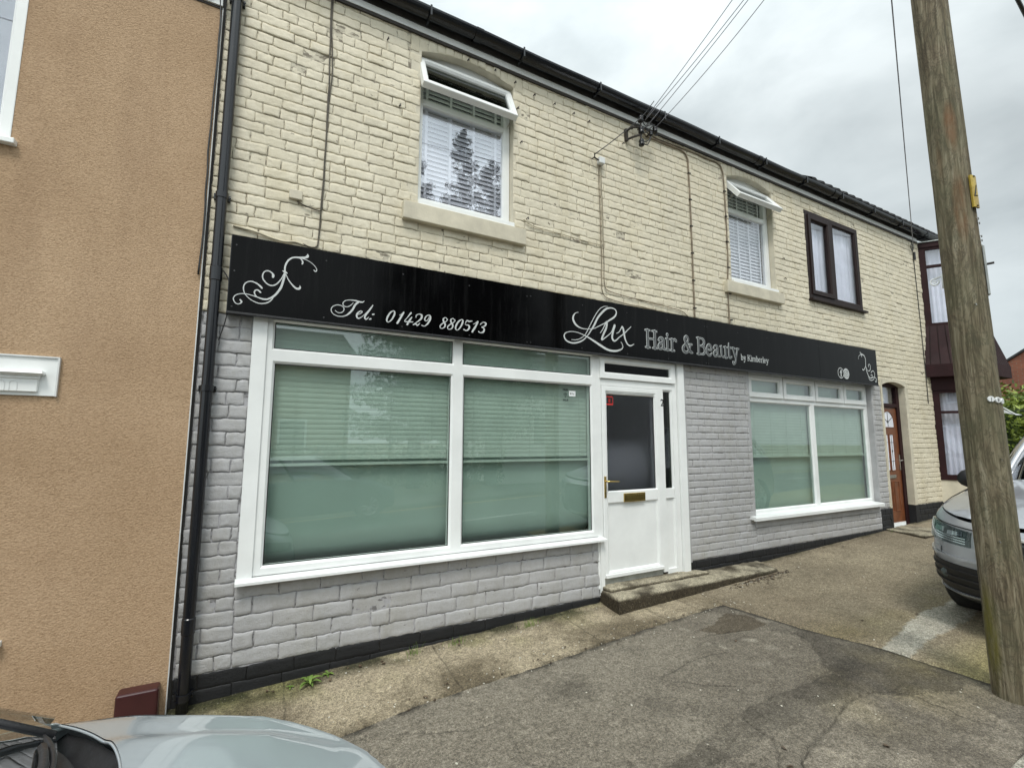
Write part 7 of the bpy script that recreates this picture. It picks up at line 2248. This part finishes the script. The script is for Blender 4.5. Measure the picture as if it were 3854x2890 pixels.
# opposite side of the street (seen as reflections in the glass and sign)
def opp_house(name, label, x0, x1, y0, y1, zt, mat, wins, roofh=1.6):
    t = thing(name, label, 'building', ((x0 + x1) / 2, (y0 + y1) / 2, 0))
    m_ = MB()
    for a in subtract((x0, x1, -0.3, zt), [w for w in wins]):
        m_.poly([(a[1], y1, a[2]), (a[0], y1, a[2]), (a[0], y1, a[3]), (a[1], y1, a[3])])
    m_.box(x0, x0 + 0.2, y0, y1 - 0.001, -0.3, zt).box(x1 - 0.2, x1, y0, y1 - 0.001, -0.3, zt).box(x0, x1, y0, y0 + 0.2, -0.3, zt)
    m_.build('wall', mat, t)
    m_ = MB()
    ym_ = (y0 + y1) / 2
    m_.grid([[(x0 - .2, y1 + .3, zt), (x0 - .2, ym_, zt + roofh), (x0 - .2, y0 - .3, zt)], [(x1 + .2, y1 + .3, zt), (x1 + .2, ym_, zt + roofh), (x1 + .2, y0 - .3, zt)]])
    m_.poly([(x0, y1, zt), (x0, ym_, zt + roofh), (x0, y0, zt)])
    m_.poly([(x1, y1, zt), (x1, ym_, zt + roofh), (x1, y0, zt)])
    m_.build('roof', MAT['slate'], t)
    for w in wins:
        f_ = MB().box(w[0], w[1], y1 - 0.12, y1 - 0.06, w[2], w[3]).build('window', MAT['glass_dark'], t)
        MB().box(w[0], w[1], y1 - 0.3, y1 - 0.28, w[2], w[3]).build('curtain', MAT['room'], f_)
        MB().ring(w[0], w[1], w[2], w[3], [(0, y1 - 0.05), (0, y1 - 0.02), (0.08, y1 - 0.02), (0.08, y1 - 0.05)]).build('frame', MAT['upvc'], f_)
    return t
opp_house('white_house', 'long white rendered house across the road', 9.5, 24, -18, -10.5, 4.6, MAT['white_render'], [(11, 12.4, 1.3, 2.6), (14, 15, 0.4, 2.5), (17, 18.6, 1.3, 2.6), (11, 12.4, 3.3, 4.3), (17, 18.6, 3.3, 4.3)])
opp_house('buff_brick_house', 'buff brick house across the road', -9, 3.5, -19, -12, 4.8, MAT['ochre'], [(-7, -5.4, 1.0, 2.4), (-3, -1.4, 1.0, 2.4), (1, 2, 0.3, 2.3), (-7, -5.4, 3.4, 4.4), (-3, -1.4, 3.4, 4.4)])
for k_, (x, y, h, lab) in enumerate(((7.5, -10.2, 14.4, 'tall dark conifer across the road with a ragged top'), (5.7, -10.6, 12.9, 'lower dark conifer across the road beside the buff brick house'), (8.9, -10.4, 13.6, 'dark conifer across the road beside the white house'))):
    tr = thing('conifer_tree', lab, 'tree', (x, y, float(gz(x, y))), 'conifers across the road')
    MB().tube([(x, y, -0.3), (x + 0.1, y, h * 0.5), (x, y, h * 0.97)], [0.28, 0.17, 0.03], 10).build('trunk', MAT['bark'], tr)
    cs = []
    rr_ = np.random.default_rng(60 + k_)
    for z in np.arange(1.6, h, 0.42):
        t = z / h
        nb = 7 if t < 0.8 else 4
        for b in range(nb):
            a = rr_.uniform(0, 6.28)
            Lb = (1 - t) * 2.6 + 0.25
            for q in np.linspace(0.3, 1.0, 4):
                cs.append((x + math.cos(a) * Lb * q, y + math.sin(a) * Lb * q, z + 0.35 * q + rr_.uniform(-.1, .1), 0.16 + 0.22 * (1 - t)))
    leaf_cloud('crown', cs, 52000, 0.075, 'conifer', tr, 70 + k_, aspect=0.3)
hh = thing('far_hedge', 'dark hedge across the road', 'hedge', (0, -8.2, 0.4))
cs = [(x, -8.3 + r_.uniform(-.2, .2), z, 0.42) for x in np.arange(-8, 8.5, 0.5) for z in (0.3, 0.7, 1.05)]
leaf_cloud('foliage', cs, 16000, 0.06, 'leafdark', hh, 91)
oc = Car([(0, 0), (-.012, .26), (-.05, .47), (-.13, .64), (-.27, .755), (-.5, .815), (-1.0, .85), (-2.0, .86), (-3.3, .85), (-3.8, .76), (-3.98, .4), (-4.0, 0)], 0.20,
        [0, .07, .15, .26, .45, .8, 1.05, 1.6, 3.5, 4.0], [.575, .62, .645, .675, .745, .842, .895, .925, .95, .88], 0.065, None,
        [0.10, 0.035, 0.01, 0.0, 0.004, 0.012, 0.03, 0.062], None, MAT['dark_car'], car_matrix(3.2, -4.2, 1))
oc.root = thing('parked_saloon', 'dark car parked across the road', 'car', (1.2, -4.2, float(gz(1.2, -4.2))))
oc.body()
oc.deck('bonnet', hr)
oc.floorpan(-3.6, -1.2, 0.76, 0.3, 0.80)
oc.cabin([(-0.82, 0), (-0.9, .36), (-1.05, .70), (-1.40, .795), (-2.2, .80), (-3.2, .78), (-3.7, .66), (-3.85, .3), (-3.87, 0)],
        [(-1.68, 0), (-1.70, .30), (-1.78, .52), (-2.0, .60), (-2.5, .61), (-3.1, .58), (-3.4, .48), (-3.46, .2), (-3.47, 0)],
        lambda x: 0.90, lambda x: 1.42, [(0.24, .035), (0.5, .03), (0.78, .05)], MAT['car_glass'])
for side in (1, -1):
    oc.wheel(-0.72, 0.735, 0.30, 0.20, side)
    oc.wheel(-3.25, 0.735, 0.30, 0.20, side)

# weeds at the foot of the wall
def blade_plant(name, label, x, y, n, ln, wd, mat, up_=0.6, seed=0, cat='weed'):
    r = np.random.default_rng(seed)
    z0 = float(gz(x, y)) + 0.010
    t = thing(name, label, cat, (x, y, z0))
    m_ = MB()
    for k in range(n):
        a = 2 * math.pi * k / n + r.uniform(-.3, .3)
        l_ = ln * r.uniform(0.7, 1.15)
        el = up_ * r.uniform(0.6, 1.3)
        P = []
        zc = z0 + r.uniform(0, 0.4) * ln
        for i in range(7):
            q = i / 6
            rr = l_ * q
            w = wd * math.sin(math.pi * min(1, q * 0.92 + 0.06)) ** 0.8
            hgt = zc + rr * el - 0.9 * rr * rr / ln * el * 0.9
            c_, s_ = math.cos(a), math.sin(a)
            px, py = x + rr * c_, y + rr * s_
            P.append([(px - s_ * w, py + c_ * w, hgt + w * 0.3), (px, py, hgt), (px + s_ * w, py - c_ * w, hgt + w * 0.3)])
        m_.grid(P)
    m_.build('leaf', MAT[mat], t, smooth=True)
    MB().tube([(x, y, z0 - 0.01), (x + 0.003, y, z0 + ln * 0.45)], 0.0022, 5).build('stem', MAT[mat], t)
    return t
blade_plant('weed_plant', 'small bright green weed with pointed leaves at the foot of the black plinth', 0.475, 3.675, 11, 0.075, 0.011, 'weed', 1.0, 1)
blade_plant('weed_plant', 'tiny weed seedling to the left of the pointed weed', 0.36, 3.70, 6, 0.03, 0.006, 'weed', 0.9, 2)
blade_plant('weed_plant', 'small trailing weed to the right of the pointed weed', 0.60, 3.74, 9, 0.04, 0.007, 'weed', 0.7, 3)
def tuft(x, y, n, h, seed, label):
    r = np.random.default_rng(seed)
    z0 = float(gz(x, y)) + 0.006
    t = thing('grass_tuft', label, 'grass', (x, y, z0))
    m_ = MB()
    for k in range(n):
        a = r.uniform(0, 6.28)
        l_ = h * r.uniform(0.5, 1.2)
        ox, oy = r.normal(0, 0.045), r.normal(0, 0.014)
        b = r.uniform(0.2, 0.9)
        P = []
        for i in range(5):
            q = i / 4
            w = 0.0016 * (1 - q * 0.85)
            P.append([(x + ox + math.cos(a) * l_ * b * q * q - w, y + oy + math.sin(a) * l_ * b * q * q * 0.6 - abs(b) * 0.02 * q, z0 + l_ * q * (1 - 0.3 * b * q)), (x + ox + math.cos(a) * l_ * b * q * q + w, y + oy + math.sin(a) * l_ * b * q * q * 0.6 - abs(b) * 0.02 * q, z0 + l_ * q * (1 - 0.3 * b * q))])
        m_.grid(P)
    m_.build('grass_blades', MAT['weed'], t)
tuft(1.22, 3.73, 26, 0.09, 1, 'sparse grass tuft at the plinth below the left half of the shop window')
tuft(1.55, 3.72, 34, 0.06, 2, 'low grass tuft at the plinth below the shop window mullion')
tuft(2.22, 3.70, 60, 0.07, 3, 'bushy grass tuft at the plinth below the right half of the shop window')
tuft(8.46, 3.70, 24, 0.06, 4, 'small grass tuft beside the golden brown front door')

# fallen leaves and blossom litter: nobody could count them
def litter(name, spots, size, mat, label, cat, curl=0.4):
    m_ = MB()
    for x, y in spots:
        if x < 4.0 + (3.165 - y) * 0.14 and y < 3.1: off = 0.004
        else: off = 0.016
        if 3.0 < x < 5.35 and y > 3.47: off = None
        z = (0.104 if off is None else float(gz(x, y)) + off) + 0.002
        a = random.uniform(0, 6.28)
        s_ = size * random.uniform(0.5, 1.3)
        pts = []
        for k in range(6):
            b = a + 2 * math.pi * k / 6
            rr = s_ * (1.0 if k % 3 == 0 else 0.55) * random.uniform(0.8, 1.1)
            pts.append((x + rr * math.cos(b), y + rr * math.sin(b), z + random.uniform(0, curl) * s_))
        m_.poly(pts)
        m_.poly([(p[0], p[1], z - 0.001) for p in pts][::-1])
    return tag(m_.build(name, MAT[mat]), label, cat, kind='stuff')
sp = []
for _ in range(150): sp.append((random.gauss(4.95, 0.28), 3.435 - abs(random.gauss(0, 0.045))))
for _ in range(40): sp.append((random.uniform(5.3, 8.2), 3.76 - abs(random.gauss(0, 0.05))))
for _ in range(30): sp.append((random.uniform(0.2, 4.0), 3.77 - abs(random.gauss(0, 0.05))))
for _ in range(26): sp.append((random.uniform(0.6, 4.0), 3.13 + random.gauss(0, 0.04)))
for _ in range(8): sp.append((random.uniform(1.0, 4.2), random.uniform(1.3, 3.0)))
for _ in range(20): sp.append((random.uniform(4.4, 8), random.uniform(1.6, 3.6)))
litter('fallen_leaves', sp, 0.0145, 'deadleaf', 'small dry brown leaves gathered at the end of the step and along the wall', 'leaves')
sp = []
for _ in range(45): sp.append((random.uniform(0.3, 4.3), random.uniform(1.25, 3.7)))
for _ in range(60): sp.append((random.uniform(0.5, 4.2), 3.14 + random.gauss(0, 0.06)))
for _ in range(60): sp.append((random.gauss(4.85, 0.35), 3.43 - abs(random.gauss(0, 0.05))))
for _ in range(30): sp.append((random.uniform(4.3, 8.5), random.uniform(2.0, 3.7)))
for _ in range(25): sp.append((random.uniform(0.2, 3.0), 3.72 - abs(random.gauss(0, 0.06))))
litter('fallen_petals', sp, 0.0085, 'petal', 'tiny pale blossom petals and chips scattered over the pavement', 'petals', 0.3)
